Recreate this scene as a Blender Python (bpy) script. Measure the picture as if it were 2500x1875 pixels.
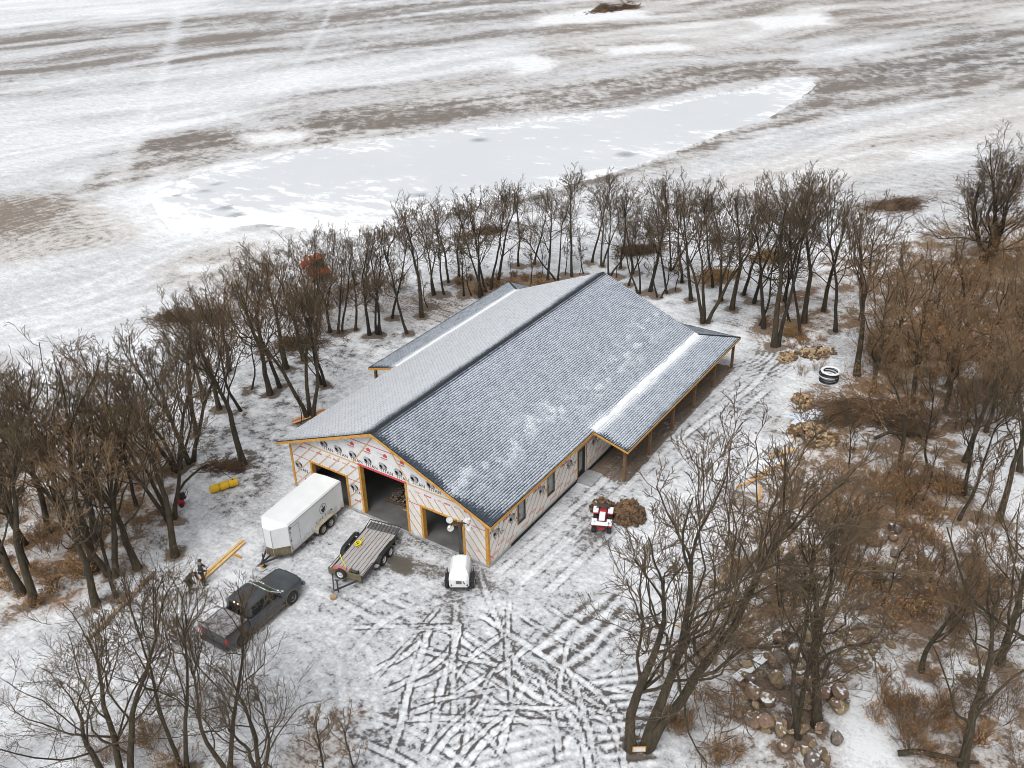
import bpy, bmesh, math, random
import numpy as np
from mathutils import Vector, Matrix

for o in list(bpy.data.objects): bpy.data.objects.remove(o)
scene = bpy.context.scene
COL = scene.collection
PI = math.pi

# ------------------------------------------------------------------ camera
cam_d = bpy.data.cameras.new('camera'); cam = bpy.data.objects.new('camera', cam_d); COL.objects.link(cam)
cam_d.sensor_fit = 'HORIZONTAL'; cam_d.sensor_width = 36.0; cam_d.lens = 36.0*2304.97/2500
cam_d.clip_start = 0.5; cam_d.clip_end = 3000
def _cam_matrix(pos, yaw, pitch, roll):
    f = Vector((math.sin(yaw)*math.cos(pitch), math.cos(yaw)*math.cos(pitch), -math.sin(pitch)))
    r = Vector((math.cos(yaw), -math.sin(yaw), 0)); u = r.cross(f)
    c, s = math.cos(roll), math.sin(roll); r2 = r*c+u*s; u2 = u*c-r*s
    m = Matrix(((r2.x,u2.x,-f.x,pos[0]),(r2.y,u2.y,-f.y,pos[1]),(r2.z,u2.z,-f.z,pos[2]),(0,0,0,1)))
    return m
cam.matrix_world = _cam_matrix((25.3028,-34.2267,35.9514), -0.5987, 0.5118, -0.0259)
scene.camera = cam

# ------------------------------------------------------------------ sky, sun, exposure (overcast winter day)
SUN_EL, SUN_AZ = math.radians(58), math.radians(172)      # azimuth from +Y towards +X
world = bpy.data.worlds.new('World'); scene.world = world; world.use_nodes = True
nt = world.node_tree; nt.nodes.clear()
sky = nt.nodes.new('ShaderNodeTexSky'); sky.sky_type = 'NISHITA'; sky.sun_disc = False
sky.sun_elevation = SUN_EL; sky.sun_rotation = SUN_AZ; sky.dust_density = 4.0; sky.air_density = 1.0; sky.ozone_density = 1.0
hs = nt.nodes.new('ShaderNodeHueSaturation'); hs.inputs['Saturation'].default_value = 0.16   # cloud cover greys the sky
bg = nt.nodes.new('ShaderNodeBackground'); bg.inputs['Strength'].default_value = 0.13
wo = nt.nodes.new('ShaderNodeOutputWorld')
nt.links.new(sky.outputs[0], hs.inputs['Color']); nt.links.new(hs.outputs[0], bg.inputs[0]); nt.links.new(bg.outputs[0], wo.inputs[0])
sun_d = bpy.data.lights.new('sun', 'SUN'); sun = bpy.data.objects.new('sun', sun_d); COL.objects.link(sun)
sun_d.energy = 1.1; sun_d.angle = math.radians(35); sun_d.color = (1.0, 0.985, 0.96)
sd = Vector((math.sin(SUN_AZ)*math.cos(SUN_EL), math.cos(SUN_AZ)*math.cos(SUN_EL), math.sin(SUN_EL)))
sun.rotation_euler = sd.to_track_quat('Z', 'Y').to_euler()
scene.view_settings.view_transform = 'Standard'; scene.view_settings.look = 'None'
scene.view_settings.exposure = 0.32; scene.view_settings.gamma = 1.0; scene.view_settings.use_curve_mapping = False
try:
    scene.cycles.filter_width = 0.9; scene.cycles.max_bounces = 4; scene.cycles.diffuse_bounces = 2; scene.cycles.glossy_bounces = 2
    scene.cycles.transparent_max_bounces = 8; scene.cycles.caustics_reflective = False; scene.cycles.caustics_refractive = False
except Exception: pass

# ------------------------------------------------------------------ helpers
def tag(o, label=None, cat=None, group=None, kind=None):
    if label: o['label'] = label
    if cat: o['category'] = cat
    if group: o['group'] = group
    if kind: o['kind'] = kind
    return o
def link(o, parent=None):
    COL.objects.link(o)
    if parent is not None: o.parent = parent
    return o
def empty(name, label, cat, loc=(0,0,0), rz=0, group=None):
    o = bpy.data.objects.new(name, None); o.empty_display_size = 0.3
    o.location = loc; o.rotation_euler = (0,0,rz); link(o); return tag(o, label, cat, group)
def new_obj(name, me, parent=None, mat=None, smooth=False):
    if mat is not None and len(me.materials) == 0: me.materials.append(M[mat] if isinstance(mat, str) else mat)
    if smooth:
        me.polygons.foreach_set('use_smooth', np.ones(len(me.polygons), bool))
    return link(bpy.data.objects.new(name, me), parent)
def np_mesh(name, V, F, smooth=False):
    """V (n,3); F (m,k) all of one size k"""
    me = bpy.data.meshes.new(name); V = np.asarray(V, np.float32); F = np.asarray(F, np.int32)
    me.vertices.add(len(V)); me.vertices.foreach_set('co', V.ravel())
    m, k = F.shape
    me.loops.add(m*k); me.loops.foreach_set('vertex_index', F.ravel())
    me.polygons.add(m); me.polygons.foreach_set('loop_start', np.arange(0, m*k, k, dtype=np.int32))
    if smooth: me.polygons.foreach_set('use_smooth', np.ones(m, bool))
    me.update(calc_edges=True); return me
def pattr(me, name, arr):
    a = me.attributes.new(name, 'FLOAT_COLOR', 'POINT'); arr = np.asarray(arr, np.float32)
    a.data.foreach_set('color', arr.ravel())

class MB:
    """collects shapes, then builds them as one mesh"""
    def __init__(s): s.bm = bmesh.new()
    def poly(s, pts):
        try: return s.bm.faces.new([s.bm.verts.new(p) for p in pts])
        except ValueError: return None
    def box(s, c, d, rot=None, bev=0.0):
        r = bmesh.ops.create_cube(s.bm, size=1.0)
        m = Matrix.Translation(Vector(c)) @ (rot.to_4x4() if rot is not None else Matrix.Identity(4)) @ Matrix.Diagonal((d[0],d[1],d[2],1))
        bmesh.ops.transform(s.bm, matrix=m, verts=r['verts'])
        if bev > 0:
            es = list({e for v in r['verts'] for e in v.link_edges})
            bmesh.ops.bevel(s.bm, geom=es, offset=bev, segments=2, affect='EDGES', profile=0.5)
        return s
    def b2(s, a, b, bev=0.0):
        return s.box([(a[i]+b[i])/2 for i in range(3)], [abs(b[i]-a[i]) for i in range(3)], None, bev)
    def bar(s, a, b, w, h, up=(0,0,1)):
        a, b = Vector(a), Vector(b); y = (b-a); L = y.length; y.normalize(); x = y.cross(Vector(up))
        if x.length < 1e-4: x = Vector((1,0,0))
        x.normalize(); z = x.cross(y)
        return s.box((a+b)/2, (w, L, h), Matrix((x,y,z)).transposed())
    def cyl(s, a, b, r1, r2=None, n=12, cap=True):
        r2 = r1 if r2 is None else r2; a, b = Vector(a), Vector(b); d = (b-a); L = d.length
        q = d.to_track_quat('Z','Y').to_matrix().to_4x4()
        bmesh.ops.create_cone(s.bm, cap_ends=cap, segments=n, radius1=r1, radius2=r2, depth=L, matrix=Matrix.Translation((a+b)/2) @ q)
        return s
    def sph(s, c, r, sub=2, sc=(1,1,1)):
        bmesh.ops.create_icosphere(s.bm, subdivisions=sub, radius=1.0, matrix=Matrix.Translation(Vector(c)) @ Matrix.Diagonal((r*sc[0],r*sc[1],r*sc[2],1)))
        return s
    def tube(s, pts, r, n=8, closed=False):
        pts = [Vector(p) for p in pts]; rings = []
        for i, p in enumerate(pts):
            if closed: t = pts[(i+1)%len(pts)]-pts[i-1]
            else: t = pts[min(i+1,len(pts)-1)]-pts[max(i-1,0)]
            t.normalize(); x = t.cross(Vector((0,0,1)))
            if x.length < 1e-3: x = t.cross(Vector((0,1,0)))
            x.normalize(); y = x.cross(t); rr = r[i] if isinstance(r,(list,tuple)) else r
            rings.append([p+x*rr*math.cos(k*2*PI/n)+y*rr*math.sin(k*2*PI/n) for k in range(n)])
        return s.loft(rings, cap=not closed, closed=closed)
    def loft(s, rings, cap=True, closed=False):
        vs = [[s.bm.verts.new(p) for p in r] for r in rings]; n = len(vs[0])
        pairs = list(zip(vs[:-1], vs[1:])) + ([(vs[-1], vs[0])] if closed else [])
        for a, b in pairs:
            for k in range(n):
                s.bm.faces.new((a[k], a[(k+1)%n], b[(k+1)%n], b[k]))
        if cap: s.bm.faces.new(list(reversed(vs[0]))); s.bm.faces.new(vs[-1])
        return s
    def lathe(s, prof, c, axis='x', n=20):
        """prof: list of (axial, radius), closed loop not needed"""
        rings = []
        for k in range(n):
            a = 2*PI*k/n; ring = []
            for t, r in prof:
                if axis == 'x': ring.append((c[0]+t, c[1]+r*math.cos(a), c[2]+r*math.sin(a)))
                elif axis == 'y': ring.append((c[0]+r*math.cos(a), c[1]+t, c[2]+r*math.sin(a)))
                else: ring.append((c[0]+r*math.cos(a), c[1]+r*math.sin(a), c[2]+t))
            rings.append(ring)
        vs = [[s.bm.verts.new(p) for p in r] for r in rings]; m = len(prof)
        for i in range(n):
            a, b = vs[i], vs[(i+1)%n]
            for k in range(m-1): s.bm.faces.new((a[k], a[k+1], b[k+1], b[k]))
        return s
    def mesh(s, name, bevel=0.0, seg=2):
        if bevel > 0:
            es = [e for e in s.bm.edges if len(e.link_faces) == 2 and e.calc_face_angle(0) > 0.5]
            bmesh.ops.bevel(s.bm, geom=es, offset=bevel, segments=seg, affect='EDGES', profile=0.6)
        bmesh.ops.recalc_face_normals(s.bm, faces=s.bm.faces)
        me = bpy.data.meshes.new(name); s.bm.to_mesh(me); s.bm.free(); return me
    def build(s, name, mat, parent=None, smooth=False, bevel=0.0, seg=2):
        return new_obj(name, s.mesh(name, bevel, seg), parent, mat, smooth)

def copy_tree(o, parent=None):
    c = o.copy(); COL.objects.link(c)
    if parent is not None: c.parent = parent
    for ch in list(o.children): copy_tree(ch, c)
    return c

# numpy value noise
def _h(ix, iy, seed):
    n = (ix.astype(np.int64)*374761393 + iy.astype(np.int64)*668265263 + seed*1442695041) & 0xFFFFFFFF
    n = ((n ^ (n >> 13))*1274126177) & 0xFFFFFFFF
    n = (n ^ (n >> 16)) & 0xFFFFFF
    return n/float(0xFFFFFF)
def vnoise(x, y, seed=0):
    x = np.asarray(x, float); y = np.asarray(y, float)
    ix, iy = np.floor(x), np.floor(y); fx, fy = x-ix, y-iy
    fx = fx*fx*(3-2*fx); fy = fy*fy*(3-2*fy)
    a, b, c, d = _h(ix,iy,seed), _h(ix+1,iy,seed), _h(ix,iy+1,seed), _h(ix+1,iy+1,seed)
    return (a*(1-fx)+b*fx)*(1-fy)+(c*(1-fx)+d*fx)*fy
def fbm(x, y, octv=4, seed=0):
    t, amp, tot = 0.0, 1.0, 0.0
    for i in range(octv):
        t = t+amp*vnoise(x*2**i+13.7*i, y*2**i-7.1*i, seed+i*17); tot += amp; amp *= 0.5
    return t/tot
def sstep(a, b, x):
    t = np.clip((x-a)/(b-a), 0, 1); return t*t*(3-2*t)

# ------------------------------------------------------------------ materials
M = {}
def nodes_of(name):
    m = bpy.data.materials.new(name); m.use_nodes = True; n = m.node_tree
    b = n.nodes['Principled BSDF']; M[name] = m
    return m, n, b
def N(n, t, **kw):
    x = n.nodes.new(t)
    for k, v in kw.items():
        if k in x.inputs: x.inputs[k].default_value = v
        else: setattr(x, k, v)
    return x
def mat(name, c1, c2=None, scale=6.0, rough=0.7, metal=0.0, bump=0.0, detail=5.0, stretch=(1,1,1), spec=None, coat=0.0, lo=0.35, hi=0.65):
    m, n, b = nodes_of(name); L = n.links.new
    b.inputs['Roughness'].default_value = rough; b.inputs['Metallic'].default_value = metal
    if spec is not None: b.inputs['Specular IOR Level'].default_value = spec
    if coat: b.inputs['Coat Weight'].default_value = coat; b.inputs['Coat Roughness'].default_value = 0.15
    c2 = c2 or tuple(v*0.75 for v in c1)
    tc = N(n, 'ShaderNodeTexCoord'); mp = N(n, 'ShaderNodeMapping'); mp.inputs['Scale'].default_value = stretch
    L(tc.outputs['Object'], mp.inputs['Vector'])
    ns = N(n, 'ShaderNodeTexNoise', Scale=scale, Detail=detail, Roughness=0.6); L(mp.outputs[0], ns.inputs['Vector'])
    mr = N(n, 'ShaderNodeMapRange'); mr.inputs['From Min'].default_value = lo; mr.inputs['From Max'].default_value = hi
    L(ns.outputs['Fac'], mr.inputs['Value'])
    out = mixc(n, mr.outputs[0], c1, c2)
    L(out, b.inputs['Base Color'])
    if bump > 0:
        bp = N(n, 'ShaderNodeBump', Strength=bump, Distance=0.05); L(ns.outputs['Fac'], bp.inputs['Height']); L(bp.outputs[0], b.inputs['Normal'])
    return m
def mixc(n, fac, a, b):
    """RGBA mix node; a, b are sockets or colours"""
    x = n.nodes.new('ShaderNodeMix'); x.data_type = 'RGBA'
    ia = [i for i in x.inputs if i.type == 'RGBA']
    for i, v in zip(ia, (a, b)):
        if isinstance(v, (tuple, list)): i.default_value = (*v, 1)
        else: n.links.new(v, i)
    if isinstance(fac, (int, float)): x.inputs[0].default_value = fac
    else: n.links.new(fac, x.inputs[0])
    return [o for o in x.outputs if o.type == 'RGBA'][0]
def math_n(n, op, a, b=None, c=None):
    x = n.nodes.new('ShaderNodeMath'); x.operation = op
    for i, v in enumerate((a, b, c)):
        if v is None: continue
        if isinstance(v, (int, float)): x.inputs[i].default_value = v
        else: n.links.new(v, x.inputs[i])
    return x.outputs[0]
def smooth_n(n, v, lo, hi):
    x = n.nodes.new('ShaderNodeMapRange'); x.interpolation_type = 'SMOOTHSTEP'
    n.links.new(v, x.inputs['Value']); x.inputs['From Min'].default_value = lo; x.inputs['From Max'].default_value = hi
    return x.outputs[0]

mat('wood_orange', (0.66,0.36,0.085), (0.52,0.25,0.05), 5, 0.7, stretch=(1,1,1), bump=0.15)
mat('wood_pale', (0.70,0.47,0.22), (0.58,0.34,0.13), 4, 0.75, bump=0.1)
mat('wood_new', (0.80,0.56,0.27), (0.68,0.42,0.16), 3, 0.7)
mat('wood_cut', (0.48,0.36,0.23), (0.25,0.165,0.09), 2.5, 0.8, lo=0.4, hi=0.6)
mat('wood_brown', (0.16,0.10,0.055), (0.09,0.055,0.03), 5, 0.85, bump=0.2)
mat('wood_grey', (0.46,0.44,0.43), (0.30,0.285,0.275), 3, 0.85, stretch=(9,0.7,3), bump=0.3)
mat('strap_grey', (0.66,0.53,0.40), (0.55,0.42,0.30), 4, 0.8)
mat('house_wrap', (0.80,0.80,0.80), (0.70,0.70,0.715), 2.6, 0.55, bump=0.45)
mat('wrap_side', (0.90,0.87,0.83), (0.84,0.795,0.75), 2.2, 0.6, bump=0.2, stretch=(1,2.2,1))  # cream wrap, albedo raised to replace sunlight the side wall lacks
mat('print_black', (0.035,0.035,0.04), None, 8, 0.7)
mat('print_grey', (0.30,0.30,0.31), (0.50,0.50,0.50), 9, 0.7)
mat('print_red', (0.62,0.07,0.075), (0.5,0.10,0.10), 7, 0.7)
mat('print_pink', (0.72,0.30,0.25), (0.78,0.55,0.5), 7, 0.7)
mat('concrete', (0.30,0.295,0.285), (0.20,0.195,0.185), 1.4, 0.85, bump=0.15)
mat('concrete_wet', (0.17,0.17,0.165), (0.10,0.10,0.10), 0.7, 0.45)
mat('foundation', (0.40,0.41,0.42), (0.28,0.28,0.285), 2, 0.9)
mat('black_gap', (0.018,0.018,0.02), None, 4, 0.9)
mat('drip_edge', (0.025,0.028,0.032), None, 4, 0.5)
mat('black_frame', (0.02,0.02,0.022), None, 6, 0.45)
mat('rough_timber', (0.20,0.115,0.055), (0.12,0.07,0.035), 4, 0.85)
mat('snow', (0.84,0.855,0.875), (0.74,0.765,0.80), 3, 0.75, bump=0.4)
mat('white_paint', (0.80,0.82,0.825), (0.70,0.72,0.72), 1.1, 0.34, lo=0.45, hi=0.8)
mat('white_paint_dirty', (0.78,0.785,0.78), (0.62,0.60,0.56), 1.2, 0.45)
mat('mud_guard', (0.20,0.165,0.10), (0.11,0.09,0.055), 3, 0.7)
mat('fender_beige', (0.50,0.46,0.37), (0.34,0.30,0.22), 3, 0.6)
mat('rubber', (0.018,0.018,0.018), (0.035,0.033,0.031), 7, 0.85)
mat('rim_beige', (0.52,0.48,0.40), (0.30,0.26,0.20), 6, 0.5)
mat('rim_white', (0.75,0.75,0.74), (0.6,0.58,0.55), 6, 0.45)
mat('rim_alloy', (0.35,0.345,0.34), (0.16,0.15,0.14), 6, 0.4, metal=0.6)
mat('steel_dark', (0.035,0.035,0.038), (0.06,0.055,0.05), 5, 0.55)
mat('steel_grey', (0.22,0.22,0.225), (0.14,0.14,0.14), 5, 0.5, metal=0.4)
mat('alu', (0.55,0.56,0.57), (0.42,0.43,0.44), 4, 0.4, metal=0.5)
mat('truck_paint', (0.070,0.081,0.092), (0.050,0.057,0.065), 1.5, 0.36, spec=0.5)
mat('truck_dirt', (0.10,0.09,0.075), (0.155,0.125,0.085), 2.2, 0.6)
mat('glass_dark', (0.010,0.011,0.012), None, 3, 0.2, spec=0.2)
mat('glass_green', (0.025,0.10,0.075), (0.04,0.13,0.10), 1.5, 0.3, spec=0.15)
mat('window_pane', (0.20,0.22,0.23), (0.36,0.375,0.38), 2.5, 0.12)
mat('tonneau', (0.24,0.24,0.255), (0.36,0.36,0.375), 1.6, 0.7)
mat('red_lens', (0.55,0.03,0.02), None, 4, 0.25)
mat('chrome', (0.6,0.6,0.61), (0.45,0.45,0.46), 3, 0.2, metal=0.9)
mat('yellow', (0.80,0.50,0.015), (0.70,0.40,0.01), 3, 0.5)
mat('yellow_strap', (0.78,0.68,0.02), (0.62,0.52,0.02), 7, 0.8)
mat('red_paint', (0.42,0.02,0.025), (0.30,0.02,0.02), 3, 0.4)
mat('red_faded', (0.55,0.19,0.18), (0.45,0.10,0.10), 3, 0.8)
mat('orange_paint', (0.72,0.115,0.015), (0.58,0.09,0.02), 2.5, 0.5)
mat('plastic_black', (0.012,0.012,0.013), (0.025,0.025,0.027), 5, 0.5)
mat('lamp_glass', (0.55,0.60,0.60), (0.42,0.46,0.46), 5, 0.2)
mat('tarp', (0.74,0.77,0.80), (0.52,0.60,0.70), 2, 0.6, bump=0.3)
mat('insulation', (0.52,0.41,0.28), (0.34,0.24,0.14), 3, 0.9, bump=0.5)
mat('pipe_black', (0.02,0.02,0.022), None, 4, 0.45)
mat('bark', (0.076,0.058,0.034), (0.030,0.024,0.015), 3.0, 0.95, stretch=(3,3,0.8), bump=0.5)
mat('bark_dark', (0.044,0.036,0.027), (0.020,0.017,0.013), 3.0, 0.95, stretch=(3,3,0.8), bump=0.5)
mat('twig', (0.150,0.105,0.060), (0.066,0.048,0.030), 1.2, 0.95)
mat('twig_red', (0.255,0.165,0.090), (0.125,0.085,0.050), 1.2, 0.95)
mat('brush_twig', (0.175,0.108,0.062), (0.075,0.050,0.032), 1.0, 0.95)
mat('dead_leaf', (0.56,0.30,0.115), (0.36,0.18,0.075), 1.5, 0.9)
mat('leaf_brown', (0.44,0.26,0.125), (0.27,0.155,0.08), 1.5, 0.9)
mat('grass_tan', (0.42,0.27,0.125), (0.28,0.165,0.075), 1.2, 0.95)
def snowy_stone(name, c1, c2):
    m = mat(name, c1, c2, 3.0, 0.97, bump=0.9, detail=8, lo=0.3, hi=0.7, spec=0.1); n = m.node_tree; b = n.nodes['Principled BSDF']
    src = b.inputs['Base Color'].links[0].from_socket; ge = N(n, 'ShaderNodeNewGeometry'); sp = N(n, 'ShaderNodeSeparateXYZ'); n.links.new(ge.outputs['Normal'], sp.inputs[0])
    tc = N(n, 'ShaderNodeTexCoord'); ns = N(n, 'ShaderNodeTexNoise', Scale=2.2, Detail=5); n.links.new(tc.outputs['Object'], ns.inputs['Vector'])
    f = smooth_n(n, math_n(n, 'ADD', sp.outputs[2], math_n(n, 'MULTIPLY', ns.outputs['Fac'], 0.9)), 1.38, 1.52)     # a dusting caught on the upward faces
    n.links.new(mixc(n, f, src, (0.78,0.79,0.81)), b.inputs['Base Color'])
snowy_stone('stone_a', (0.29,0.215,0.135), (0.12,0.092,0.062)); snowy_stone('stone_b', (0.23,0.19,0.165), (0.095,0.08,0.07))
snowy_stone('stone_c', (0.40,0.32,0.20), (0.19,0.145,0.09)); snowy_stone('stone_d', (0.31,0.21,0.15), (0.14,0.098,0.072))
mat('jacket_black', (0.018,0.022,0.026), (0.035,0.04,0.045), 5, 0.85)
mat('trousers_dark', (0.05,0.045,0.042), (0.03,0.027,0.025), 6, 0.9)
mat('coat_brown', (0.055,0.038,0.026), (0.032,0.024,0.018), 6, 0.9)
mat('skin', (0.50,0.30,0.21), (0.44,0.25,0.17), 8, 0.6)
mat('hair_dark', (0.03,0.022,0.016), None, 9, 0.7)
mat('sawdust', (0.60,0.46,0.26), (0.45,0.33,0.18), 6, 0.95)
mat('sign_white', (0.78,0.78,0.78), None, 4, 0.5)
def lamp_mat(name, col, s):
    m, n, b = nodes_of(name); b.inputs['Base Color'].default_value = (*col,1)
    b.inputs['Emission Color'].default_value = (*col,1); b.inputs['Emission Strength'].default_value = s
def trailer_paint():
    m = mat('trailer_paint', (0.80,0.82,0.825), (0.73,0.75,0.755), 0.9, 0.34); n = m.node_tree; b = n.nodes['Principled BSDF']; src = b.inputs['Base Color'].links[0].from_socket
    tc = N(n, 'ShaderNodeTexCoord'); sp = N(n, 'ShaderNodeSeparateXYZ'); n.links.new(tc.outputs['Object'], sp.inputs[0]); ns = N(n, 'ShaderNodeTexNoise', Scale=3.0, Detail=6, Roughness=0.65); n.links.new(tc.outputs['Object'], ns.inputs['Vector'])
    f = smooth_n(n, math_n(n, 'SUBTRACT', math_n(n, 'MULTIPLY', ns.outputs['Fac'], 1.5), sp.outputs[2]), -0.35, 0.35)      # road splash along the lower edge
    n.links.new(mixc(n, math_n(n, 'MULTIPLY', f, 0.55), src, (0.36,0.31,0.23)), b.inputs['Base Color'])
trailer_paint()
lamp_mat('lit_lamp', (1.0,0.55,0.30), 1.6); lamp_mat('lit_red', (0.85,0.04,0.03), 0.5)

# ================================================================== ground
W_, L_, HE, HR, OE, OR = 15.48, 27.0, 3.43, 6.83, 0.61, 0.50          # barn: width, length, eave and ridge height, overhangs
H2 = np.array((-0.5635, 0.8261)); R2 = np.array((0.8261, 0.5635)); O2 = np.array((25.3, -34.2))
def graded(a, b, fine, grow, far):
    v = [a]
    while v[-1] < b: v.append(v[-1]+fine)
    d = fine
    while v[-1] < far: d *= grow; v.append(v[-1]+d)
    return v
sv = [16+0.15*i for i in range(55)]; sv += [sv[-1]+0.085*(i+1) for i in range(205)]; sv += graded(sv[-1]+0.1, 72, 0.15, 1.0165, 620); back = []
d = 0.15; x = 16
while x > -140: d *= 1.12; x -= d; back.append(x)
sv = np.array(back[::-1]+sv)
tp = [0.1*i for i in range(140)]; tp += graded(tp[-1]+0.12, 34, 0.16, 1.024, 420); tn = [0.1*i for i in range(1,90)]; tn += graded(tn[-1]+0.12, 34, 0.16, 1.024, 420)
tv = np.array([-t for t in tn[::-1]]+tp)
SS, TT = np.meshgrid(sv, tv, indexing='ij')
GX = O2[0]+H2[0]*SS+R2[0]*TT; GY = O2[1]+H2[1]*SS+R2[1]*TT
gx, gy = GX.ravel(), GY.ravel(); NG = len(gx)
gz = np.zeros(NG)

def poly_sd(px, py, poly):
    P = np.array(poly); d = np.full(len(px), 1e9); ins = np.zeros(len(px), bool); j = len(P)-1
    for i in range(len(P)):
        ax, ay = P[j]; bx, by = P[i]; ex, ey = bx-ax, by-ay
        t = np.clip(((px-ax)*ex+(py-ay)*ey)/(ex*ex+ey*ey+1e-9), 0, 1)
        d = np.minimum(d, (px-ax-t*ex)**2+(py-ay-t*ey)**2)
        c = ((ay > py) != (by > py)); xi = ax+(py-ay)/(by-ay if abs(by-ay) > 1e-9 else 1e-9)*ex
        ins ^= c & (px < xi); j = i
    return np.where(ins, -1, 1)*np.sqrt(d)
_wob = (fbm(gx/9, gy/9, 4, 5)-0.5)*2; _wob2 = (fbm(gx/1.6, gy/1.6, 3, 6)-0.5)*2
def region(poly, soft=1.5, amp=2.0, fine=0.5):
    """soft mask 0..1 with a ragged edge"""
    P = np.array(poly); pad = soft+amp+2
    k = np.where((gx > P[:,0].min()-pad) & (gx < P[:,0].max()+pad) & (gy > P[:,1].min()-pad) & (gy < P[:,1].max()+pad))[0]
    m = np.zeros(NG)
    if len(k):
        s = poly_sd(gx[k], gy[k], poly)+_wob[k]*amp+_wob2[k]*fine
        m[k] = 1-sstep(-soft, soft, s)
    return m
def blend(a, m, target): return a*(1-m)+target*m

# streak directions of wind and plough in the field
ud = np.array((0.444, 0.896)); vd = np.array((0.896, -0.444))
U_, V_ = gx*ud[0]+gy*ud[1], gx*vd[0]+gy*vd[1]
wv = (fbm(gx/40, gy/40, 2, 61)-0.5)*14
streak = fbm(U_/34, (V_+wv)/5.0, 5, 11); streak2 = fbm(U_/12, (V_+wv)/1.6, 4, 12); blot = fbm(gx/14, gy/14, 4, 13)
fine = fbm(gx/1.1, gy/1.1, 4, 14); fine2 = fbm(gx/0.35, gy/0.35, 3, 15)

snow = 0.60+0.9*(streak-0.5)+0.55*(streak2-0.5)           # 1 = full snow, 0 = bare
brown = np.full(NG, 0.25)                                   # 0 grey soil .. 1 warm brown stubble
dark = np.full(NG, 0.2)                                     # 1 = nearly black wet soil
litter = np.zeros(NG)                                       # 1 = leaf litter
wet = np.zeros(NG)

# --- far field bands
m = region([(-226.8,82.7),(-194.7,124.3),(-179.2,157.4),(-145.7,196.8),(-119.2,230.0),(-97.2,190.0),(-103.6,139.1),(-120.1,113.1),(-140.9,94.5),(-150.5,69.7),(-171.3,54.3)], 6, 10, 2)
snow = blend(snow, m, 0.44+1.15*(streak-0.5)+0.4*(streak2-0.5)); brown = blend(brown, m, 0.25)
m = region([(-301.7,107.5),(-336.8,138.9),(-284.4,174.0),(-210.2,168.9),(-216.3,140.8),(-225.9,105.7)], 5, 8, 2); snow = blend(snow, m, 0.85+0.6*(streak-0.5))
m = region([(-124.0,30.1),(-151.5,44.2),(-130.6,75.4),(-118.2,93.3),(-107.5,128.0),(-94.6,153.2),(-84.2,128.3),(-94.8,98.5),(-103.3,79.3),(-101.5,63.8),(-93.4,47.0),(-90.1,31.7),(-95.5,24.2)], 5, 8, 2)
snow = blend(snow, m, 0.78+0.6*(streak-0.5)+0.35*(streak2-0.5))
m = region([(-95.7,72.2),(-88.9,86.9),(-78.4,104.7),(-65.5,132.4),(-33.9,163.1),(-41.6,168.6),(-64.0,149.4),(-73.5,128.4),(-85.9,100.8),(-95.7,87.3)], 4, 5, 2)
snow = blend(snow, m, 0.50+0.6*(streak2-0.5)); brown = blend(brown, m, 0.55)
m = region([(-101.5,164.0),(-131.1,236.9),(-81.6,282.6),(3.9,329.2),(12.4,228.1),(-28.8,191.3),(-46.8,166.7),(-62.9,147.1),(-73.5,128.4)], 6, 8, 2)
snow = blend(snow, m, 0.48+0.95*(streak-0.5)+0.4*(streak2-0.5)); brown = blend(brown, m, 0.6)
for q in ([(-86.0,128.4),(-82.1,133.7),(-74.7,130.4),(-71.6,121.9),(-75.9,117.3)], [(-108.2,172.5),(-104.4,195.6),(-90.5,200.0),(-84.5,190.7),(-92.7,177.3),(-102.2,165.2)], [(-62.5,195.9),(-48.1,213.8),(-42.0,197.8),(-52.0,183.0)], [(-75.2,146.2),(-63.0,160.6),(-56.9,156.4),(-67.5,139.8)],
          [(-89.5,61.6),(-84.6,65.5),(-79.0,65.8),(-78.8,61.8),(-85.1,58.6)], [(-93.2,33.8),(-91.2,38.0),(-86.2,37.2),(-87.0,32.3)]):
    m = region(q, 2, 3, 1.5); snow = blend(snow, m, 0.97)
# brown banks of the pond
m = region([(-87.0,31.6),(-92.1,43.8),(-100.5,51.6),(-96.3,59.5),(-89.3,62.4),(-86.5,69.3),(-87.7,78.9),(-74.4,99.3),(-60.1,122.6),(-37.0,152.9),(-29.5,149.5),(-34.2,133.2),(-43.4,116.7),(-51.9,100.1),(-60.6,86.5),(-66.7,72.5),(-75.8,60.6),(-80.1,52.3),(-80.8,43.3),(-80.1,36.2),(-82.2,32.2)], 3, 3, 1.2)
snow = blend(snow, m, 0.33+0.8*(streak2-0.5)+0.35*(blot-0.5)+0.5*(fine-0.5)); brown = blend(brown, m, 0.6); dark = blend(dark, m, 0.42)
m = region([(-89.5,61.6),(-84.6,65.5),(-79.0,65.8),(-78.8,61.8),(-85.1,58.6)], 2, 3, 1.5); snow = blend(snow, m, 0.95)
m = region([(-28.4,146.2),(-21.7,164.7),(-10.9,196.5),(3.5,224.0),(13.2,217.9),(18.7,153.0),(6.4,147.5),(-8.1,127.0),(-16.4,109.0),(-22.2,94.5),(-23.6,81.8),(-24.7,70.3),(-28.8,65.8),(-31.7,66.3),(-28.4,75.0),(-26.8,92.0),(-23.6,105.2),(-22.5,120.8)], 3, 4, 1.5)
snow = blend(snow, m, 0.37+0.8*(streak2-0.5)+0.6*(streak-0.5)+0.4*(fine-0.5)); brown = blend(brown, m, 0.55); dark = blend(dark, m, 0.38)
m = region([(-21.1,162.4),(-9.8,190.7),(13.8,211.4),(16.5,178.6),(-0.2,160.5),(-19.0,139.7)], 5, 6, 2); dark = blend(dark, m, 0.6); brown = blend(brown, m, 0.35)
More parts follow.
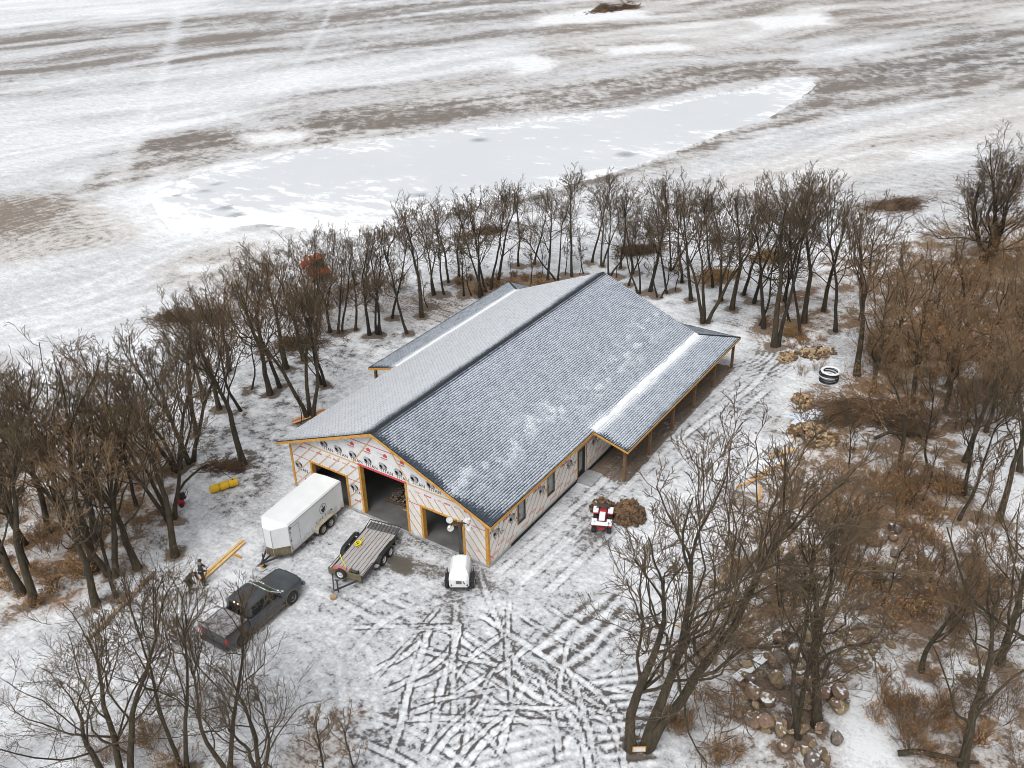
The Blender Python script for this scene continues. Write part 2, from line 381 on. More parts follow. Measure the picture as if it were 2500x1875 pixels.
m = region([(-19.0,68.7),(-14.8,85.5),(-7.5,111.3),(6.7,146.0),(18.3,156.9),(21.6,118.4),(9.0,106.2),(2.1,97.3),(-2.5,82.2),(-10.3,71.6)], 3, 3, 1)
snow = blend(snow, m, 0.66+0.6*(streak2-0.5)); brown = blend(brown, m, 0.7)
m = region([(-1.0,98.1),(5.0,106.1),(7.9,106.1),(5.4,98.0),(2.1,94.9)], 2, 2, 1); snow = blend(snow, m, 0.98)
# left near field
m = region([(-97.0,19.2),(-85.7,28.8),(-76.1,31.1),(-66.0,29.3),(-63.8,26.3),(-64.2,21.2),(-66.4,16.0),(-70.6,9.9),(-73.0,6.4)], 3, 3, 1)
rc = (-70.08,20.14); rr = np.hypot(gx-rc[0], gy-rc[1]); fur = 0.5+0.5*np.sin(rr*2*PI/1.15+_wob*5+_wob2*1.5)
snow = blend(snow, m, 0.36+0.26*(fur-0.5)+0.9*(blot-0.5)+0.4*(fine-0.5)); brown = blend(brown, m, 0.8)
m = region([(-70.9,7.6),(-65.1,16.8),(-58.8,26.7),(-51.7,30.8),(-46.0,28.0),(-44.2,15.7),(-47.4,7.0),(-52.9,-2.4)], 4, 3, 1); snow = blend(snow, m, 0.76+0.5*(streak2-0.5)); brown = blend(brown, m, 0.2)
m = region([(-54.8,19.2),(-55.7,22.3),(-56.6,31.3),(-51.6,36.3),(-45.5,34.4),(-47.7,27.0),(-47.2,21.6),(-46.7,16.7),(-50.9,16.8)], 3, 3, 1.2); snow = blend(snow, m, 0.47+0.6*(fine-0.5)+0.3*(streak2-0.5)); brown = blend(brown, m, 0.75)
m = region([(-53.3,20.8),(-51.5,23.6),(-49.4,23.1),(-49.5,21.3),(-51.4,20.0)], 1, 1, 0.5); snow = blend(snow, m, 1.0)

# field wheel tracks
def track(pts, w=0.5, val=0.95, edge=-0.0, pair=0.0, depth=0.0, ridge=0.0, ew=0.16, soft=0.0, strength=1.0, tread=0.0):
    offs = (0.0,) if pair == 0 else (-pair/2, pair/2)
    P = np.array(pts, float); cl = 1.2
    # resample smoothly
    t = np.linspace(0, len(P)-1, (len(P)-1)*6+1); i = np.clip(t.astype(int), 0, len(P)-2); f_ = t-i
    p0, p1, p2, p3 = P[np.maximum(i-1,0)], P[i], P[i+1], P[np.minimum(i+2,len(P)-1)]; f_ = f_[:,None]
    Q = 0.5*((2*p1)+(-p0+p2)*f_+(2*p0-5*p1+4*p2-p3)*f_**2+(-p0+3*p1-3*p2+p3)*f_**3)
    T = np.gradient(Q, axis=0); T /= np.linalg.norm(T, axis=1)[:,None]+1e-9; Nn = np.stack([-T[:,1], T[:,0]], 1)
    for of in offs:
        K = Q+Nn*of; pad = w+0.6
        k = np.where((gx > K[:,0].min()-pad) & (gx < K[:,0].max()+pad) & (gy > K[:,1].min()-pad) & (gy < K[:,1].max()+pad))[0]
        if not len(k): continue
        d = np.full(len(k), 1e9); al = np.zeros(len(k)); acc = 0.0
        for a, b in zip(K[:-1], K[1:]):
            e = b-a; le = math.sqrt(e@e); tt = np.clip(((gx[k]-a[0])*e[0]+(gy[k]-a[1])*e[1])/(e@e+1e-9), 0, 1)
            d2 = (gx[k]-a[0]-tt*e[0])**2+(gy[k]-a[1]-tt*e[1])**2; al = np.where(d2 < d, acc+tt*le, al); d = np.minimum(d, d2); acc += le
        fade = sstep(0, min(cl, acc*0.4), al+(fine[k]-0.5)*1.5)*sstep(0, min(cl, acc*0.4), acc-al+(fine[k]-0.5)*1.5)*(0.55+0.45*sstep(0.35,0.6,fbm(gx[k]/1.7, gy[k]/1.7, 3, 71)))
        d = np.sqrt(d)+(fine2[k]-0.5)*0.12
        sf = max(0.06, soft*w); inn = fade*strength*(1-sstep(w/2-sf, w/2+sf, d)); ed = sstep(w/2-0.03, w/2+0.05, d)*(1-sstep(w/2+ew*0.6, w/2+ew*1.5, d))*fade
        snow[k] = snow[k]*(1-inn)+(val+0.35*(fine[k]-0.5)+0.35*(fine2[k]-0.5)+tread*(np.sin(al*2*PI/0.34)))*inn+edge*ed
        gz[k] += -depth*inn+ridge*ed
        if edge < 0: dark[k] = np.maximum(dark[k], ed*0.75)
for q, w in (([(-229.9,165.9),(-183.1,125.8),(-149.3,95.7),(-125.0,74.1),(-107.1,57.5),(-93.4,44.3),(-80.7,32.6)], 1.3), ([(-228.5,166.5),(-181.9,126.3),(-148.3,96.2),(-124.0,74.6),(-106.1,58.0),(-92.4,44.9),(-79.6,33.2)], 1.0),
          ([(-180.5,181.7),(-143.9,136.7),(-120.0,105.0),(-99.4,75.7)], 1.0), ([(-104.1,71.3),(-95.3,67.9),(-91.7,68.4),(-78.9,69.6),(-65.8,75.7)], 0.8), ([(-108.5,72.7),(-94.4,67.0),(-80.3,65.1)], 0.7)):
    track(q, w+0.5, 0.95, soft=0.45, strength=0.4)
for q in ([(-11.5,81.5),(-10.0,89.4),(-7.3,94.6),(-1.7,100.8),(2.8,108.1)], [(-17.9,74.5),(-12.6,86.2),(-9.3,101.5),(-2.2,116.6),(8.3,134.6)], [(-22.2,94.5),(-15.8,107.4),(-7.9,120.7),(0.8,134.2)], [(-21.9,85.3),(-17.7,96.9),(-11.0,111.9)],
          [(-24.2,81.5),(-21.4,81.3),(-19.3,79.2),(-18.7,76.3),(-19.0,73.5),(-20.1,71.2)], [(-57.3,4.4),(-56.0,11.2),(-57.4,21.3),(-58.8,26.7)], [(-54.5,2.7),(-53.4,10.3),(-53.4,19.3)], [(-53.5,1.3),(-49.9,8.8),(-48.6,19.4),(-49.3,26.0)]):
    track(q, 0.9, 0.92, -0.05, pair=2.4, soft=0.4, strength=0.55)
track([(-7.6,95.7),(-5.2,102.4),(-2.3,105.9),(-0.1,110.0)], 0.8, 0.3, 0, pair=2.4, soft=0.4, strength=0.7)

# --- home ground around the barn
home = region([(-46.8,-7.5),(-47.6,2.8),(-45.9,12.3),(-45.6,22.6),(-41.8,30.4),(-36.8,39.5),(-30.6,48.0),(-23.3,55.8),(-14.3,60.9),(-1.1,68.5),(7.9,71.9),(19.7,85.8),(29.7,66.9),(33.1,0.9),(22.5,-8.3),(10.1,-16.3),(-5.8,-26.5),(-19.1,-23.4)], 3, 3, 1)
snow = blend(snow, home, 0.73+0.50*(fine-0.5)+0.25*(blot-0.5)+0.2*(fine2-0.5)); brown = blend(brown, home, 0.08); dark = blend(dark, home, 0.35)
# scruffy ground in the tree belt: clods, sticks, litter
m = region([(-29.4,1.5),(-32.0,10.2),(-31.7,19.7),(-28.2,25.2),(-26.0,31.5),(-21.5,26.9),(-21.2,18.7),(-22.0,12.7),(-21.7,6.2),(-19.5,3.1),(-16.8,-0.4),(-14.8,-3.9),(-16.7,-5.6),(-19.9,-4.8),(-24.4,-2.6)], 2, 2, 1)
snow = blend(snow, m, 0.66+0.75*(fbm(gx/1.5, gy/0.8, 4, 31)-0.5)+0.8*(fbm(gx/0.4, gy/0.4, 3, 32)-0.5)); dark = blend(dark, m, 0.6); brown = blend(brown, m, 0.2)
m = region([(-26.1,1.3),(-22.9,5.5),(-19.0,3.5),(-16.0,-1.2),(-14.9,-4.6),(-16.9,-5.8),(-21.3,-3.2)], 1.5, 1.5, 1)
snow = blend(snow, m, 0.60+0.9*(fbm(gx/1.0, gy/1.0, 4, 33)-0.5)+0.9*(fbm(gx/0.35, gy/0.35, 3, 34)-0.5)); gz += m*0.22*(fbm(gx/1.0, gy/1.0, 3, 33)-0.5)
m = region([(-39.1,-11.6),(-36.0,-4.8),(-33.0,0.9),(-26.6,-1.2),(-21.2,-4.4),(-18.7,-6.9),(-17.2,-10.1),(-18.0,-13.0),(-17.4,-15.8),(-19.5,-18.3),(-22.0,-20.8)], 2, 2.5, 1.2)
snow = blend(snow, m, 0.42+0.4*(blot-0.5)+1.2*(fine-0.5)+0.5*(fine2-0.5)); litter = blend(litter, m, 0.95)
m = region([(-50.2,25.5),(-39.1,23.7),(-33.7,24.4),(-27.7,28.0),(-26.0,31.5),(-21.3,25.9),(-23.4,21.4),(-25.2,16.3),(-32.5,16.0),(-38.9,16.5)], 2, 3, 1.2); snow = blend(snow, m, 0.62+0.8*(blot-0.5)); litter = blend(litter, m, 0.5)
m = region([(-27.0,33.2),(-24.5,35.5),(-20.4,38.5),(-18.2,38.7),(-17.3,36.0),(-19.5,32.8),(-23.6,30.4),(-25.6,31.4)], 1.2, 1, 0.6); snow = blend(snow, m, 0.25+0.5*(fine-0.5)); litter = blend(litter, m, 1.0)
for q in ([(-6.7,47.1),(-5.5,48.9),(-3.9,47.1),(-4.5,45.2),(-5.9,45.2)], [(-4.5,52.3),(-2.8,55.5),(-1.3,54.1),(-2.6,51.2)], [(-17.5,48.3),(-14.8,51.5),(-12.8,49.6),(-15.5,46.5)]):
    m = region(q, 0.8, 0.8, 0.5); snow = blend(snow, m, 0.2); litter = blend(litter, m, 0.9)
# woods on the right
m = region([(-0.4,44.1),(-1.3,54.1),(3.1,62.6),(10.0,73.1),(20.1,82.4),(28.4,36.9),(24.2,27.4),(22.8,21.7),(21.8,17.3),(17.2,18.2),(14.3,16.4),(10.7,21.7),(9.2,28.2),(11.2,34.5),(8.6,40.6),(6.1,35.1),(3.6,35.6)], 2, 3, 1.2)
snow = blend(snow, m, 0.53+0.35*(blot-0.5)+1.3*(fine-0.5)+0.5*(fine2-0.5)); litter = blend(litter, m, 0.85)
m = region([(7.6,51.3),(12.2,56.6),(18.1,68.4),(23.7,68.8),(25.9,47.1),(18.1,42.4),(11.6,42.4)], 2, 3, 1.2); snow = blend(snow, m, 0.38+1.2*(fine-0.5)+0.3*(blot-0.5)+0.5*(fine2-0.5))
m = region([(9.9,13.7),(10.9,19.2),(11.8,22.4),(10.9,29.3),(15.6,32.1),(20.0,26.1),(22.8,20.6),(24.9,14.3),(24.6,7.9),(22.5,3.6),(22.2,-0.5),(19.2,-4.2),(16.6,-5.3),(13.8,-2.6),(11.9,-0.2),(11.6,4.6)], 2, 2.5, 1.2)
snow = blend(snow, m, 0.49+0.4*(blot-0.5)+1.3*(fine-0.5)+0.6*(fine2-0.5)); litter = blend(litter, m, 0.8)
m = region([(20.2,29.7),(21.6,34.2),(25.3,38.1),(27.1,23.2),(23.9,20.1),(22.1,22.4)], 1.5, 1.5, 0.8); snow = blend(snow, m, 0.93)
m = region([(15.6,-0.7),(15.4,3.6),(16.9,6.7),(19.1,4.4),(20.7,0.5),(20.9,-3.1),(19.7,-4.5),(17.4,-2.9),(15.7,-2.7)], 1, 1, 0.6); snow = blend(snow, m, 0.36+1.0*(fine-0.5)); litter = blend(litter, m, 0.7); dark = blend(dark, m, 0.5)
m = region([(20.6,2.4),(21.4,5.1),(23.2,4.1),(25.2,2.7),(24.2,-1.0),(21.8,-2.5),(20.1,-0.6)], 1, 1.2, 0.6); snow = blend(snow, m, 0.9); litter = blend(litter, m, 0.2)
m = region([(23.4,7.2),(24.8,10.8),(26.2,13.8),(30.2,15.4),(31.6,-1.3),(25.7,-5.1),(23.8,-1.9),(24.9,1.9)], 1.5, 2, 1); snow = blend(snow, m, 0.56+1.2*(fine-0.5)+0.4*(fine2-0.5)); litter = blend(litter, m, 0.7)
# front yard: churned slush with tyre marks
m = region([(-11.5,-4.0),(-5.5,0.2),(0.5,-0.5),(0.7,14.2),(3.2,21.5),(3.5,31.7),(6.0,33.2),(7.2,23.9),(5.7,16.0),(4.7,6.6),(5.1,0.1),(0.3,-3.8),(-0.5,-9.8),(-1.3,-14.2),(-4.1,-13.9),(-5.6,-9.2),(-9.7,-8.7)], 1.5, 1.2, 0.5)
snow = blend(snow, m, 0.585+0.40*(fbm(gx/0.3, gy/0.3, 3, 41)-0.5)+0.3*(fbm(gx/3, gy/3, 3, 42)-0.5)); dark = blend(dark, m, 0.5); litter = blend(litter, m, 0.0)
for q, v_ in (([(-5.5,-2.4),(-4.5,-1.9),(-3.5,-2.1),(-3.6,-3.1),(-4.6,-3.1)], 0.18), ([(-5.8,0.1),(-2.0,0.1),(-1.7,-0.7),(-5.4,-0.8)], 0.45), ([(-3.8,-2.0),(-2.1,-1.4),(-1.3,-1.9),(-2.1,-2.8),(-3.1,-2.8)], 0.4), ([(-15.0,-2.9),(-12.3,-2.4),(-9.5,-1.2),(-6.4,-1.4),(-7.0,-2.3),(-11.8,-3.7)], 0.62)):
    m = region(q, 0.35, 0.35, 0.25); snow = blend(snow, m, v_); wet = np.maximum(wet, m)
m = region([(-0.1,-12.9),(0.9,-11.8),(1.4,-12.0),(0.8,-12.7)], 0.4, 0.3, 0.2); snow = blend(snow, m, 0.1); litter = blend(litter, m, 0.9)
m = region([(-0.6,-15.0),(0.5,-13.6),(1.8,-13.8),(1.6,-15.4),(0.2,-16.3)], 0.6, 0.5, 0.2); snow = blend(snow, m, 0.45); brown = blend(brown, m, 1.0)
# rutted field below the barn
rut_poly = [(-2.7,-5.7),(0.3,-3.8),(4.3,-2.1),(7.4,1.6),(9.9,-1.4),(12.2,-2.9),(14.7,-8.2),(13.8,-11.5),(5.5,-16.8),(1.3,-15.1),(0.2,-12.6),(-0.1,-9.2)]
rut = region(rut_poly, 1.5, 1.0, 0.4)
snow = blend(snow, rut, 0.60+0.75*(fbm(gx/0.3, gy/0.3, 4, 43)-0.5)+0.3*(fbm(gx/2.5, gy/2.5, 3, 44)-0.5)); dark = blend(dark, rut, 0.8); gz += rut*0.10*(fbm(gx/0.5, gy/0.5, 3, 43)-0.5)
# ridged diggings: parallel furrows
def furrows(poly, ang, wl, lo, hi, wob=0.5, soft=0.5):
    m = region(poly, soft, 0.4, 0.2); c_, s_ = math.cos(ang), math.sin(ang)
    ph = (gx*-s_+gy*c_)*2*PI/wl+_wob2*wob+(fbm(gx/3, gy/3, 2, 47)-0.5)*3
    st = 0.5+0.5*np.sin(ph)
    global snow, gz
    snow = blend(snow, m, lo+(hi-lo)*st+0.5*(fine2-0.5)); gz = gz+m*0.08*(st-0.5)
a_ = (6.42,-3.60); b_ = (7.15,0.53)
furrows([(5.6,-4.1),(5.9,-0.3),(7.4,1.6),(8.9,-0.4),(8.8,-2.9),(7.5,-4.4)], math.atan2(b_[1]-a_[1], b_[0]-a_[0]), 0.85, 0.32, 0.84, 1.2)
a_ = (9.95,-5.02); b_ = (11.92,-3.94)
furrows([(9.2,-4.1),(11.2,-2.1),(13.3,-4.9),(14.3,-7.3),(11.8,-8.3)], math.atan2(b_[1]-a_[1], b_[0]-a_[0])+0.15, 0.55, 0.36, 0.84, 2.6)
furrows([(4.5,-10.5),(9.4,-8.0),(11.1,-8.8),(10.6,-10.8),(6.3,-13.0)], 0.9, 0.6, 0.52, 0.80, 0.9)
rng = random.Random(7)
rp = np.array(rut_poly)
for q in ([(-0.0,-7.5),(0.9,-6.3),(2.9,-6.6),(5.0,-7.1),(7.2,-7.5),(9.3,-7.4)], [(1.6,-4.3),(4.6,-4.8),(7.8,-5.3),(10.5,-6.0),(12.5,-7.9)], [(2.2,-11.9),(4.3,-10.3),(6.8,-8.9),(9.1,-7.6),(11.8,-6.5)],
          [(2.1,-10.7),(3.3,-8.6),(4.2,-5.8),(4.7,-3.5)], [(0.1,-10.5),(1.1,-8.1),(1.1,-5.8),(-0.1,-4.9)], [(0.9,-12.8),(3.5,-12.4),(6.2,-12.5),(8.7,-13.1)], [(4.6,-13.5),(3.7,-11.3),(2.5,-9.1),(1.5,-6.7),(0.5,-4.9)],
          [(7.3,-11.2),(6.5,-9.2),(5.8,-6.6)], [(6.2,-12.5),(6.1,-10.5),(6.4,-8.3)], [(9.0,-5.6),(11.0,-7.0),(12.4,-8.5),(13.3,-10.2)]):
    track(q, 0.34, 0.86, -0.50, pair=(1.6 if rng.random() < 0.6 else 0), depth=0.035, ridge=0.035, ew=0.09, strength=0.85, tread=0.10)
for i in range(26):
    c_ = rp.mean(0)+np.array((rng.gauss(0, 4.6), rng.gauss(0, 4.6))); a_ = rng.choice((0.5, 1.3, 2.2, 2.7, -0.2))+rng.gauss(0, 0.25); ln = rng.uniform(2.0, 5.5); cv = rng.gauss(0, 0.06)
    dv = np.array((math.cos(a_), math.sin(a_))); nv = np.array((-dv[1], dv[0]))
    if poly_sd(c_[:1], c_[1:], rut_poly)[0] > -0.5: continue
    track([tuple(c_+dv*ln*t+nv*cv*ln*t*t) for t in (-1,-0.5,0,0.5,1)], rng.uniform(0.18,0.32), rng.uniform(0.66,0.84), -0.45, pair=(1.5 if rng.random() < 0.4 else 0), depth=0.03, ridge=0.03, ew=0.08, strength=0.7, tread=0.08)
# turning circle behind the barn
for k in range(9):
    c_ = (-0.65,33.03); r_ = 4.2+0.42*k
    track([(c_[0]+r_*math.cos(t)*1.0, c_[1]+r_*math.sin(t)) for t in np.linspace(-1.0+0.06*k, 2.1-0.1*k, 10)], 0.2, 0.35, 0.0)
# drive along the right side
for q in ([(1.6,-0.7),(2.2,6.6),(2.6,15.4),(3.2,21.5),(4.3,27.7),(4.2,33.0)], [(3.1,-1.1),(3.6,6.4),(4.1,15.0),(4.8,21.3),(5.5,28.5)]):
    track(q, 0.45, 0.86, -0.14, pair=1.7, depth=0.02, ridge=0.02, strength=0.45)
for q in ([(-7.4,-5.9),(-1.9,-6.0),(0.5,-4.9)], [(-5.9,-8.9),(-1.9,-9.6),(0.9,-12.1)], [(0.5,-1.0),(-1.9,-4.3),(-3.1,-6.8),(-2.7,-10.9)]):
    track(q, 0.4, 0.80, -0.10, pair=1.7, depth=0.015, ridge=0.01, strength=0.5)
# soft relief
gz += 0.05*(fbm(gx/2.2, gy/2.2, 3, 51)-0.5)*home
bare_in = (1-sstep(0.0, 0.35, np.maximum(np.abs(gx+W_/2)-W_/2-0.02, np.abs(gy-L_/2)-L_/2-0.02)))      # level pad under the barn
gz = gz*(1-bare_in)-0.07*bare_in
# dry ground under the porch roofs
pr = ((gx > 0) & (gx < 2.9) & (gy > 11.4) & (gy < 30)) | ((gx < -W_) & (gx > -W_-2.9) & (gy > 11.4) & (gy < 30)) | ((gy > L_) & (gy < 29.8) & (gx > -W_-2.9) & (gx < 2.9))
snow = np.where(pr, 0.22+0.5*(fine-0.5), snow); brown = np.where(pr, 0.7, brown); litter = np.where(pr, 0.35, litter)

# pond bed
m = region([(-79.1,29.4),(-81.2,35.6),(-81.4,42.3),(-75.1,40.1),(-62.1,28.1),(-55.0,33.9),(-50.3,35.0),(-42.9,35.9),(-39.5,41.2),(-36.0,38.4),(-41.8,30.4),(-54.2,27.8),(-62.0,24.9),(-69.4,25.6)], 3, 3, 1.2); snow = blend(snow, m, 0.92+0.3*(streak2-0.5))
pond_poly = [(-75.3,34.6),(-77.5,39.2),(-78.1,44.9),(-75.4,53.1),(-71.5,61.8),(-66.2,70.7),(-60.1,79.7),(-49.2,95.3),(-39.8,109.1),(-33.5,122.7),(-29.9,135.4),(-26.7,138.8),(-24.1,134.1),(-22.7,122.5),(-23.1,106.0),(-26.0,96.8),(-28.5,77.9),(-30.8,69.5),(-33.8,63.0),(-36.9,56.5),(-38.8,50.5),(-40.5,44.0),(-43.7,36.8),(-50.9,35.6),(-55.7,34.6),(-60.0,29.0),(-63.3,28.4),(-69.4,30.7)]
sd_ = poly_sd(gx, gy, pond_poly)+_wob*0.7+_wob2*0.35
pb = 1-sstep(-1.6, 0.6, sd_); gz = gz*(1-pb)-0.30*pb
rim = sstep(-1.5, 0.0, sd_)*(1-sstep(0.2, 1.6, sd_)); snow = snow+rim*0.3*(fine > 0.5)

snow = np.clip(snow, 0, 1.15)
ns_, nt_ = SS.shape
idx = np.arange(NG).reshape(ns_, nt_)
GF = np.stack([idx[:-1,:-1], idx[:-1,1:], idx[1:,1:], idx[1:,:-1]], -1).reshape(-1, 4)
gme = np_mesh('ground', np.stack([gx, gy, gz], 1), GF, smooth=True)
pattr(gme, 'cover', np.stack([snow, brown, dark, litter], 1)); pattr(gme, 'damp', np.stack([wet, 1-home, wet, np.ones(NG)], 1))

def ground_mat():
    m, n, b = nodes_of('snowy_ground'); L = n.links.new
    at = N(n, 'ShaderNodeAttribute', attribute_name='cover'); sp = N(n, 'ShaderNodeSeparateColor'); L(at.outputs['Color'], sp.inputs[0])
    wa = N(n, 'ShaderNodeAttribute', attribute_name='damp'); wt = N(n, 'ShaderNodeSeparateColor'); L(wa.outputs['Color'], wt.inputs[0])
    S_, B_, D_, Lt = sp.outputs[0], sp.outputs[1], sp.outputs[2], at.outputs['Alpha']
    tc = N(n, 'ShaderNodeTexCoord')
    n1 = N(n, 'ShaderNodeTexNoise', Scale=4.2, Detail=7, Roughness=0.78); L(tc.outputs['Object'], n1.inputs['Vector'])
    mp = N(n, 'ShaderNodeMapping'); mp.inputs['Rotation'].default_value = (0,0,-math.atan2(0.896,0.444)); mp.inputs['Scale'].default_value = (0.35,1.5,1)
    L(tc.outputs['Object'], mp.inputs['Vector'])
    n2 = N(n, 'ShaderNodeTexNoise', Scale=1.1, Detail=7, Roughness=0.72); L(mp.outputs[0], n2.inputs['Vector'])
    n3 = N(n, 'ShaderNodeTexNoise', Scale=0.6, Detail=4, Roughness=0.6); L(tc.outputs['Object'], n3.inputs['Vector'])
    nn = math_n(n, 'ADD', math_n(n, 'MULTIPLY', math_n(n, 'SUBTRACT', n1.outputs['Fac'], 0.5), 1.35), math_n(n, 'MULTIPLY', math_n(n, 'SUBTRACT', n2.outputs['Fac'], 0.5), 0.75))
    n5 = N(n, 'ShaderNodeTexNoise', Scale=1.0, Detail=3, Roughness=0.75); L(tc.outputs['Object'], n5.inputs['Vector'])
    nn = math_n(n, 'ADD', nn, math_n(n, 'MULTIPLY', math_n(n, 'SUBTRACT', n5.outputs['Fac'], 0.5), math_n(n, 'ADD', 0.12, math_n(n, 'MULTIPLY', wt.outputs[1], 0.6))))
    s2 = math_n(n, 'ADD', S_, nn)
    s2 = math_n(n, 'ADD', 0.52, math_n(n, 'MULTIPLY', math_n(n, 'SUBTRACT', s2, 0.52), math_n(n, 'SUBTRACT', 1.0, math_n(n, 'MULTIPLY', wt.outputs[1], 0.33))))
    thick = smooth_n(n, s2, 0.32, 0.55)                    # snow there at all
    full = smooth_n(n, s2, 0.50, 0.95)                     # thick, white
    soil = mixc(n, B_, (0.29,0.275,0.265), (0.31,0.26,0.215))
    soil = mixc(n, n3.outputs['Fac'], soil, mixc(n, B_, (0.20,0.185,0.175), (0.23,0.175,0.13)))
    tx = smooth_n(n, n1.outputs['Fac'], 0.36, 0.64); n4 = N(n, 'ShaderNodeTexNoise', Scale=17, Detail=4, Roughness=0.7); L(tc.outputs['Object'], n4.inputs['Vector']); ty = smooth_n(n, n4.outputs['Fac'], 0.35, 0.65)
    lit = mixc(n, ty, mixc(n, tx, (0.11,0.07,0.045), (0.34,0.20,0.11)), mixc(n, tx, (0.26,0.165,0.095), (0.50,0.36,0.23)))
    soil = mixc(n, math_n(n, 'MULTIPLY', ty, 0.6), soil, mixc(n, tx, (0.10,0.085,0.075), (0.30,0.255,0.21)))
    soil = mixc(n, Lt, soil, lit)
    soil = mixc(n, math_n(n, 'MULTIPLY', D_, 0.85), soil, (0.045,0.043,0.045))
    soil = mixc(n, math_n(n, 'MULTIPLY', wt.outputs[0], 0.6), soil, (0.085,0.075,0.05))
    thin = mixc(n, B_, (0.485,0.50,0.525), (0.505,0.475,0.445))
    thin = mixc(n, math_n(n, 'MULTIPLY', Lt, 0.5), thin, (0.52,0.45,0.38))
    white = mixc(n, n3.outputs['Fac'], (0.745,0.765,0.79), (0.83,0.84,0.85))
    col = mixc(n, thick, soil, mixc(n, full, thin, white))
    L(col, b.inputs['Base Color'])
    ro = math_n(n, 'SUBTRACT', 0.92, math_n(n, 'MULTIPLY', wt.outputs[0], 0.6)); L(ro, b.inputs['Roughness'])
    b.inputs['Specular IOR Level'].default_value = 0.3
    bp = N(n, 'ShaderNodeBump', Strength=0.55, Distance=0.08); L(s2, bp.inputs['Height']); L(bp.outputs[0], b.inputs['Normal'])
ground_mat()
ground = new_obj('ground', gme, None, 'snowy_ground'); ground['kind'] = 'structure'

def pond_mat():
    m, n, b = nodes_of('pond_ice'); L = n.links.new
    tc = N(n, 'ShaderNodeTexCoord'); mp = N(n, 'ShaderNodeMapping'); mp.inputs['Rotation'].default_value = (0,0,-math.atan2(0.896,0.444)); mp.inputs['Scale'].default_value = (0.45,1.0,1)
    L(tc.outputs['Object'], mp.inputs['Vector'])
    n1 = N(n, 'ShaderNodeTexNoise', Scale=0.55, Detail=7, Roughness=0.72); L(mp.outputs[0], n1.inputs['Vector'])
    n2 = N(n, 'ShaderNodeTexNoise', Scale=0.045, Detail=4, Roughness=0.55); L(tc.outputs['Object'], n2.inputs['Vector'])
    at = N(n, 'ShaderNodeAttribute', attribute_name='drift')
    v = math_n(n, 'ADD', n1.outputs['Fac'], math_n(n, 'MULTIPLY', math_n(n, 'SUBTRACT', n2.outputs['Fac'], 0.5), 0.35))
    sp = N(n, 'ShaderNodeSeparateColor'); L(at.outputs['Color'], sp.inputs[0])
    v = math_n(n, 'ADD', v, sp.outputs[0])
    fl = smooth_n(n, v, 0.585, 0.70)
    ice = mixc(n, n2.outputs['Fac'], (0.555,0.58,0.61), (0.645,0.66,0.68))
    ice = mixc(n, sp.outputs[1], ice, (0.30,0.335,0.36))
    L(mixc(n, fl, ice, (0.84,0.85,0.86)), b.inputs['Base Color'])
    L(math_n(n, 'ADD', 0.42, math_n(n, 'MULTIPLY', fl, 0.4)), b.inputs['Roughness'])
    b.inputs['Specular IOR Level'].default_value = 0.35
pond_mat()
PP = np.array(pond_poly); xs = np.arange(PP[:,0].min()-6, PP[:,0].max()+6, 0.8); ys = np.arange(PP[:,1].min()-6, PP[:,1].max()+6, 0.8)
PX_, PY_ = np.meshgrid(xs, ys, indexing='ij'); pxf, pyf = PX_.ravel(), PY_.ravel(); psd = poly_sd(pxf, pyf, pond_poly)
dr = sstep(-6.0, 0.0, psd+(fbm(pxf/6, pyf/6, 3, 81)-0.5)*8)*0.13+0.12*(1-sstep(4, 26, (pxf-(-43.81,43.94)[0])*0+np.hypot(pxf-(-44.17,41.94)[0], pyf-(-44.17,41.94)[1])))
dr = dr+0.08*(1-sstep(3, 20, np.hypot(pxf-(-69.71,30.92)[0], pyf-(-69.71,30.92)[1])+(fbm(pxf/5, pyf/5, 3, 83)-0.5)*12))
hole = np.zeros(len(pxf))
for hx, hy, r_ in ((*(-54.79,76.38),1.6),(*(-32.87,79.97),1.7),(*(-63.81,36.79),1.3),(*(-71.18,39.93),1.0),(*(-72.16,42.65),0.9),(*(-60.53,35.62),1.1),(*(-73.03,36.98),0.8),(*(-46.53,52.03),1.2)):
    dd = np.hypot(pxf-hx, pyf-hy); hole = np.maximum(hole, 1-sstep(r_*0.35, r_, dd)); 
pi = np.arange(len(pxf)).reshape(len(xs), len(ys)); pf = np.stack([pi[:-1,:-1], pi[1:,:-1], pi[1:,1:], pi[:-1,1:]], -1).reshape(-1,4)
pf = pf[(psd[pf].min(1) < 2.5)]; used, inv = np.unique(pf, return_inverse=True)
pme = np_mesh('frozen_pond', np.stack([pxf[used], pyf[used], np.full(len(used), -0.09)], 1), inv.reshape(-1,4))
dq = (dr-hole*0.2)[used]
pattr(pme, 'drift', np.stack([dq, hole[used], dq, np.ones(len(used))], 1))
pond = new_obj('frozen_pond', pme, None, 'pond_ice'); pond['kind'] = 'structure'

# ================================================================== the barn
barn = empty('timber_barn', 'long white-wrapped timber barn with dark shingled gable roof, three open garage doorways', 'barn')
SL = (HR-HE)/(W_/2+OE)                      # roof slope
def roof_z(x): return HR-abs(x+W_/2)*SL     # upper roof surface
TR = 0.16                                   # roof thickness
T = 0.16                                    # wall thickness
DM = (-9.51,-5.82,3.66); DR = (-4.78,-1.67,2.39); DL = (-13.77,-10.66,2.36)

# slab and foundation strip
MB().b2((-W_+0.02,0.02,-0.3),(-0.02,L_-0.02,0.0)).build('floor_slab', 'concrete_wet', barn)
fnd = MB(); fnd.b2((-W_-0.10,-0.10,-0.3),(0.10,0.0,0.055)); fnd.b2((0.0,0.0,-0.3),(0.10,L_,0.055)); fnd.b2((-W_-0.10,0.0,-0.3),(-W_,L_,0.055))
fnd.build('foundation_strip', 'foundation', barn)

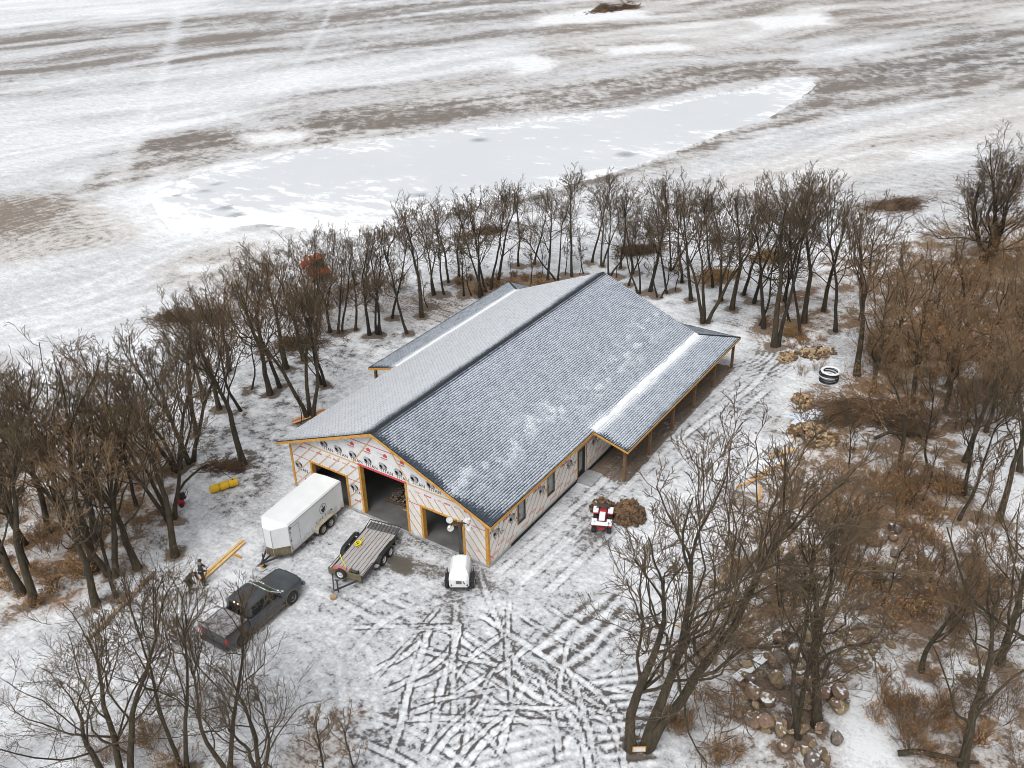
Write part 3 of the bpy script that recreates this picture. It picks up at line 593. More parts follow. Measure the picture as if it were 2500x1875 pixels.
# front wall with three openings, as one sheet of wrapped panels
def zt(x): return roof_z(x)-TR-0.02
def wall_front(y, name):
    xs = sorted({-W_, DL[0], DL[1], DM[0], -W_/2, DM[1], DR[0], DR[1], 0.0}); m = MB()
    for a, b in zip(xs[:-1], xs[1:]):
        z0 = 0.06
        for d in (DL, DM, DR):
            if a >= d[0]-1e-6 and b <= d[1]+1e-6: z0 = d[2]
        ring = lambda yy: [(a,yy,z0),(b,yy,z0),(b,yy,zt(b)),(a,yy,zt(a))]
        m.loft([ring(y), ring(y+T)])
    return m.build(name, 'house_wrap', barn)
wf = wall_front(0.0, 'front_wall')
bk = MB(); bk.loft([[(-W_,y,0.06),(0,y,0.06),(0,y,zt(0)),(-W_/2,y,zt(-W_/2)),(-W_,y,zt(-W_))] for y in (L_-T, L_)]); bk.build('back_wall', 'wrap_side', barn)
lw = MB(); lw.b2((-W_,T,0.06),(-W_+T,L_-T,zt(-W_)-0.02)); lw.build('left_wall', 'wrap_side', barn)
WINS = ((3.1,3.88,0.99,2.48),(6.43,7.24,0.95,2.46)); DOOR = (10.18,11.26,0.06,2.22)
WIN3 = ((14.2,15.4,0.95,2.3),(18.5,19.9,0.95,2.3),(22.6,23.8,0.95,2.3))
rw = MB(); cuts = sorted([*(w for w in WINS), DOOR, *WIN3]); y = T
for c in cuts:
    rw.b2((-T,y,0.06),(0,c[0],zt(0)-0.02))
    if c[2] > 0.1: rw.b2((-T,c[0],0.06),(0,c[1],c[2]))
    rw.b2((-T,c[0],c[3]),(0,c[1],zt(0)-0.02)); y = c[1]
rw.b2((-T,y,0.06),(0,L_-T,zt(0)-0.02)); rw = rw.build('right_wall', 'wrap_side', barn)
# dark inner partition so the bays are not see-through
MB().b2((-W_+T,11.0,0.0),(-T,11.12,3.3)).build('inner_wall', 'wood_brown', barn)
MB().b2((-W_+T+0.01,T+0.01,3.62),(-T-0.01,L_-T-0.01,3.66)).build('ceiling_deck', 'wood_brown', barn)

# timber trim: corner posts, jambs, heads
def piece(name, a, b, m, parent=barn, bev=0.0): return MB().b2(a, b, bev).build(name, m, parent)
piece('corner_post', (-0.14,-0.045,0.06), (0.045,0.14,zt(0)-0.1), 'wood_orange')
piece('corner_post', (-W_-0.045,-0.045,0.06), (-W_+0.13,0.14,zt(0)-0.1), 'wood_orange')
for d in (DL, DM, DR):
    jw = 0.20 if d is not DM else 0.22
    piece('door_jamb', (d[0]-0.06,-0.04,0.0), (d[0]+0.09,T+0.12,d[2]+0.005), 'wood_orange'); piece('door_jamb', (d[1]-0.09,-0.04,0.0), (d[1]+0.06,T+0.12,d[2]+0.005), 'wood_orange')
    piece('door_head', (d[0]-0.06,-0.043,d[2]+0.007), (d[1]+0.06,T+0.1,d[2]+0.13), 'wood_orange' if d is not DM else 'print_red')
# battens on the front wall
def flat_bar(a, b, w, y0, y1, m, parent, name='batten'):
    ax, az = a; bx, bz = b; L = math.hypot(bx-ax, bz-az); nx, nz = -(bz-az)/L*w/2, (bx-ax)/L*w/2
    r = lambda y: [(ax+nx,y,az+nz),(bx+nx,y,bz+nz),(bx-nx,y,bz-nz),(ax-nx,y,az-nz)]
    return MB().loft([r(y0), r(y1)]).build(name, m, parent)
flat_bar((-W_+0.75,3.72),(-9.45,3.72),0.075,-0.026,-0.002,'wood_pale',wf)
flat_bar((-5.88,3.72),(-0.75,3.72),0.075,-0.026,-0.002,'wood_pale',wf)
flat_bar((-9.95,3.77),(-8.05,6.22),0.075,-0.026,-0.002,'wood_pale',wf)
flat_bar((-5.55,3.77),(-7.05,6.0),0.075,-0.026,-0.002,'wood_pale',wf)
def clip_diag(x0, s, xa, xb, za, zb):
    """line x = x0 + s*z, clipped to a box; returns end points or None"""
    z0, z1 = za, zb
    if s > 0: z0 = max(z0, (xa-x0)/s); z1 = min(z1, (xb-x0)/s)
    else: z0 = max(z0, (xb-x0)/s); z1 = min(z1, (xa-x0)/s)
    return ((x0+s*z0, z0),(x0+s*z1, z1)) if z1-z0 > 0.12 else None
def battens(regs, s, x_from, x_to, step):
    x = x_from
    while x < x_to:
        for xa, xb, za, zb in regs:
            c = clip_diag(x, s, xa, xb, za, zb)
            if c: flat_bar(c[0], c[1], 0.06, -0.024, -0.002, 'wood_pale', wf)
        x += step
g_ = 0.05
battens([(-W_+0.15,DL[0]-0.08,0.1,DL[2]+0.14),(-W_+0.15,DM[0]-0.08,DL[2]+0.15,3.62),(DL[1]+0.08,DM[0]-0.08,0.1,DL[2]+0.14)], 1.0, -W_-4, -9.0, 0.80)
battens([(DM[1]+0.08,DR[0]-0.08,0.1,DR[2]+0.14),(DM[1]+0.08,-0.2,DR[2]+0.15,3.3),(DR[1]+0.08,-0.16,0.1,DR[2]+0.14)], -0.78, -5.5, 4.0, 0.62)
# battens down the side wall (pale strapping)
def side_bar(a, b, w, m, name='batten'):
    ay, az = a; by, bz = b; L = math.hypot(by-ay, bz-az); ny, nz = -(bz-az)/L*w/2, (by-ay)/L*w/2
    r = lambda x: [(x,ay+ny,az+nz),(x,by+ny,bz+nz),(x,by-ny,bz-nz),(x,ay-ny,az-nz)]
    return MB().loft([r(0.002), r(0.022)]).build(name, m, rw)
x = -3.0
while x < 27:
    segs = [(0.16,3.0),(3.98,6.33),(7.34,10.08),(11.36,26.9)]
    for xa, xb in segs:
        c = clip_diag(x, 0.75, xa, xb, 0.1, 3.2)
        if c: side_bar(c[0], c[1], 0.045, 'strap_grey')
    x += 0.62
# black strips along the side wall's foot, colour standing in for a shaded gap
MB().b2((0.101,2.2,-0.02),(0.13,10.1,0.16)).build('gap_shade_strip', 'black_gap', barn)
MB().b2((0.101,11.4,-0.02),(0.13,26.9,0.16)).build('gap_shade_strip', 'black_gap', barn)
MB().b2((0.10,9.9,-0.05),(1.2,11.5,0.10)).build('door_step', 'foundation', barn)

# windows and door of the side wall
def window(y0, y1, z0, z1):
    w = MB()
    for a, b in (((0.012,y0,z0),(0.05,y0+0.07,z1)),((0.012,y1-0.07,z0),(0.05,y1,z1)),((0.012,y0+0.071,z0),(0.05,y1-0.071,z0+0.08)),((0.012,y0+0.071,z1-0.08),(0.05,y1-0.071,z1))): w.b2(a, b)
    o = w.build('window', 'black_frame', barn)
    MB().b2((-0.03,y0+0.07,z0+0.08),(-0.015,y1-0.07,z1-0.08)).build('pane', 'window_pane', o)
    tr = MB(); e = 0.055
    for a, b in (((0.0235,y0-e,z0-e),(0.04,y0-0.001,z1+e)),((0.0235,y1+0.001,z0-e),(0.04,y1+e,z1+e)),((0.0235,y0,z0-e),(0.04,y1,z0-0.001)),((0.0235,y0,z1+0.001),(0.04,y1,z1+e))): tr.b2(a, b)
    tr.build('trim', 'wood_orange', o)
for w in WINS+WIN3: window(*w)
dr_ = MB().b2((-0.08,DOOR[0]+0.05,0.07),(-0.03,DOOR[1]-0.05,DOOR[3]-0.05)).build('entry_door', 'black_frame', barn)
MB().b2((-0.028,DOOR[0]+0.22,0.5),(-0.02,DOOR[1]-0.42,DOOR[3]-0.25)).build('pane', 'window_pane', dr_)
MB().cyl((-0.03,DOOR[1]-0.13,1.05),(0.03,DOOR[1]-0.13,1.05),0.03,n=10).build('handle', 'chrome', dr_)
tr = MB(); tr.b2((0.0235,DOOR[0]-0.06,0.06),(0.045,DOOR[0]-0.001,DOOR[3]+0.06)); tr.b2((0.0235,DOOR[1]+0.001,0.06),(0.045,DOOR[1]+0.06,DOOR[3]+0.06)); tr.b2((0.0235,DOOR[0],DOOR[3]+0.001),(0.045,DOOR[1],DOOR[3]+0.06))
tr.build('trim', 'wood_orange', dr_)

# ---- printing on the house wrap
_txt = {}
def text_geom(s, size=1.0):
    if s not in _txt:
        c = bpy.data.curves.new('t', 'FONT'); c.body = s; c.size = 1.0; c.align_x = 'CENTER'; c.resolution_u = 2; c.offset = 0.012
        o = bpy.data.objects.new('t', c); COL.objects.link(o); dg = bpy.context.evaluated_depsgraph_get(); dg.update()
        me = bpy.data.meshes.new_from_object(o.evaluated_get(dg)); bpy.data.objects.remove(o)
        _txt[s] = ([tuple(v.co) for v in me.vertices], [tuple(p.vertices) for p in me.polygons])
    return _txt[s]
def print_mesh(parts, o, r, u, eps, name, m, parent):
    """parts: list of (verts2d, faces); placed in plane o + x r + y u, lifted eps along the normal"""
    o, r, u = Vector(o), Vector(r), Vector(u); nn = r.cross(u); V, F = [], []
    for vs, fs in parts:
        k = len(V); V += [tuple(o+r*v[0]+u*v[1]+nn*eps) for v in vs]; F += [tuple(i+k for i in f) for f in fs]
    me = bpy.data.meshes.new(name); me.from_pydata(V, [], F); return new_obj(name, me, parent, m)
def ell(cx, cy, rx, ry, n=16, a0=0, a1=2*PI, rot=0):
    pts = [(cx+rx*math.cos(a0+(a1-a0)*k/n)*math.cos(rot)-ry*math.sin(a0+(a1-a0)*k/n)*math.sin(rot), cy+rx*math.cos(a0+(a1-a0)*k/n)*math.sin(rot)+ry*math.sin(a0+(a1-a0)*k/n)*math.cos(rot)) for k in range(n)]
    return (pts, [tuple(range(n))])
def rect(x0, y0, x1, y1): return ([(x0,y0),(x1,y0),(x1,y1),(x0,y1)], [(0,1,2,3)])
def ring2(cx, cy, rx, ry, t, n=24):
    a = [(cx+rx*math.cos(2*PI*k/n), cy+ry*math.sin(2*PI*k/n)) for k in range(n)]; b = [(cx+(rx-t)*math.cos(2*PI*k/n), cy+(ry-t)*math.sin(2*PI*k/n)) for k in range(n)]
    return (a+b, [(k,(k+1)%n,n+(k+1)%n,n+k) for k in range(n)])
def scaled(tg, s, dx, dy): return ([(v[0]*s+dx, v[1]*s+dy) for v in tg[0]], tg[1])
def titan(o, r, u, parent, s=1.0, e=0.002, faint=False):
    print_mesh([ell(-0.06*s,0.14*s,0.30*s,0.20*s,18,rot=-0.25), ell(-0.22*s,0.02*s,0.12*s,0.15*s,12)], o, r, u, e, 'wrap_emblem', 'print_grey', parent)
    print_mesh([ell(0.10*s,0.19*s,0.13*s,0.055*s,12,rot=-0.6), ell(0.15*s,0.06*s,0.035*s,0.10*s,10,rot=0.25), scaled(text_geom('TITAN'), 0.30*s, 0.18*s, -0.26*s)], o, r, u, e+0.002, 'wrap_lettering', 'print_black' if not faint else 'rough_timber', parent)
FR, FU = (1,0,0), (0,0,1)
def in_front(x, z, w=0.4, h=0.25):
    if z+h > zt(x)-0.12: return False
    return not any(x+w > d[0]-0.1 and x-w < d[1]+0.1 and z-h < d[2]+0.15 for d in (DL, DM, DR))
for k in range(12):
    x = -13.45+1.2*k
    if in_front(x, 4.12): titan((x,0,4.14), FR, FU, wf, 1.12)
    x = -14.85+1.2*k
    if in_front(x, 1.65): titan((x,0,1.65), FR, FU, wf, 1.15)
for k in range(12):
    x = -12.6+1.3*k
    if zt(x) > 5.25:
        print_mesh([([(-0.02,-0.02),(0.30,-0.02),(0.30,0.14),(0.14,0.26),(-0.02,0.14)],[(0,1,2,3,4)]), rect(-0.3,-0.14,0.3,-0.08)], (x,0,5.0), FR, FU, 0.002, 'wrap_red_mark', 'print_red', wf)
        print_mesh([scaled(text_geom('TITAN'),0.17,-0.26,0.06), rect(-0.2,-0.18,0.25,-0.15), rect(-0.15,-0.25,0.2,-0.22)], (x,0,5.0), FR, FU, 0.002, 'wrap_small_lettering', 'print_grey', wf)
def seam(x0, x1, z, w=0.05): print_mesh([rect(x0,z-w/2,x1,z+w/2)], (0,0,0), FR, FU, 0.0025, 'seam_tape', 'print_red', wf)
seam(-10.55, -5.0, 5.44, 0.06); seam(-W_+0.14, DL[0]-0.08, 2.46); seam(DL[1]+0.08, DM[0]-0.08, 2.3); seam(DR[1]+0.08, -0.16, 2.5); seam(DM[1]+0.08, DR[0]-0.08, 2.42)
rnd = random.Random(3)
def scrawl(o, r, u, parent, s, m):
    x0 = -0.28*s; parts = []
    for k in range(5):
        w = (0.06+0.05*rnd.random())*s; parts.append(rect(x0, (-0.055+0.02*rnd.random())*s, x0+w, (0.055+0.04*rnd.random())*s)); x0 += w+0.02*s
    print_mesh(parts, o, r, u, 0.002, 'wrap_red_lettering', m, parent)
for k in range(22):
    x = -15.0+0.72*k
    for z in (3.32, 0.78):
        if in_front(x, z, 0.3, 0.1) and zt(x) > z+0.25: scrawl((x,0,z), FR, FU, wf, 0.95, 'print_red' if k % 2 else 'print_pink')
SRt, SU = (0,1,0), (0,0,1)
def in_side(y, z): return not any(y+0.45 > c[0] and y-0.45 < c[1] and z+0.2 > c[2] and z-0.2 < c[3] for c in cuts)
for k in range(16):
    y = 0.95+1.65*k
    if in_side(y, 1.75): titan((0,y,1.75), SRt, SU, rw, 1.2, faint=True)
    for z, dy in ((0.85,0.5),(2.62,0.1),(0.45,-0.3),(2.2,-0.6)):
        if in_side(y+dy, z): scrawl((0,y+dy,z), SRt, SU, rw, 1.6, 'print_pink' if z < 2 else 'red_faded')

# ---- roof
def slope_pt(side, y, t, lift=0.0):
    """side +1 right/-1 left, t metres down the slope from the ridge"""
    cs = 1/math.sqrt(1+SL*SL); return (-W_/2+side*(t*cs+lift*SL*cs), y, HR-t*cs*SL+lift*cs)
SLEN = (W_/2+OE)*math.sqrt(1+SL*SL)
roof = MB()
for sd_i in (1,-1):
    xo = -W_/2+sd_i*(W_/2+OE)
    r = lambda y: [(-W_/2,y,HR-0.02),(xo,y,HE-0.02),(xo,y,HE-TR),(-W_/2,y,HR-TR)]
    roof.loft([r(-OR), r(L_+OR)])
roof = roof.build('roof', 'drip_edge', barn)
# timber fascia and rake boards under a dark drip edge
for sd_i in (1,-1):
    xo = -W_/2+sd_i*(W_/2+OE)
    for y0, y1 in ((-OR-0.03,-OR-0.001),(L_+OR+0.001,L_+OR+0.03)):
        rr_ = lambda y: [(-W_/2,y,HR-0.055),(xo,y,HE-0.055),(xo,y,HE-0.24),(-W_/2,y,HR-0.24)]
        MB().loft([rr_(y0), rr_(y1)]).build('rake_board', 'wood_orange', roof)
    MB().b2((min(xo,xo+sd_i*0.03)+sd_i*0.001,-OR-0.03,HE-0.23),(max(xo,xo+sd_i*0.03)+sd_i*0.001,11.1,HE-0.06)).build('fascia', 'wood_orange', roof)

def shingles(name, P, U, Dn, nrm, len_u, len_d, clip, bare_fn, parent, seed, wdt=0.30, exp=0.155):
    """individually edged tabs on a plane: P corner at the top, U along the ridge, Dn down the slope"""
    rg = np.random.default_rng(seed); V, A, cnt = [], [], 0
    P, U, Dn, nrm = map(lambda v: np.array(v, float), (P, U, Dn, nrm)); rows = int(math.ceil(len_d/exp)); cols = int(math.ceil(len_u/wdt))+1
    R_, C_ = np.meshgrid(np.arange(rows), np.arange(cols), indexing='ij'); R_, C_ = R_.ravel(), C_.ravel()
    off = np.where(R_ % 2 == 0, 0, wdt/2)+(R_ % 3)*0.03
    gap = 0.010
    u0 = C_*wdt-off+gap; u1 = u0+wdt-2*gap; d0 = R_*exp; d1 = np.minimum((R_+1)*exp+0.012, len_d)+rg.uniform(-0.006,0.006,len(R_))
    u0 = np.clip(u0, 0, len_u); u1 = np.clip(u1, 0, len_u); k = (u1-u0) > 0.03
    if clip is not None: k &= clip((u0+u1)/2, (d0+d1)/2)
    u0, u1, d0, d1 = u0[k], u1[k], d0[k], d1[k]; n = len(u0); h = 0.022+rg.uniform(-0.004,0.008,n)
    def pt(u, d, z): return P+U*u[:,None]+Dn*d[:,None]+nrm*np.broadcast_to(z, u.shape)[:,None]
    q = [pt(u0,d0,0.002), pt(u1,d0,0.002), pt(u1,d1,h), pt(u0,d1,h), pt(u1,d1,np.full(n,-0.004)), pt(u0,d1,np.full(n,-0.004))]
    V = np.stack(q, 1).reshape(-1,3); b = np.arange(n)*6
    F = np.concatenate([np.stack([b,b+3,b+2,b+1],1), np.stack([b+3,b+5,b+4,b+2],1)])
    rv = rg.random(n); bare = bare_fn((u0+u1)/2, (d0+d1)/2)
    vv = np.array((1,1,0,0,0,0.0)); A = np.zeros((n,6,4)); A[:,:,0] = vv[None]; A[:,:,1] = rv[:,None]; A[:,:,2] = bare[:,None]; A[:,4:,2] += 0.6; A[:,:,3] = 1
    me = np_mesh(name, V, F); pattr(me, 'tab', A.reshape(-1,4)); o = new_obj(name, me, parent, 'shingle'); o['kind'] = 'stuff'
    return o
def shingle_mat():
    m, n, b = nodes_of('shingle'); L = n.links.new
    at = N(n, 'ShaderNodeAttribute', attribute_name='tab'); sp = N(n, 'ShaderNodeSeparateColor'); L(at.outputs['Color'], sp.inputs[0])
    tc = N(n, 'ShaderNodeTexCoord')
    n1 = N(n, 'ShaderNodeTexNoise', Scale=0.9, Detail=5, Roughness=0.65); L(tc.outputs['Object'], n1.inputs['Vector'])
    n2 = N(n, 'ShaderNodeTexNoise', Scale=9.0, Detail=5, Roughness=0.7); L(tc.outputs['Object'], n2.inputs['Vector'])
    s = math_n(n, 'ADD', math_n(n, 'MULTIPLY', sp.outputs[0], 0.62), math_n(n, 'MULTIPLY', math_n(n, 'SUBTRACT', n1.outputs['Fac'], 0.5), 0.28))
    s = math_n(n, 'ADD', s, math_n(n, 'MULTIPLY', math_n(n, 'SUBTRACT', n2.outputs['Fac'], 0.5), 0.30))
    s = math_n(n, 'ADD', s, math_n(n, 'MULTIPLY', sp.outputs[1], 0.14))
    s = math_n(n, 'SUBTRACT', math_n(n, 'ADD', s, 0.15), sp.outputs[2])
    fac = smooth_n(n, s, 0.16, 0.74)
    slate = mixc(n, sp.outputs[1], (0.034,0.050,0.072), (0.065,0.087,0.115))
    sn = mixc(n, smooth_n(n, s, 0.75, 1.15), (0.54,0.59,0.66), (0.84,0.86,0.885))
    L(mixc(n, fac, slate, sn), b.inputs['Base Color']); b.inputs['Roughness'].default_value = 0.8
shingle_mat()
cs = 1/math.sqrt(1+SL*SL); LU = L_+2*OR
def nz(u, d, s, sd): return fbm(u/s, d/s, 3, sd)-0.5
def bare_r(u, d):
    b = 0.55*(1-sstep(0.0, 0.55, d)) + 0.55*(1-sstep(0.0, 0.7, u+nz(u,d,1.5,3)*0.8)) + 0.5*(1-sstep(0.2,2.6, u+(SLEN-d)*0.9)) - 0.10*sstep(3,9,u)
    b += -0.40*np.clip(1-np.abs((d-6.4-nz(u,d,5,9)*3)/1.1), 0, 1)*np.clip(nz(u,d,0.5,5)*5,0,1)      # drifted flecks
    b -= 0.45*np.clip(1-np.abs(SLEN-d-0.1)/(0.55+nz(u,d,1.2,8)), 0, 1)*(u > 11.6)
    return b
def bare_l(u, d):
    return 0.85*(1-sstep(0.1, 1.15, d+nz(u,d,2.5,4)*0.5)) - 0.58 + 0.5*(1-sstep(0.0, 0.5, u)) - 0.5*np.clip(1-np.abs(SLEN-d-0.1)/0.6, 0, 1)*(u > 11.6)
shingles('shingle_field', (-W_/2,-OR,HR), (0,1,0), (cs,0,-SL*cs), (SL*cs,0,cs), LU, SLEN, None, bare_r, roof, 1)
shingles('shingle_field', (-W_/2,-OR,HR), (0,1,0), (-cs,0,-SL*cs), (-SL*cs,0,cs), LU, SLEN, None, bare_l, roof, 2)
# ridge caps
rc_ = MB()
k = 0; y = -OR
while y < L_+OR-0.05:
    y2 = min(y+0.30, L_+OR); z = HR+0.035+0.008*(k % 2)
    for s_ in (1,-1): rc_.poly([(-W_/2,y,z),(-W_/2,y2,z-0.012),(-W_/2+s_*0.17,y2,z-0.012-0.17*SL),(-W_/2+s_*0.17,y,z-0.17*SL)])
    y = y2; k += 1
rc_ = rc_.build('ridge_cap', 'drip_edge', roof); rc_['kind'] = 'stuff'

# ---- wrap-around porch with hipped corners
PY0, PW, PZ = 11.14, 2.49, 2.73
X0r, X1r = OE, OE+PW; X0l, X1l = -W_-OE, -W_-OE-PW; YB0, YB1 = L_+OR, L_+OR+PW
def slab4(p, th): return [tuple(q) for q in p], [(q[0],q[1],q[2]-th) for q in p]
porch = MB()
for quad in ([(X0r,PY0,HE-0.012),(X1r,PY0,PZ),(X1r,YB1,PZ),(X0r,YB0,HE-0.012)], [(X0l,PY0,HE-0.012),(X1l,PY0,PZ),(X1l,YB1,PZ),(X0l,YB0,HE-0.012)], [(X0r,YB0,HE-0.012),(X1r,YB1,PZ),(X1l,YB1,PZ),(X0l,YB0,HE-0.012)]):
    a, b = slab4(quad, 0.12); porch.loft([a, b])
porch = porch.build('porch_roof', 'drip_edge', barn)
pl = math.hypot(PW, HE-PZ); pc, ps = PW/pl, (HE-PZ)/pl; LP = YB1-PY0
def clip_hip(u, d): return u < LP-PW+d*pc-0.05
def bare_p(u, d): return -0.10+0.45*(1-sstep(0,0.5,u))-0.5*(1-sstep(0.15,0.6,d+nz(u,d,1.3,6)*0.4))+0.25*sstep(pl-0.4,pl,d)
shingles('shingle_field', (X0r,PY0,HE), (0,1,0), (pc,0,-ps), (ps,0,pc), LP, pl, clip_hip, bare_p, porch, 3)
shingles('shingle_field', (X0l,PY0,HE), (0,1,0), (-pc,0,-ps), (-ps,0,pc), LP, pl, clip_hip, bare_p, porch, 4)
LB = X1r-X1l
shingles('shingle_field', (X1l,YB0,HE), (1,0,0), (0,pc,-ps), (0,ps,pc), LB, pl, lambda u, d: (u > PW-d*pc) & (u < LB-PW+d*pc), bare_p, porch, 5)
# snow lying in the break between main roof and porch
def drift(side, name):
    ys = np.arange(PY0+0.05, YB0-0.1, 0.12); V = []; nn = 7
    for y in ys:
        w = 0.14+0.26*float(fbm(np.array([y/1.1]), np.array([side*3.0]), 3, 21)[0]); dn = 0.08+0.30*float(fbm(np.array([y/0.8]), np.array([side*5.0]), 3, 22)[0])
        for j in range(nn):
            t = j/(nn-1); e = -w+(w+dn)*t                       # metres from the break: negative = up the main roof
            z = HE+(-e*SL if e < 0 else -e*ps/pc); lift = 0.028+0.05*math.sin(PI*t) if 0 < j < nn-1 else -0.02
            V.append(((X0r if side > 0 else X0l)+side*e, y, z+lift))
    m = len(ys); I = np.arange(m*nn).reshape(m, nn); F = np.stack([I[:-1,:-1], I[1:,:-1], I[1:,1:], I[:-1,1:]], -1).reshape(-1,4)
    new_obj(name, np_mesh(name, V, F, True), roof, 'snow')
drift(1, 'snow_drift'); drift(-1, 'snow_drift')
# porch fascia, hips, beams, posts, slab
for s_, xo in ((1,X1r),(-1,X1l)):
    MB().b2((min(xo,xo+s_*0.03)+s_*0.001,PY0-0.03,PZ-0.17),(max(xo,xo+s_*0.03)+s_*0.001,YB1+0.03,PZ-0.03)).build('porch_fascia', 'wood_orange', porch)
    xi = X0r if s_ > 0 else X0l
    r = lambda y: [(xi,y,HE-0.05),(xo,y,PZ-0.04),(xo,y,PZ-0.18),(xi,y,HE-0.19)]
    MB().loft([r(PY0-0.03), r(PY0-0.001)]).build('porch_rake', 'wood_orange', porch)
    MB().bar((xi,YB0,HE+0.03),(xo,YB1,PZ+0.03),0.16,0.05).build('hip_cap', 'drip_edge', porch)
    xb = xo-s_*0.35
    MB().b2((xb-0.07,PY0+0.25,PZ-0.36),(xb+0.07,YB1-0.3,PZ-0.14)).build('porch_beam', 'wood_orange', porch)
    for i in range(6):
        y = PY0+0.35+(YB1-0.35-PY0-0.35)*i/5
        ps_ = MB().b2((xb-0.09,y-0.09,0.02),(xb+0.09,y+0.09,PZ-0.365)).build('porch_post', 'rough_timber', porch)
        MB().cyl((xb,y,-0.1),(xb,y,0.12),0.2,0.17,n=12).build('post_footing', 'concrete', ps_)
MB().b2((X1l,YB1+0.001,PZ-0.17),(X1r,YB1+0.03,PZ-0.03)).build('porch_fascia', 'wood_orange', porch)
MB().b2((X1l+0.35,YB1-0.42,PZ-0.36),(X1r-0.35,YB1-0.28,PZ-0.14)).build('porch_beam', 'wood_orange', porch)
for i in range(1,4):
    x = X1l+0.35+(X1r-X1l-0.7)*i/4; MB().b2((x-0.09,YB1-0.44,0.02),(x+0.09,YB1-0.26,PZ-0.365)).build('porch_post', 'rough_timber', porch)

# ---- things standing inside the bays
sp_ = empty('stone_pallet', 'pallet heaped with dark stones just inside the middle garage doorway', 'pallet', (-8.55,2.6,0.0), 0.1)
for i in range(5): MB().b2((-0.75,-0.9+0.4*i,0.10),(0.75,-0.62+0.4*i,0.13)).build('slat', 'wood_brown', sp_)
for i in (-0.65,0,0.65): MB().b2((i-0.05,-0.9,0.0),(i+0.05,0.98,0.098)).build('runner', 'wood_brown', sp_)
rnd = random.Random(11); hp = MB()
for i in range(110):
    a = rnd.random()*2*PI; r_ = math.sqrt(rnd.random())*0.72; hp.sph((r_*math.cos(a), 0.04+1.15*r_*math.sin(a), 0.18+0.75*(1-r_/0.72)*rnd.random()), rnd.uniform(0.07,0.14), 1, (1,rnd.uniform(0.7,1.2),0.7))
hp = hp.build('stone_heap', 'stone_b', sp_); hp['kind'] = 'stuff'
lb = empty('lumber_stack', 'stack of brown boards lying inside the right-hand garage doorway', 'lumber', (-3.9,3.0,0.0), 0.35)
for i in range(4):
    for k in range(4-i//2): MB().b2((-0.5+0.25*k,-1.5+0.1*i,0.45+0.05*i),(-0.27+0.25*k,1.5-0.15*k,0.49+0.05*i)).build('board', 'wood_orange', lb)
for yy in (-1.0,1.0): MB().b2((-0.55,yy-0.05,0.0),(0.55,yy+0.05,0.448)).build('bearer', 'wood_brown', lb)
sw = MB()
for zi, (a, b, c, d) in enumerate(((-7.0,1.9,0.55,0.22),(-6.75,1.55,0.5,0.10),(-7.3,2.2,0.35,0.12),(-6.5,1.9,0.25,0.08),(-7.5,1.6,0.3,0.06))):
    k = [(a+c*math.cos(t)*rnd.uniform(0.6,1.1), b+d*math.sin(t)*rnd.uniform(0.6,1.2), 0.006+0.003*zi) for t in np.linspace(0,2*PI,14)[:-1]]; sw.poly(k)
sw = sw.build('spilled_sawdust', 'sawdust'); tag(sw, 'pale spill of sawdust on the concrete in the middle doorway', 'sawdust', kind='stuff')

# ================================================================== vehicles
def wheel(parent, c, r, w, rim_mat, axis='x', out=1, spokes=5, name='wheel'):
    """tyre with tread shoulder, rim dish and hub; out = side the dish faces"""
    e = bpy.data.objects.new(name, None); e.location = c; link(e, parent); h = w/2; rr = r*0.60
    MB().lathe([(-h*0.75,rr),(-h,rr*1.1),(-h,r*0.93),(-h*0.8,r*0.985),(-h*0.3,r),(h*0.3,r),(h*0.8,r*0.985),(h,r*0.93),(h,rr*1.1),(h*0.75,rr)], (0,0,0), axis, 28).build('tyre', 'rubber', e, True)
    d = MB().lathe([(out*h*0.9,rr*1.02),(out*h*0.8,rr*0.98),(out*h*0.35,rr*0.8),(out*h*0.45,rr*0.32),(out*h*0.75,rr*0.26),(out*h*0.75,0.001)], (0,0,0), axis, 24)
    d.lathe([(-out*h*0.6,rr*1.0),(-out*h*0.3,0.001)], (0,0,0), axis, 20); rim = d.build('rim', rim_mat, e, True)
    sp = MB()
    for k in range(spokes):
        a = 2*PI*k/spokes; p, q = (math.cos(a)*rr*0.72, math.sin(a)*rr*0.72), (math.cos(a)*rr*0.5, math.sin(a)*rr*0.5)
        pos = (out*h*0.52, p[0]*0.85, p[1]*0.85) if axis == 'x' else (p[0]*0.85, out*h*0.52, p[1]*0.85)
        sp.sph(pos, rr*0.11, 1)
    sp = sp.build('rim_holes', 'steel_dark', rim); sp['kind'] = 'stuff'
    return e

# ---------------------------------------------------------------- dark pickup truck
tk = empty('pickup_truck', 'dark grey crew-cab pickup truck with covered bed, parked in front of the bare trees', 'pickup truck', (-8.35,-10.2,0.0), math.radians(1.5))
def sect(y, w, z0, z1, sh=0.10, tuck=0.05):
    return [(-w+tuck,y,z0),(-w,y,z0+0.22*(z1-z0)),(-w,y,z0+0.62*(z1-z0)),(-w+0.03,y,z1-sh),(-w+0.10,y,z1-0.015),(-w*0.4,y,z1+0.012),(w*0.4,y,z1+0.012),(w-0.10,y,z1-0.015),(w-0.03,y,z1-sh),(w,y,z0+0.62*(z1-z0)),(w,y,z0+0.22*(z1-z0)),(w-tuck,y,z0)]
bd = MB(); bd.loft([sect(2.86,0.78,0.55,0.98), sect(2.78,0.88,0.46,1.08), sect(2.55,0.95,0.42,1.13), sect(2.0,0.975,0.40,1.17), sect(1.35,0.985,0.40,1.20), sect(1.2,0.985,0.40,1.17,0.06), sect(0,0.99,0.40,1.16,0.06), sect(-1.16,0.985,0.40,1.16,0.06)])
body = bd.build('body', 'truck_paint', tk, True)
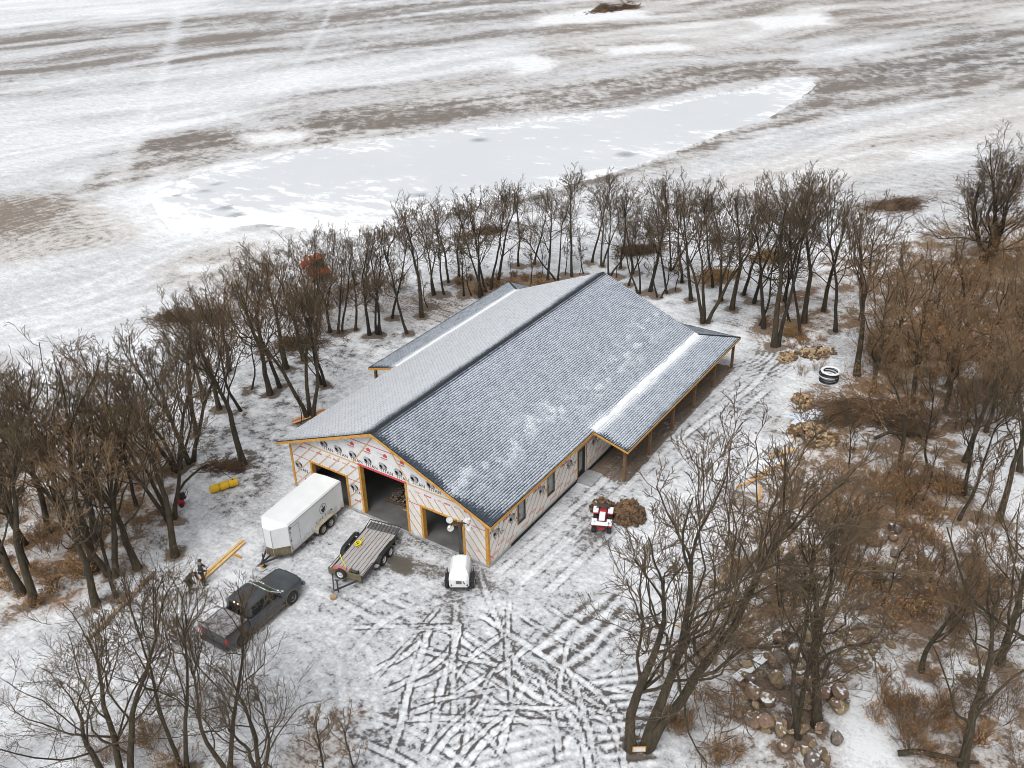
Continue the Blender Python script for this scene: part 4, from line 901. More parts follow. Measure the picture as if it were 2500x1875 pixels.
be = MB(); be.loft([sect(-1.19,0.985,0.42,1.24,0.05), sect(-2.0,0.985,0.42,1.245,0.05), sect(-2.78,0.975,0.45,1.25,0.05), sect(-2.84,0.95,0.5,1.22,0.05)])
bed = be.build('bed', 'truck_paint', tk, True)
def cabring(z, yf, yr, w, cr=0.12):
    return [(-w+cr,yr,z),(-w,yr+cr*0.8,z),(-w,0.0,z),(-w,yf-cr,z),(-w+cr,yf,z),(w-cr,yf,z),(w,yf-cr,z),(w,0.0,z),(w,yr+cr*0.8,z),(w-cr,yr,z)]
cab = MB().loft([cabring(1.13,1.28,-1.14,0.93), cabring(1.50,0.86,-1.09,0.86), cabring(1.80,0.46,-1.03,0.775), cabring(1.86,0.36,-0.97,0.72,0.1), cabring(1.885,0.1,-0.7,0.5,0.08)]).build('cab', 'truck_paint', tk, True)
rib = MB()
for xx in (-0.45,-0.15,0.15,0.45): rib.bar((xx,0.30,1.888-0.03*abs(xx)),(xx,-0.88,1.886-0.03*abs(xx)),0.05,0.02)
rib = rib.build('roof_ribs', 'truck_paint', cab); rib['kind'] = 'stuff'
def glass(pts, name, m, off, par=tk):
    c = sum((Vector(p) for p in pts), Vector())/len(pts); n_ = (Vector(pts[1])-Vector(pts[0])).cross(Vector(pts[2])-Vector(pts[0])).normalized()
    if n_.dot(c-Vector((0,0,1.3))) < 0: n_ = -n_
    a = [Vector(p)+n_*off for p in pts]; b = [Vector(p)-n_*0.01 for p in pts]; m_ = MB().loft([a, b]); return m_.build(name, m, par)
def ws(t, x):   # windshield plane
    return (x, 1.28+(0.46-1.28)*t+0.02, 1.13+(1.80-1.13)*t)
wsh = glass([ws(0.10,-0.80),ws(0.10,0.80),ws(0.92,0.67),ws(0.92,-0.67)], 'windshield', 'glass_green', 0.02)
for t, x0, x1, h in ((0.03,-0.84,0.84,0.10),(0.90,-0.68,0.68,0.05)):
    MB().bar(ws(t,x0), ws(t,x1), h*1.5, 0.05, up=(0,0.63,0.77)).build('snow_edge', 'snow', wsh)
for s_ in (-1,1): MB().bar(ws(0.06,s_*0.83), ws(0.92,s_*0.69), 0.07, 0.04, up=(0,0.63,0.77)).build('snow_edge', 'snow', wsh)
sm = MB()
rnd = random.Random(5)
for k in range(34): sm.sph((rnd.uniform(-0.85,0.85), 1.34+rnd.uniform(-0.04,0.05), 1.175+rnd.uniform(-0.01,0.01)), rnd.uniform(0.04,0.075), 1, (1.5,1,0.3))
sm = sm.build('cowl_snow', 'snow', wsh, True); sm['kind'] = 'stuff'
glass([(-0.62,-1.10,1.24),(0.62,-1.10,1.24),(0.58,-1.045,1.72),(-0.58,-1.045,1.72)], 'rear_window', 'glass_dark', 0.025)
for s_ in (-1,1):
    def sw_(y, z): 
        t = (z-1.13)/0.67; return (s_*(0.93+(0.775-0.93)*t), y, z)
    glass([sw_(1.0,1.22),sw_(0.12,1.22),sw_(0.12,1.70),sw_(0.52,1.70)], 'side_window', 'glass_dark', 0.015)
    glass([sw_(0.06,1.22),sw_(-0.88,1.22),sw_(-0.80,1.70),sw_(0.06,1.70)], 'side_window', 'glass_dark', 0.015)
    for y0, y1 in ((0.10,1.12),(-1.02,0.06)):
        dp = MB().b2((s_*0.985,y0,0.52),(s_*1.0,y1,1.10),0.004).build('door', 'truck_paint', tk)
        MB().b2((s_*1.0,y0+0.08,0.92),(s_*1.03,y0+0.26,0.955),0.006).build('handle', 'chrome', dp)
    MB().b2((s_*0.95,-1.05,0.36),(s_*1.05,1.25,0.42),0.01).build('running_board', 'truck_dirt', tk)
    MB().b2((s_*0.985,-1.12,0.41),(s_*1.004,1.14,0.515)).build('rocker_panel', 'truck_dirt', tk)
    mi = MB().box((s_*1.10,0.95,1.26),(0.22,0.10,0.20),None,0.03).bar((s_*0.93,0.98,1.2),(s_*1.02,0.97,1.22),0.05,0.05).build('mirror', 'plastic_black', tk)
    for yw in (1.86,-1.86):
        ar = MB().lathe([(0.0,0.40),(0.03,0.43),(0.035,0.49),(0.0,0.52)], (s_*0.975 if s_ > 0 else -0.975-0.035,yw,0.43), 'x', 28).build('wheel_arch', 'truck_dirt', tk, True)
        MB().cyl((s_*0.90,yw,0.43),(s_*0.9885,yw,0.43),0.455,n=28).build('wheel_well', 'plastic_black', tk)
        wheel(tk, (s_*0.90,yw,0.40), 0.40, 0.28, 'rim_alloy', 'x', s_, 6)
    MB().box((s_*0.68,2.84,0.86),(0.34,0.10,0.20),None,0.02).build('headlight', 'lamp_glass', tk)
    MB().box((s_*0.92,-2.81,1.0),(0.12,0.10,0.34),None,0.015).build('tail_light', 'lit_red' if s_ < 0 else 'red_lens', tk)
    MB().b2((s_*0.93,-2.80,1.235),(s_*0.965,-1.2,1.275)).build('bed_rail', 'plastic_black', bed)
MB().box((0,2.87,0.85),(0.98,0.06,0.30),None,0.02).build('grille', 'plastic_black', tk)
MB().box((0,2.93,0.58),(1.86,0.16,0.22),None,0.04).build('front_bumper', 'steel_grey', tk)
MB().box((0,-2.92,0.60),(1.82,0.18,0.20),None,0.03).build('rear_bumper', 'steel_dark', tk)
tg_ = MB().box((0,-2.845,0.92),(1.60,0.03,0.50),None,0.01).build('tailgate', 'truck_paint', tk)
MB().box((0,-2.87,1.02),(0.22,0.03,0.07),None,0.01).build('handle', 'plastic_black', tg_)
MB().box((0,-2.03,1.275),(1.78,1.55,0.05),None,0.02).build('bed_cover', 'tonneau', bed)
lbar = MB().box((0,-1.02,1.845),(0.34,0.10,0.06),None,0.015).build('cargo_light', 'plastic_black', cab)
for xx in (-0.14,0.14): MB().sph((xx,-1.075,1.85), 0.065, 2, (1,0.7,0.9)).build('lens', 'lit_lamp', lbar, True)

# ---------------------------------------------------------------- enclosed trailer
et = empty('cargo_trailer', 'white enclosed cargo trailer with V nose, round emblem and muddy lower nose', 'cargo trailer', (-11.42,-3.3,0.0), PI+0.10)
def plan(z, ins, nose=0.0, apz=0.0):
    w, r, f_, a = 1.02-ins, -2.62+ins, 2.40-ins*0.4, 3.10-ins*0.6
    return [(-w,r,z),(w,r,z),(w,0,z),(w,f_,z),(0.28,a,z-apz),(-0.28,a,z-apz),(-w,f_,z),(-w,0,z)]
ZT = 2.38
wl_ = MB(); r0, r1, r2 = plan(0.46,0.0), plan(ZT,0.0,0,0.06), plan(ZT+0.10,0.07,0,0.16)
wl_.loft([r0, r1, r2], cap=False); wl_.poly(list(reversed(r0)))
cr = [(0.0,r2[0][1],ZT+0.15),(0.0,r2[3][1],ZT+0.15)]
wl_.poly([r2[0],cr[0],cr[1],r2[6],r2[7]]); wl_.poly([cr[0],r2[1],r2[2],r2[3],cr[1]]); wl_.poly([cr[1],r2[3],r2[4],r2[5],r2[6]]); wl_.poly([r2[0],r2[1],cr[0]])
bmesh.ops.remove_doubles(wl_.bm, verts=wl_.bm.verts, dist=0.001)
etb = wl_.build('box_body', 'trailer_paint', et, False, 0.015, 2)
# mud-stained nose guard
ng = MB()
for a, b in (((1.02,2.40),(0.28,3.10)),((0.28,3.10),(-0.28,3.10)),((-0.28,3.10),(-1.02,2.40))):
    d = Vector((b[0]-a[0],b[1]-a[1],0)).normalized(); nn = Vector((-d.y,d.x,0)); nn = nn if nn.y > 0 or abs(nn.x) > 0.5 and nn.dot(Vector((a[0],a[1]-2,0))) > 0 else -nn
    ng.loft([[(a[0]+nn.x*e,a[1]+nn.y*e,0.42),(b[0]+nn.x*e,b[1]+nn.y*e,0.42),(b[0]+nn.x*e,b[1]+nn.y*e,0.98),(a[0]+nn.x*e,a[1]+nn.y*e,0.98)] for e in (0.012,-0.01)])
ng.build('nose_guard', 'mud_guard', et)
for x_, y_ in ((1.02,2.40),(-1.02,2.40),(0.28,3.10),(-0.28,3.10),(1.02,-2.62),(-1.02,-2.62)): MB().cyl((x_,y_,0.45),(x_,y_,2.30),0.022,n=8).build('corner_trim', 'alu', et)
for s_ in (-1,1):
    MB().b2((s_*1.018,-2.5,2.325),(s_*1.034,2.38,2.375)).build('roof_trim', 'alu', et)
    MB().b2((s_*1.018,-2.5,0.40),(s_*1.034,2.38,0.47)).build('bottom_trim', 'steel_dark', et)
    fe = MB(); ring = []
    prof = [(-1.62,0.42),(-1.60,0.62),(-1.48,0.80),(-1.25,0.86),(-0.10,0.86),(0.13,0.80),(0.25,0.62),(0.27,0.42)]
    fe.loft([[(s_*1.02,y,z) for y, z in prof]+[(s_*1.02,y,z) for y, z in [(0.20,0.42),(0.18,0.60),(0.08,0.74),(-0.14,0.79),(-1.21,0.79),(-1.43,0.74),(-1.53,0.60),(-1.55,0.42)]], [(s_*1.27,y,z) for y, z in prof]+[(s_*1.27,y,z) for y, z in [(0.20,0.42),(0.18,0.60),(0.08,0.74),(-0.14,0.79),(-1.21,0.79),(-1.43,0.74),(-1.53,0.60),(-1.55,0.42)]]])
    fe.build('fender', 'fender_beige', et)
    MB().b2((s_*1.004,-1.52,0.40),(s_*1.03,0.17,0.80)).build('wheel_well', 'plastic_black', et)
    for yy in (-1.05,-0.30): wheel(et, (s_*1.13,yy,0.335), 0.335, 0.21, 'rim_beige', 'x', s_, 5)
    for yy in (2.2,-2.35): MB().box((s_*1.035,yy,0.56),(0.02,0.12,0.05)).build('marker_lamp', 'red_lens' if yy < 0 else 'yellow', et)
sdr = MB()
for a, b in (((-1.04,1.52,0.52),(-1.026,1.54,2.12)),((-1.04,2.28,0.52),(-1.026,2.30,2.12)),((-1.04,1.541,2.10),(-1.026,2.279,2.12))): sdr.b2(a, b)
sdr = sdr.build('side_door_seam', 'alu', et)
for z in (0.75,1.3,1.9): MB().box((-1.045,2.31,z),(0.03,0.06,0.09)).build('hinge', 'steel_grey', sdr)
MB().box((-1.045,2.27,2.17),(0.03,0.12,0.16)).build('porch_lamp', 'steel_grey', et)
MB().b2((-0.98,-2.645,0.5),(0.98,-2.622,2.25),0.006).build('rear_door', 'white_paint_dirty', et)
tn = MB()
for s_ in (-1,1): tn.bar((s_*0.85,2.3,0.40),(0,3.95,0.42),0.08,0.10)
tn.bar((0,3.0,0.43),(0,4.15,0.45),0.08,0.09); tn.build('tongue', 'steel_dark', et)
MB().cyl((0,3.72,0.08),(0,3.72,0.98),0.045,n=10).box((0,3.72,0.06),(0.2,0.2,0.05)).build('jack', 'steel_dark', et)
MB().sph((0,4.16,0.46),0.09,2,(1,1.3,0.8)).build('coupler', 'steel_grey', et, True)
MB().box((0.1,3.75,0.018),(0.35,0.25,0.05)).build('jack_block', 'wood_orange', et)
chn = MB(); chn.tube([(0.05,3.5,0.36),(0.2,3.65,0.1),(0.45,3.85,0.03),(0.4,4.1,0.03),(0.1,4.2,0.03),(-0.2,4.1,0.03),(-0.25,3.8,0.04)],0.014,6).build('safety_chain', 'steel_grey', et)
# emblem and lettering on the near side
eo, er, eu = (-1.022,-0.72,1.58), (0,-1,0), (0,0,1)
print_mesh([ring2(0,0,0.33,0.36,0.025), ring2(0,0,0.28,0.31,0.012)], eo, er, eu, 0.003, 'emblem_ring', 'print_black', et)
print_mesh([([(-0.20,-0.02),(-0.12,-0.18),(0.0,-0.30),(0.14,-0.20),(0.20,0.0),(0.19,0.10),(0.10,0.05),(0.02,0.06),(-0.06,0.02),(-0.12,0.05)], [tuple(range(10))]),
            ([(-0.10,0.09),(0.0,0.10),(0.06,0.20),(0.10,0.27),(0.0,0.22),(-0.08,0.16)], [tuple(range(6))])], eo, er, eu, 0.003, 'emblem_figure', 'print_black', et)
print_mesh([scaled(text_geom(c), 0.27, -0.72+0.29*k, -0.66) for k, c in enumerate('CUSTOM')], eo, er, eu, 0.003, 'lettering', 'print_black', et)
print_mesh([rect(-0.80,-0.78,0.80,-0.765), rect(-0.95,-0.90,-0.45,-0.88), rect(-0.35,-0.90,0.2,-0.88), rect(0.3,-0.90,0.75,-0.88)], eo, er, eu, 0.003, 'lettering_line', 'print_grey', et)

# ---------------------------------------------------------------- flatbed trailer
ft = empty('flatbed_trailer', 'open flatbed trailer with weathered grey plank deck and spare wheel on its front board', 'flatbed trailer', (-6.5,-3.35,0.0), PI+0.205)
for i in range(8):
    x0 = -1.0+0.25*i; MB().b2((x0+0.016,-1.95,0.55+0.004*(i%3)),(x0+0.234,2.15,0.600+0.006*((i*2)%3)),0.004).build('plank', 'wood_grey', ft)
fr = MB()
for s_ in (-1,1): fr.b2((s_*1.005,-2.0,0.42),(s_*1.075,2.2,0.63))
for y_ in (-1.9,-0.9,0.1,1.1,2.1): fr.b2((-1.003,y_-0.04,0.42),(1.003,y_+0.04,0.555))
for s_ in (-1,1): fr.bar((s_*0.85,2.2,0.46),(0,3.45,0.46),0.07,0.10)
fr = fr.build('frame', 'steel_dark', ft)
rl = MB()
for s_ in (-1,1): rl.tube([(s_*1.06,2.15,0.66),(s_*1.06,2.15,0.80),(s_*1.06,0.95,0.80),(s_*1.06,0.9,0.66)],0.022,6)
rl.build('side_rail', 'steel_dark', ft)
MB().b2((-1.06,2.205,0.45),(1.06,2.26,0.88),0.006).build('front_board', 'mud_guard', ft)
MB().b2((-1.05,2.10,0.62),(1.05,2.2,0.72)).build('front_rail', 'steel_dark', ft)
spw = wheel(ft, (0.15,2.40,0.80), 0.33, 0.20, 'rim_white', 'y', 1, 6, 'spare_wheel')
dv = MB(); dv.loft([[(-1.0,-1.96,0.60),(1.0,-1.96,0.60),(1.0,-2.55,0.66),(-1.0,-2.55,0.66)], [(-1.0,-1.96,0.56),(1.0,-1.96,0.56),(1.0,-2.55,0.62),(-1.0,-2.55,0.62)]]); dv.build('rear_ramp_plate', 'steel_grey', ft)
rg_ = MB(); rg_.tube([(-1.05,-1.95,0.64),(-1.05,-2.6,0.78),(1.05,-2.6,0.78),(1.05,-1.95,0.64)],0.035,8)
for k in range(9): rg_.bar((-0.9+0.225*k,-2.0,0.63),(-0.9+0.225*k,-2.58,0.77),0.02,0.03)
rg_.build('ramp_frame', 'steel_dark', ft)
for s_ in (-1,1):
    fe = MB(); o_ = [(-1.35,0.42),(-1.30,0.74),(-1.1,0.82),(0.25,0.82),(0.45,0.74),(0.62,0.42)]; i_ = [(0.55,0.42),(0.40,0.69),(0.22,0.76),(-1.07,0.76),(-1.24,0.69),(-1.29,0.42)]
    fe.loft([[(s_*1.08,y,z) for y, z in o_+i_], [(s_*1.33,y,z) for y, z in o_+i_]]); fe.build('fender', 'plastic_black', ft)
    for yy in (-0.78,0.0): wheel(ft, (s_*1.20,yy,0.33), 0.33, 0.2, 'rim_white', 'x', s_, 5)
    for yy in (0.85,1.3,1.75): MB().tube([(s_*1.08,yy-0.04,0.44),(s_*1.13,yy,0.40),(s_*1.08,yy+0.04,0.44)],0.015,5).build('tie_ring', 'steel_grey', ft)
    MB().b2((s_*1.08,0.62,0.40),(s_*1.32,0.85,0.46)).build('step_plate', 'alu', ft)
MB().cyl((0.0,3.05,0.05),(0.0,3.05,0.85),0.045,n=10).box((0,3.05,0.9),(0.25,0.06,0.05)).build('jack', 'steel_dark', ft)
MB().sph((0,3.5,0.47),0.09,2,(1,1.3,0.8)).build('coupler', 'steel_grey', ft, True)
MB().cyl((0.02,3.55,0.0),(0.02,3.55,0.20),0.19,n=14).build('jack_block', 'wood_cut', ft)
ys_ = tag(bpy.data.objects.new('yellow_strap', None), 'crumpled yellow ratchet strap lying on the flatbed planks', 'strap'); link(ys_)
th = PI+0.205; tfm = lambda x,y,z: (-6.5+x*math.cos(th)-y*math.sin(th), -3.35+x*math.sin(th)+y*math.cos(th), z)
rnd = random.Random(8)
def ribbon(pts, w, name, m, parent):
    mb = MB(); L = []; Rr = []
    for i, p in enumerate(pts):
        p = Vector(p); t = Vector(pts[min(i+1,len(pts)-1)])-Vector(pts[max(i-1,0)]); s = t.cross(Vector((0,0,1)))
        s = s.normalized()*w/2 if s.length > 1e-4 else Vector((w/2,0,0)); L.append(p-s); Rr.append(p+s)
    mb.loft([[L[i], Rr[i], Rr[i]+Vector((0,0,0.008)), L[i]+Vector((0,0,0.008))] for i in range(len(pts))]); return mb.build(name, m, parent)
for k in range(5):
    pts = []; a = rnd.random()*6
    for i in range(14): a += rnd.uniform(0.3,0.9); pts.append(tfm(0.62+0.20*math.cos(a)*rnd.uniform(0.5,1.1), -0.35+0.22*math.sin(a)*rnd.uniform(0.5,1.1), 0.63+0.012*i+0.02*k))
    ribbon(pts, 0.06, 'strap_loop', 'yellow_strap', ys_)
ribbon([tfm(0.62,-0.5,0.65),tfm(0.68,-0.9,0.625),tfm(0.72,-1.25,0.625)], 0.05, 'strap_tail', 'yellow_strap', ys_)
ribbon([tfm(1.06,0.95,0.82),tfm(0.8,1.2,0.66),tfm(0.4,1.5,0.63),tfm(0.25,1.75,0.63)], 0.05, 'strap_tail', 'yellow_strap', ys_)
rb = MB(); rb.box(tfm(0.55,1.90,0.66),(0.85,0.34,0.08),Matrix.Rotation(th,3,'Z'),0.02); rb = tag(rb.build('red_sled', 'red_faded'), 'faded red plastic sled lying behind the front board of the flatbed trailer', 'sled')
wi = empty('winch_engine', 'small dark winch motor bolted at the front corner of the flatbed deck', 'winch', tfm(-0.45,1.92,0.61), th)
MB().cyl((-0.16,0,0.12),(0.16,0,0.12),0.10,n=14).build('drum', 'steel_dark', wi); MB().box((0.24,0,0.12),(0.14,0.24,0.24),None,0.02).build('motor', 'wood_brown', wi); MB().box((-0.22,0,0.11),(0.08,0.24,0.22),None,0.02).build('gearbox', 'steel_dark', wi)

# ---------------------------------------------------------------- light tower
lt = empty('light_tower', 'white towable light tower with black mast and four floodlights before the right doorway', 'light tower', (-0.40,-2.25,0.0), 0.555)
def lring(z, w, y0, y1, c=0.12): return [(-w,y0+c,z),(-w+c,y0,z),(w-c,y0,z),(w,y0+c,z),(w,y1-c,z),(w-c*2.0,y1,z),(-w+c*2.0,y1,z),(-w,y1-c,z)]
MB().loft([lring(0.45,0.56,-0.62,1.15), lring(0.95,0.56,-0.62,1.20), lring(1.15,0.53,-0.50,1.18), lring(1.34,0.40,-0.25,1.12), lring(1.38,0.30,-0.12,1.05)]).build('housing', 'white_paint', lt, False, 0.015, 2)
for s_ in (-1,1): MB().b2((s_*0.30,-0.1,1.30),(s_*0.36,1.05,1.392),0.01).build('hood_rib', 'white_paint', lt)
MB().box((0.0,-0.632,0.80),(0.32,0.02,0.22),None,0.005).build('control_panel', 'steel_grey', lt)
for x_, z_, r_ in ((0.26,0.84,0.035),(0.30,0.72,0.04),(-0.42,0.60,0.045),(0.46,0.60,0.045)): MB().cyl((x_,-0.60,z_),(x_,-0.645,z_),r_,n=12).build('socket', 'plastic_black', lt)
MB().box((0,-0.60,0.40),(1.0,0.14,0.09),None,0.01).build('rear_bumper', 'steel_dark', lt)
for s_ in (-1,1):
    wheel(lt, (s_*0.72,-0.05,0.33), 0.33, 0.19, 'rim_white', 'x', s_, 5)
    MB().b2((s_*0.60,-0.42,0.66),(s_*0.83,0.34,0.71),0.01).build('fender', 'plastic_black', lt)
    og = MB().b2((s_*0.56,0.42,0.48),(s_*0.78,0.50,0.56)).cyl((s_*0.74,0.46,0.02),(s_*0.74,0.46,0.95),0.03,n=8).box((s_*0.74,0.46,0.02),(0.2,0.2,0.03)).build('outrigger', 'steel_dark', lt)
MB().bar((0,1.0,0.42),(0,2.35,0.42),0.10,0.10).bar((0.45,1.0,0.42),(0,1.9,0.42),0.07,0.07).bar((-0.45,1.0,0.42),(0,1.9,0.42),0.07,0.07).build('tongue', 'steel_dark', lt)
MB().box((0,1.32,0.85),(0.22,0.22,0.9),None,0.01).build('mast_base', 'steel_dark', lt)
mast = MB().b2((-0.09,1.23,0.9),(0.09,1.41,2.4)).b2((-0.065,1.255,2.4),(0.065,1.385,3.45)).build('mast', 'steel_dark', lt)
MB().b2((-0.62,1.29,3.38),(0.62,1.35,3.44)).b2((-0.20,1.28,3.2),(-0.14,1.36,3.6)).b2((0.14,1.28,3.2),(0.20,1.36,3.6)).build('lamp_bar', 'steel_dark', mast)
for x_, z_, ax in ((-0.52,3.66,(-0.25,0.45,-0.8)),(-0.50,3.12,(-0.2,-0.55,0.75)),(0.50,3.66,(0.35,-0.45,0.75)),(0.56,3.10,(0.3,-0.3,0.85))):
    a = Vector(ax).normalized(); c_ = Vector((x_,1.25,z_)); fl = MB()
    fl.cyl(c_-a*0.02, c_+a*0.15, 0.20, 0.09, 18).cyl(c_+a*0.17, c_+a*0.24, 0.09, 0.08, 12)
    o = fl.build('floodlight', 'alu' if z_ > 3.4 and x_ < 0 else 'white_paint_dirty', mast); MB().cyl(c_-a*0.035, c_-a*0.021, 0.185, n=18).build('lens', 'lamp_glass', o)
    MB().bar((x_*0.8,1.32,3.41), tuple(c_), 0.035, 0.035).build('bracket', 'steel_dark', o)

# ---------------------------------------------------------------- quad bike and firewood on the drive
qb = empty('quad_bike', 'small red quad bike dusted with snow, parked beside the firewood heaps', 'quad bike', (3.75,6.75,0.05), 0.42)
MB().loft([[(-0.22,y,z0),(0.22,y,z0),(0.26*w,y,(z0+z1)/2),(0.18*w,y,z1),(-0.18*w,y,z1),(-0.26*w,y,(z0+z1)/2)] for y, z0, z1, w in ((-0.95,0.5,0.72,1.0),(-0.5,0.4,0.80,1.1),(0,0.38,0.72,0.9),(0.45,0.42,0.86,1.0),(0.85,0.5,0.78,0.9))]).build('body', 'red_paint', qb, False, 0.02)
for s_ in (-1,1):
    for y_ in (-0.62,0.62):
        wheel(qb, (s_*0.46,y_,0.28), 0.29, 0.26, 'rim_alloy', 'x', s_, 4)
        MB().box((s_*0.45,y_,0.66),(0.36,0.72,0.06),None,0.03).build('fender', 'red_paint', qb); MB().box((s_*0.45,y_,0.715),(0.33,0.62,0.07),None,0.03).build('snow_cap', 'snow', qb)
MB().box((0,-0.25,0.83),(0.34,0.9,0.12),None,0.05).build('seat', 'plastic_black', qb); MB().box((0,-0.30,0.915),(0.36,0.85,0.09),None,0.035).build('snow_cap', 'snow', qb)
MB().tube([(-0.42,0.25,1.10),(-0.2,0.35,1.08),(0,0.38,1.02),(0.2,0.35,1.08),(0.42,0.25,1.10)],0.02,8).build('handlebar', 'plastic_black', qb)
rk = MB()
for k in range(4): rk.bar((-0.4+0.27*k,-1.15,0.82),(-0.4+0.27*k,-0.75,0.82),0.02,0.02)
for y_ in (-1.15,-0.75): rk.bar((-0.45,y_,0.82),(0.45,y_,0.82),0.02,0.02)
rk.build('rear_rack', 'steel_dark', qb); MB().box((0,-0.97,0.87),(0.82,0.34,0.08),None,0.035).build('snow_cap', 'snow', qb)
MB().box((0,0.95,0.80),(0.8,0.35,0.03),None,0.01).build('front_rack', 'steel_dark', qb); MB().box((0,-1.12,0.62),(0.4,0.06,0.14),None,0.02).build('tail_panel', 'red_paint', qb)
def log_mesh(seed, n=1):
    rg = random.Random(seed); m = MB(); L = rg.uniform(0.34,0.48); k = rg.choice((5,6,9)); r_ = rg.uniform(0.07,0.11)
    pr = [(r_*rg.uniform(0.7,1.15)*math.cos(2*PI*i/k), r_*rg.uniform(0.7,1.15)*math.sin(2*PI*i/k)) for i in range(k)]
    return [[(-L/2,y,z) for y, z in pr],[(L/2,y,z) for y, z in pr]]
def log_heap(name, parent, mt, count, rx, ry, h, seed, flat=0.35, s=1.0, pw=1.0):
    rg = random.Random(seed); m = MB()
    for i in range(count):
        a = rg.random()*2*PI; q = math.sqrt(rg.random()); zz = h*(1-q**2.2)*rg.uniform(0.55,1.0)*pw
        R = Matrix.Rotation(rg.random()*PI,4,'Z') @ Matrix.Rotation(rg.gauss(0,flat),4,'Y'); X = Matrix.Translation((q*rx*math.cos(a), q*ry*math.sin(a), zz+0.08)) @ R @ Matrix.Scale(s*rg.uniform(0.8,1.2),4)
        m.loft([[X @ Vector(p) for p in ring] for ring in log_mesh(rg.random())])
    o = m.build(name, mt, parent); o['kind'] = 'stuff'; return o
fb1 = empty('firewood_heap', 'tall rough heap of dark split firewood beside the red quad bike', 'firewood heap', (4.7,8.35,0.0))
for i_, (mt_, n_, h_, r_) in enumerate((('rough_timber',150,1.15,0.95),('brush_twig',110,1.2,1.0),('wood_cut',26,1.25,0.6),('bark',60,1.0,1.05))): log_heap('firewood', fb1, mt_, n_, r_, r_, h_, 4+i_, 0.5)
fb2 = empty('firewood_heap', 'low heap of brown firewood left of the taller heap, behind the quad bike', 'firewood heap', (3.0,8.2,0.0))
for i_, (mt_, n_, h_, r_) in enumerate((('rough_timber',70,0.65,0.7),('stone_d',20,0.6,0.6),('bark',40,0.55,0.75))): log_heap('firewood', fb2, mt_, n_, r_, r_, h_, 14+i_, 0.5)

# ---------------------------------------------------------------- tractor behind the trees (orange)
ex = empty('orange_loader', 'orange loader tractor half hidden behind the bare trees near the pond', 'tractor', (*(-38.85,26.52),0), -0.5); ex.scale = (0.8,0.8,0.8)
MB().loft([[(x,y0,z0),(x,y1,z0),(x,y1,z1),(x,y0,z1)] for x, y0, y1, z0, z1 in ((-2.0,-0.55,0.55,0.8,1.6),(-0.3,-0.6,0.6,0.8,1.75),(0.6,-0.7,0.7,0.8,1.8),(1.6,-0.75,0.75,0.8,1.7))]).build('body', 'orange_paint', ex, False, 0.06)
cb = MB()
for s_ in (-1,1):
    for xx in (-0.1,1.1): cb.bar((xx,s_*0.62,1.7),(xx+0.05,s_*0.58,2.85),0.09,0.09)
cb.build('cab_frame', 'plastic_black', ex); MB().box((0.55,0,2.9),(1.5,1.45,0.14),None,0.04).build('cab_roof', 'orange_paint', ex); MB().box((0.52,0,2.25),(1.15,1.2,1.1)).build('cab_glass', 'glass_dark', ex)
bo = MB()
for s_ in (-1,1): bo.bar((0.2,s_*0.75,1.75),(-2.1,s_*0.75,2.3),0.14,0.22).bar((-2.1,s_*0.75,2.3),(-3.0,s_*0.75,1.1),0.14,0.22)
bo.build('loader_arm', 'orange_paint', ex)
MB().loft([[(-3.0,y,0.5),(-3.7,y,0.45),(-3.8,y,0.6),(-3.1,y,1.3)] for y in (-1.1,1.1)]).build('bucket', 'orange_paint', ex)
for s_ in (-1,1):
    wheel(ex, (1.0,s_*0.85,0.8), 0.8, 0.45, 'orange_paint', 'y', s_, 6); wheel(ex, (-1.5,s_*0.75,0.52), 0.52, 0.35, 'orange_paint', 'y', s_, 6)
    MB().loft([[(1.0+0.88*math.cos(t),y,0.8+0.88*math.sin(t)) for t in np.linspace(0.2,PI-0.2,8)]+[(1.0+0.82*math.cos(t),y,0.8+0.82*math.sin(t)) for t in np.linspace(PI-0.2,0.2,8)] for y in (s_*0.62,s_*1.08)]).build('fender', 'orange_paint', ex)

# ---------------------------------------------------------------- tank, pump, timber, coil and odds and ends
yt = empty('yellow_tank', 'yellow ribbed plastic tank lying on the snow left of the barn', 'tank', (*(-19.14,-2.89),0.0), 1.12)
for k, x_ in enumerate((-0.62,0,0.62)):
    MB().lathe([(-0.29,0.001),(-0.29,0.20),(-0.25,0.26),(0.25,0.26),(0.29,0.20),(0.29,0.001)], (x_,0,0.27), 'x', 18).build('barrel', 'yellow', yt, False)
MB().lathe([(-0.9,0.18),(0.9,0.18)], (0,0,0.27), 'x', 14).build('core', 'yellow', yt, True); MB().cyl((0.62,0,0.5),(0.62,0,0.56),0.06,n=10).build('cap', 'plastic_black', yt)
MB().b2((-0.35,-0.08,0.52),(-0.1,0.08,0.55)).build('plate', 'yellow_strap', yt)
rp_ = empty('red_compressor', 'small red and black wheeled compressor standing in the snow by the left woods', 'compressor', (*(-20.08,-5.49),0.0), -0.5)
MB().box((0,-0.1,0.30),(0.46,0.42,0.38),None,0.06).build('tank', 'red_paint', rp_); MB().box((0,0.05,0.66),(0.42,0.40,0.32),None,0.05).build('motor', 'plastic_black', rp_); MB().cyl((0.1,0.0,0.82),(0.1,0.0,0.92),0.1,n=12).build('air_filter', 'plastic_black', rp_)
for s_ in (-1,1): wheel(rp_, (s_*0.29,-0.12,0.13), 0.13, 0.08, 'steel_dark', 'x', s_, 4)
MB().tube([(-0.2,0.2,0.5),(-0.2,0.42,0.95),(0.2,0.42,0.95),(0.2,0.2,0.5)],0.018,6).build('handle', 'steel_dark', rp_)
a_, b_ = Vector((*(-13.29,-9.89),0)), Vector((*(-13.87,-6.03),0))
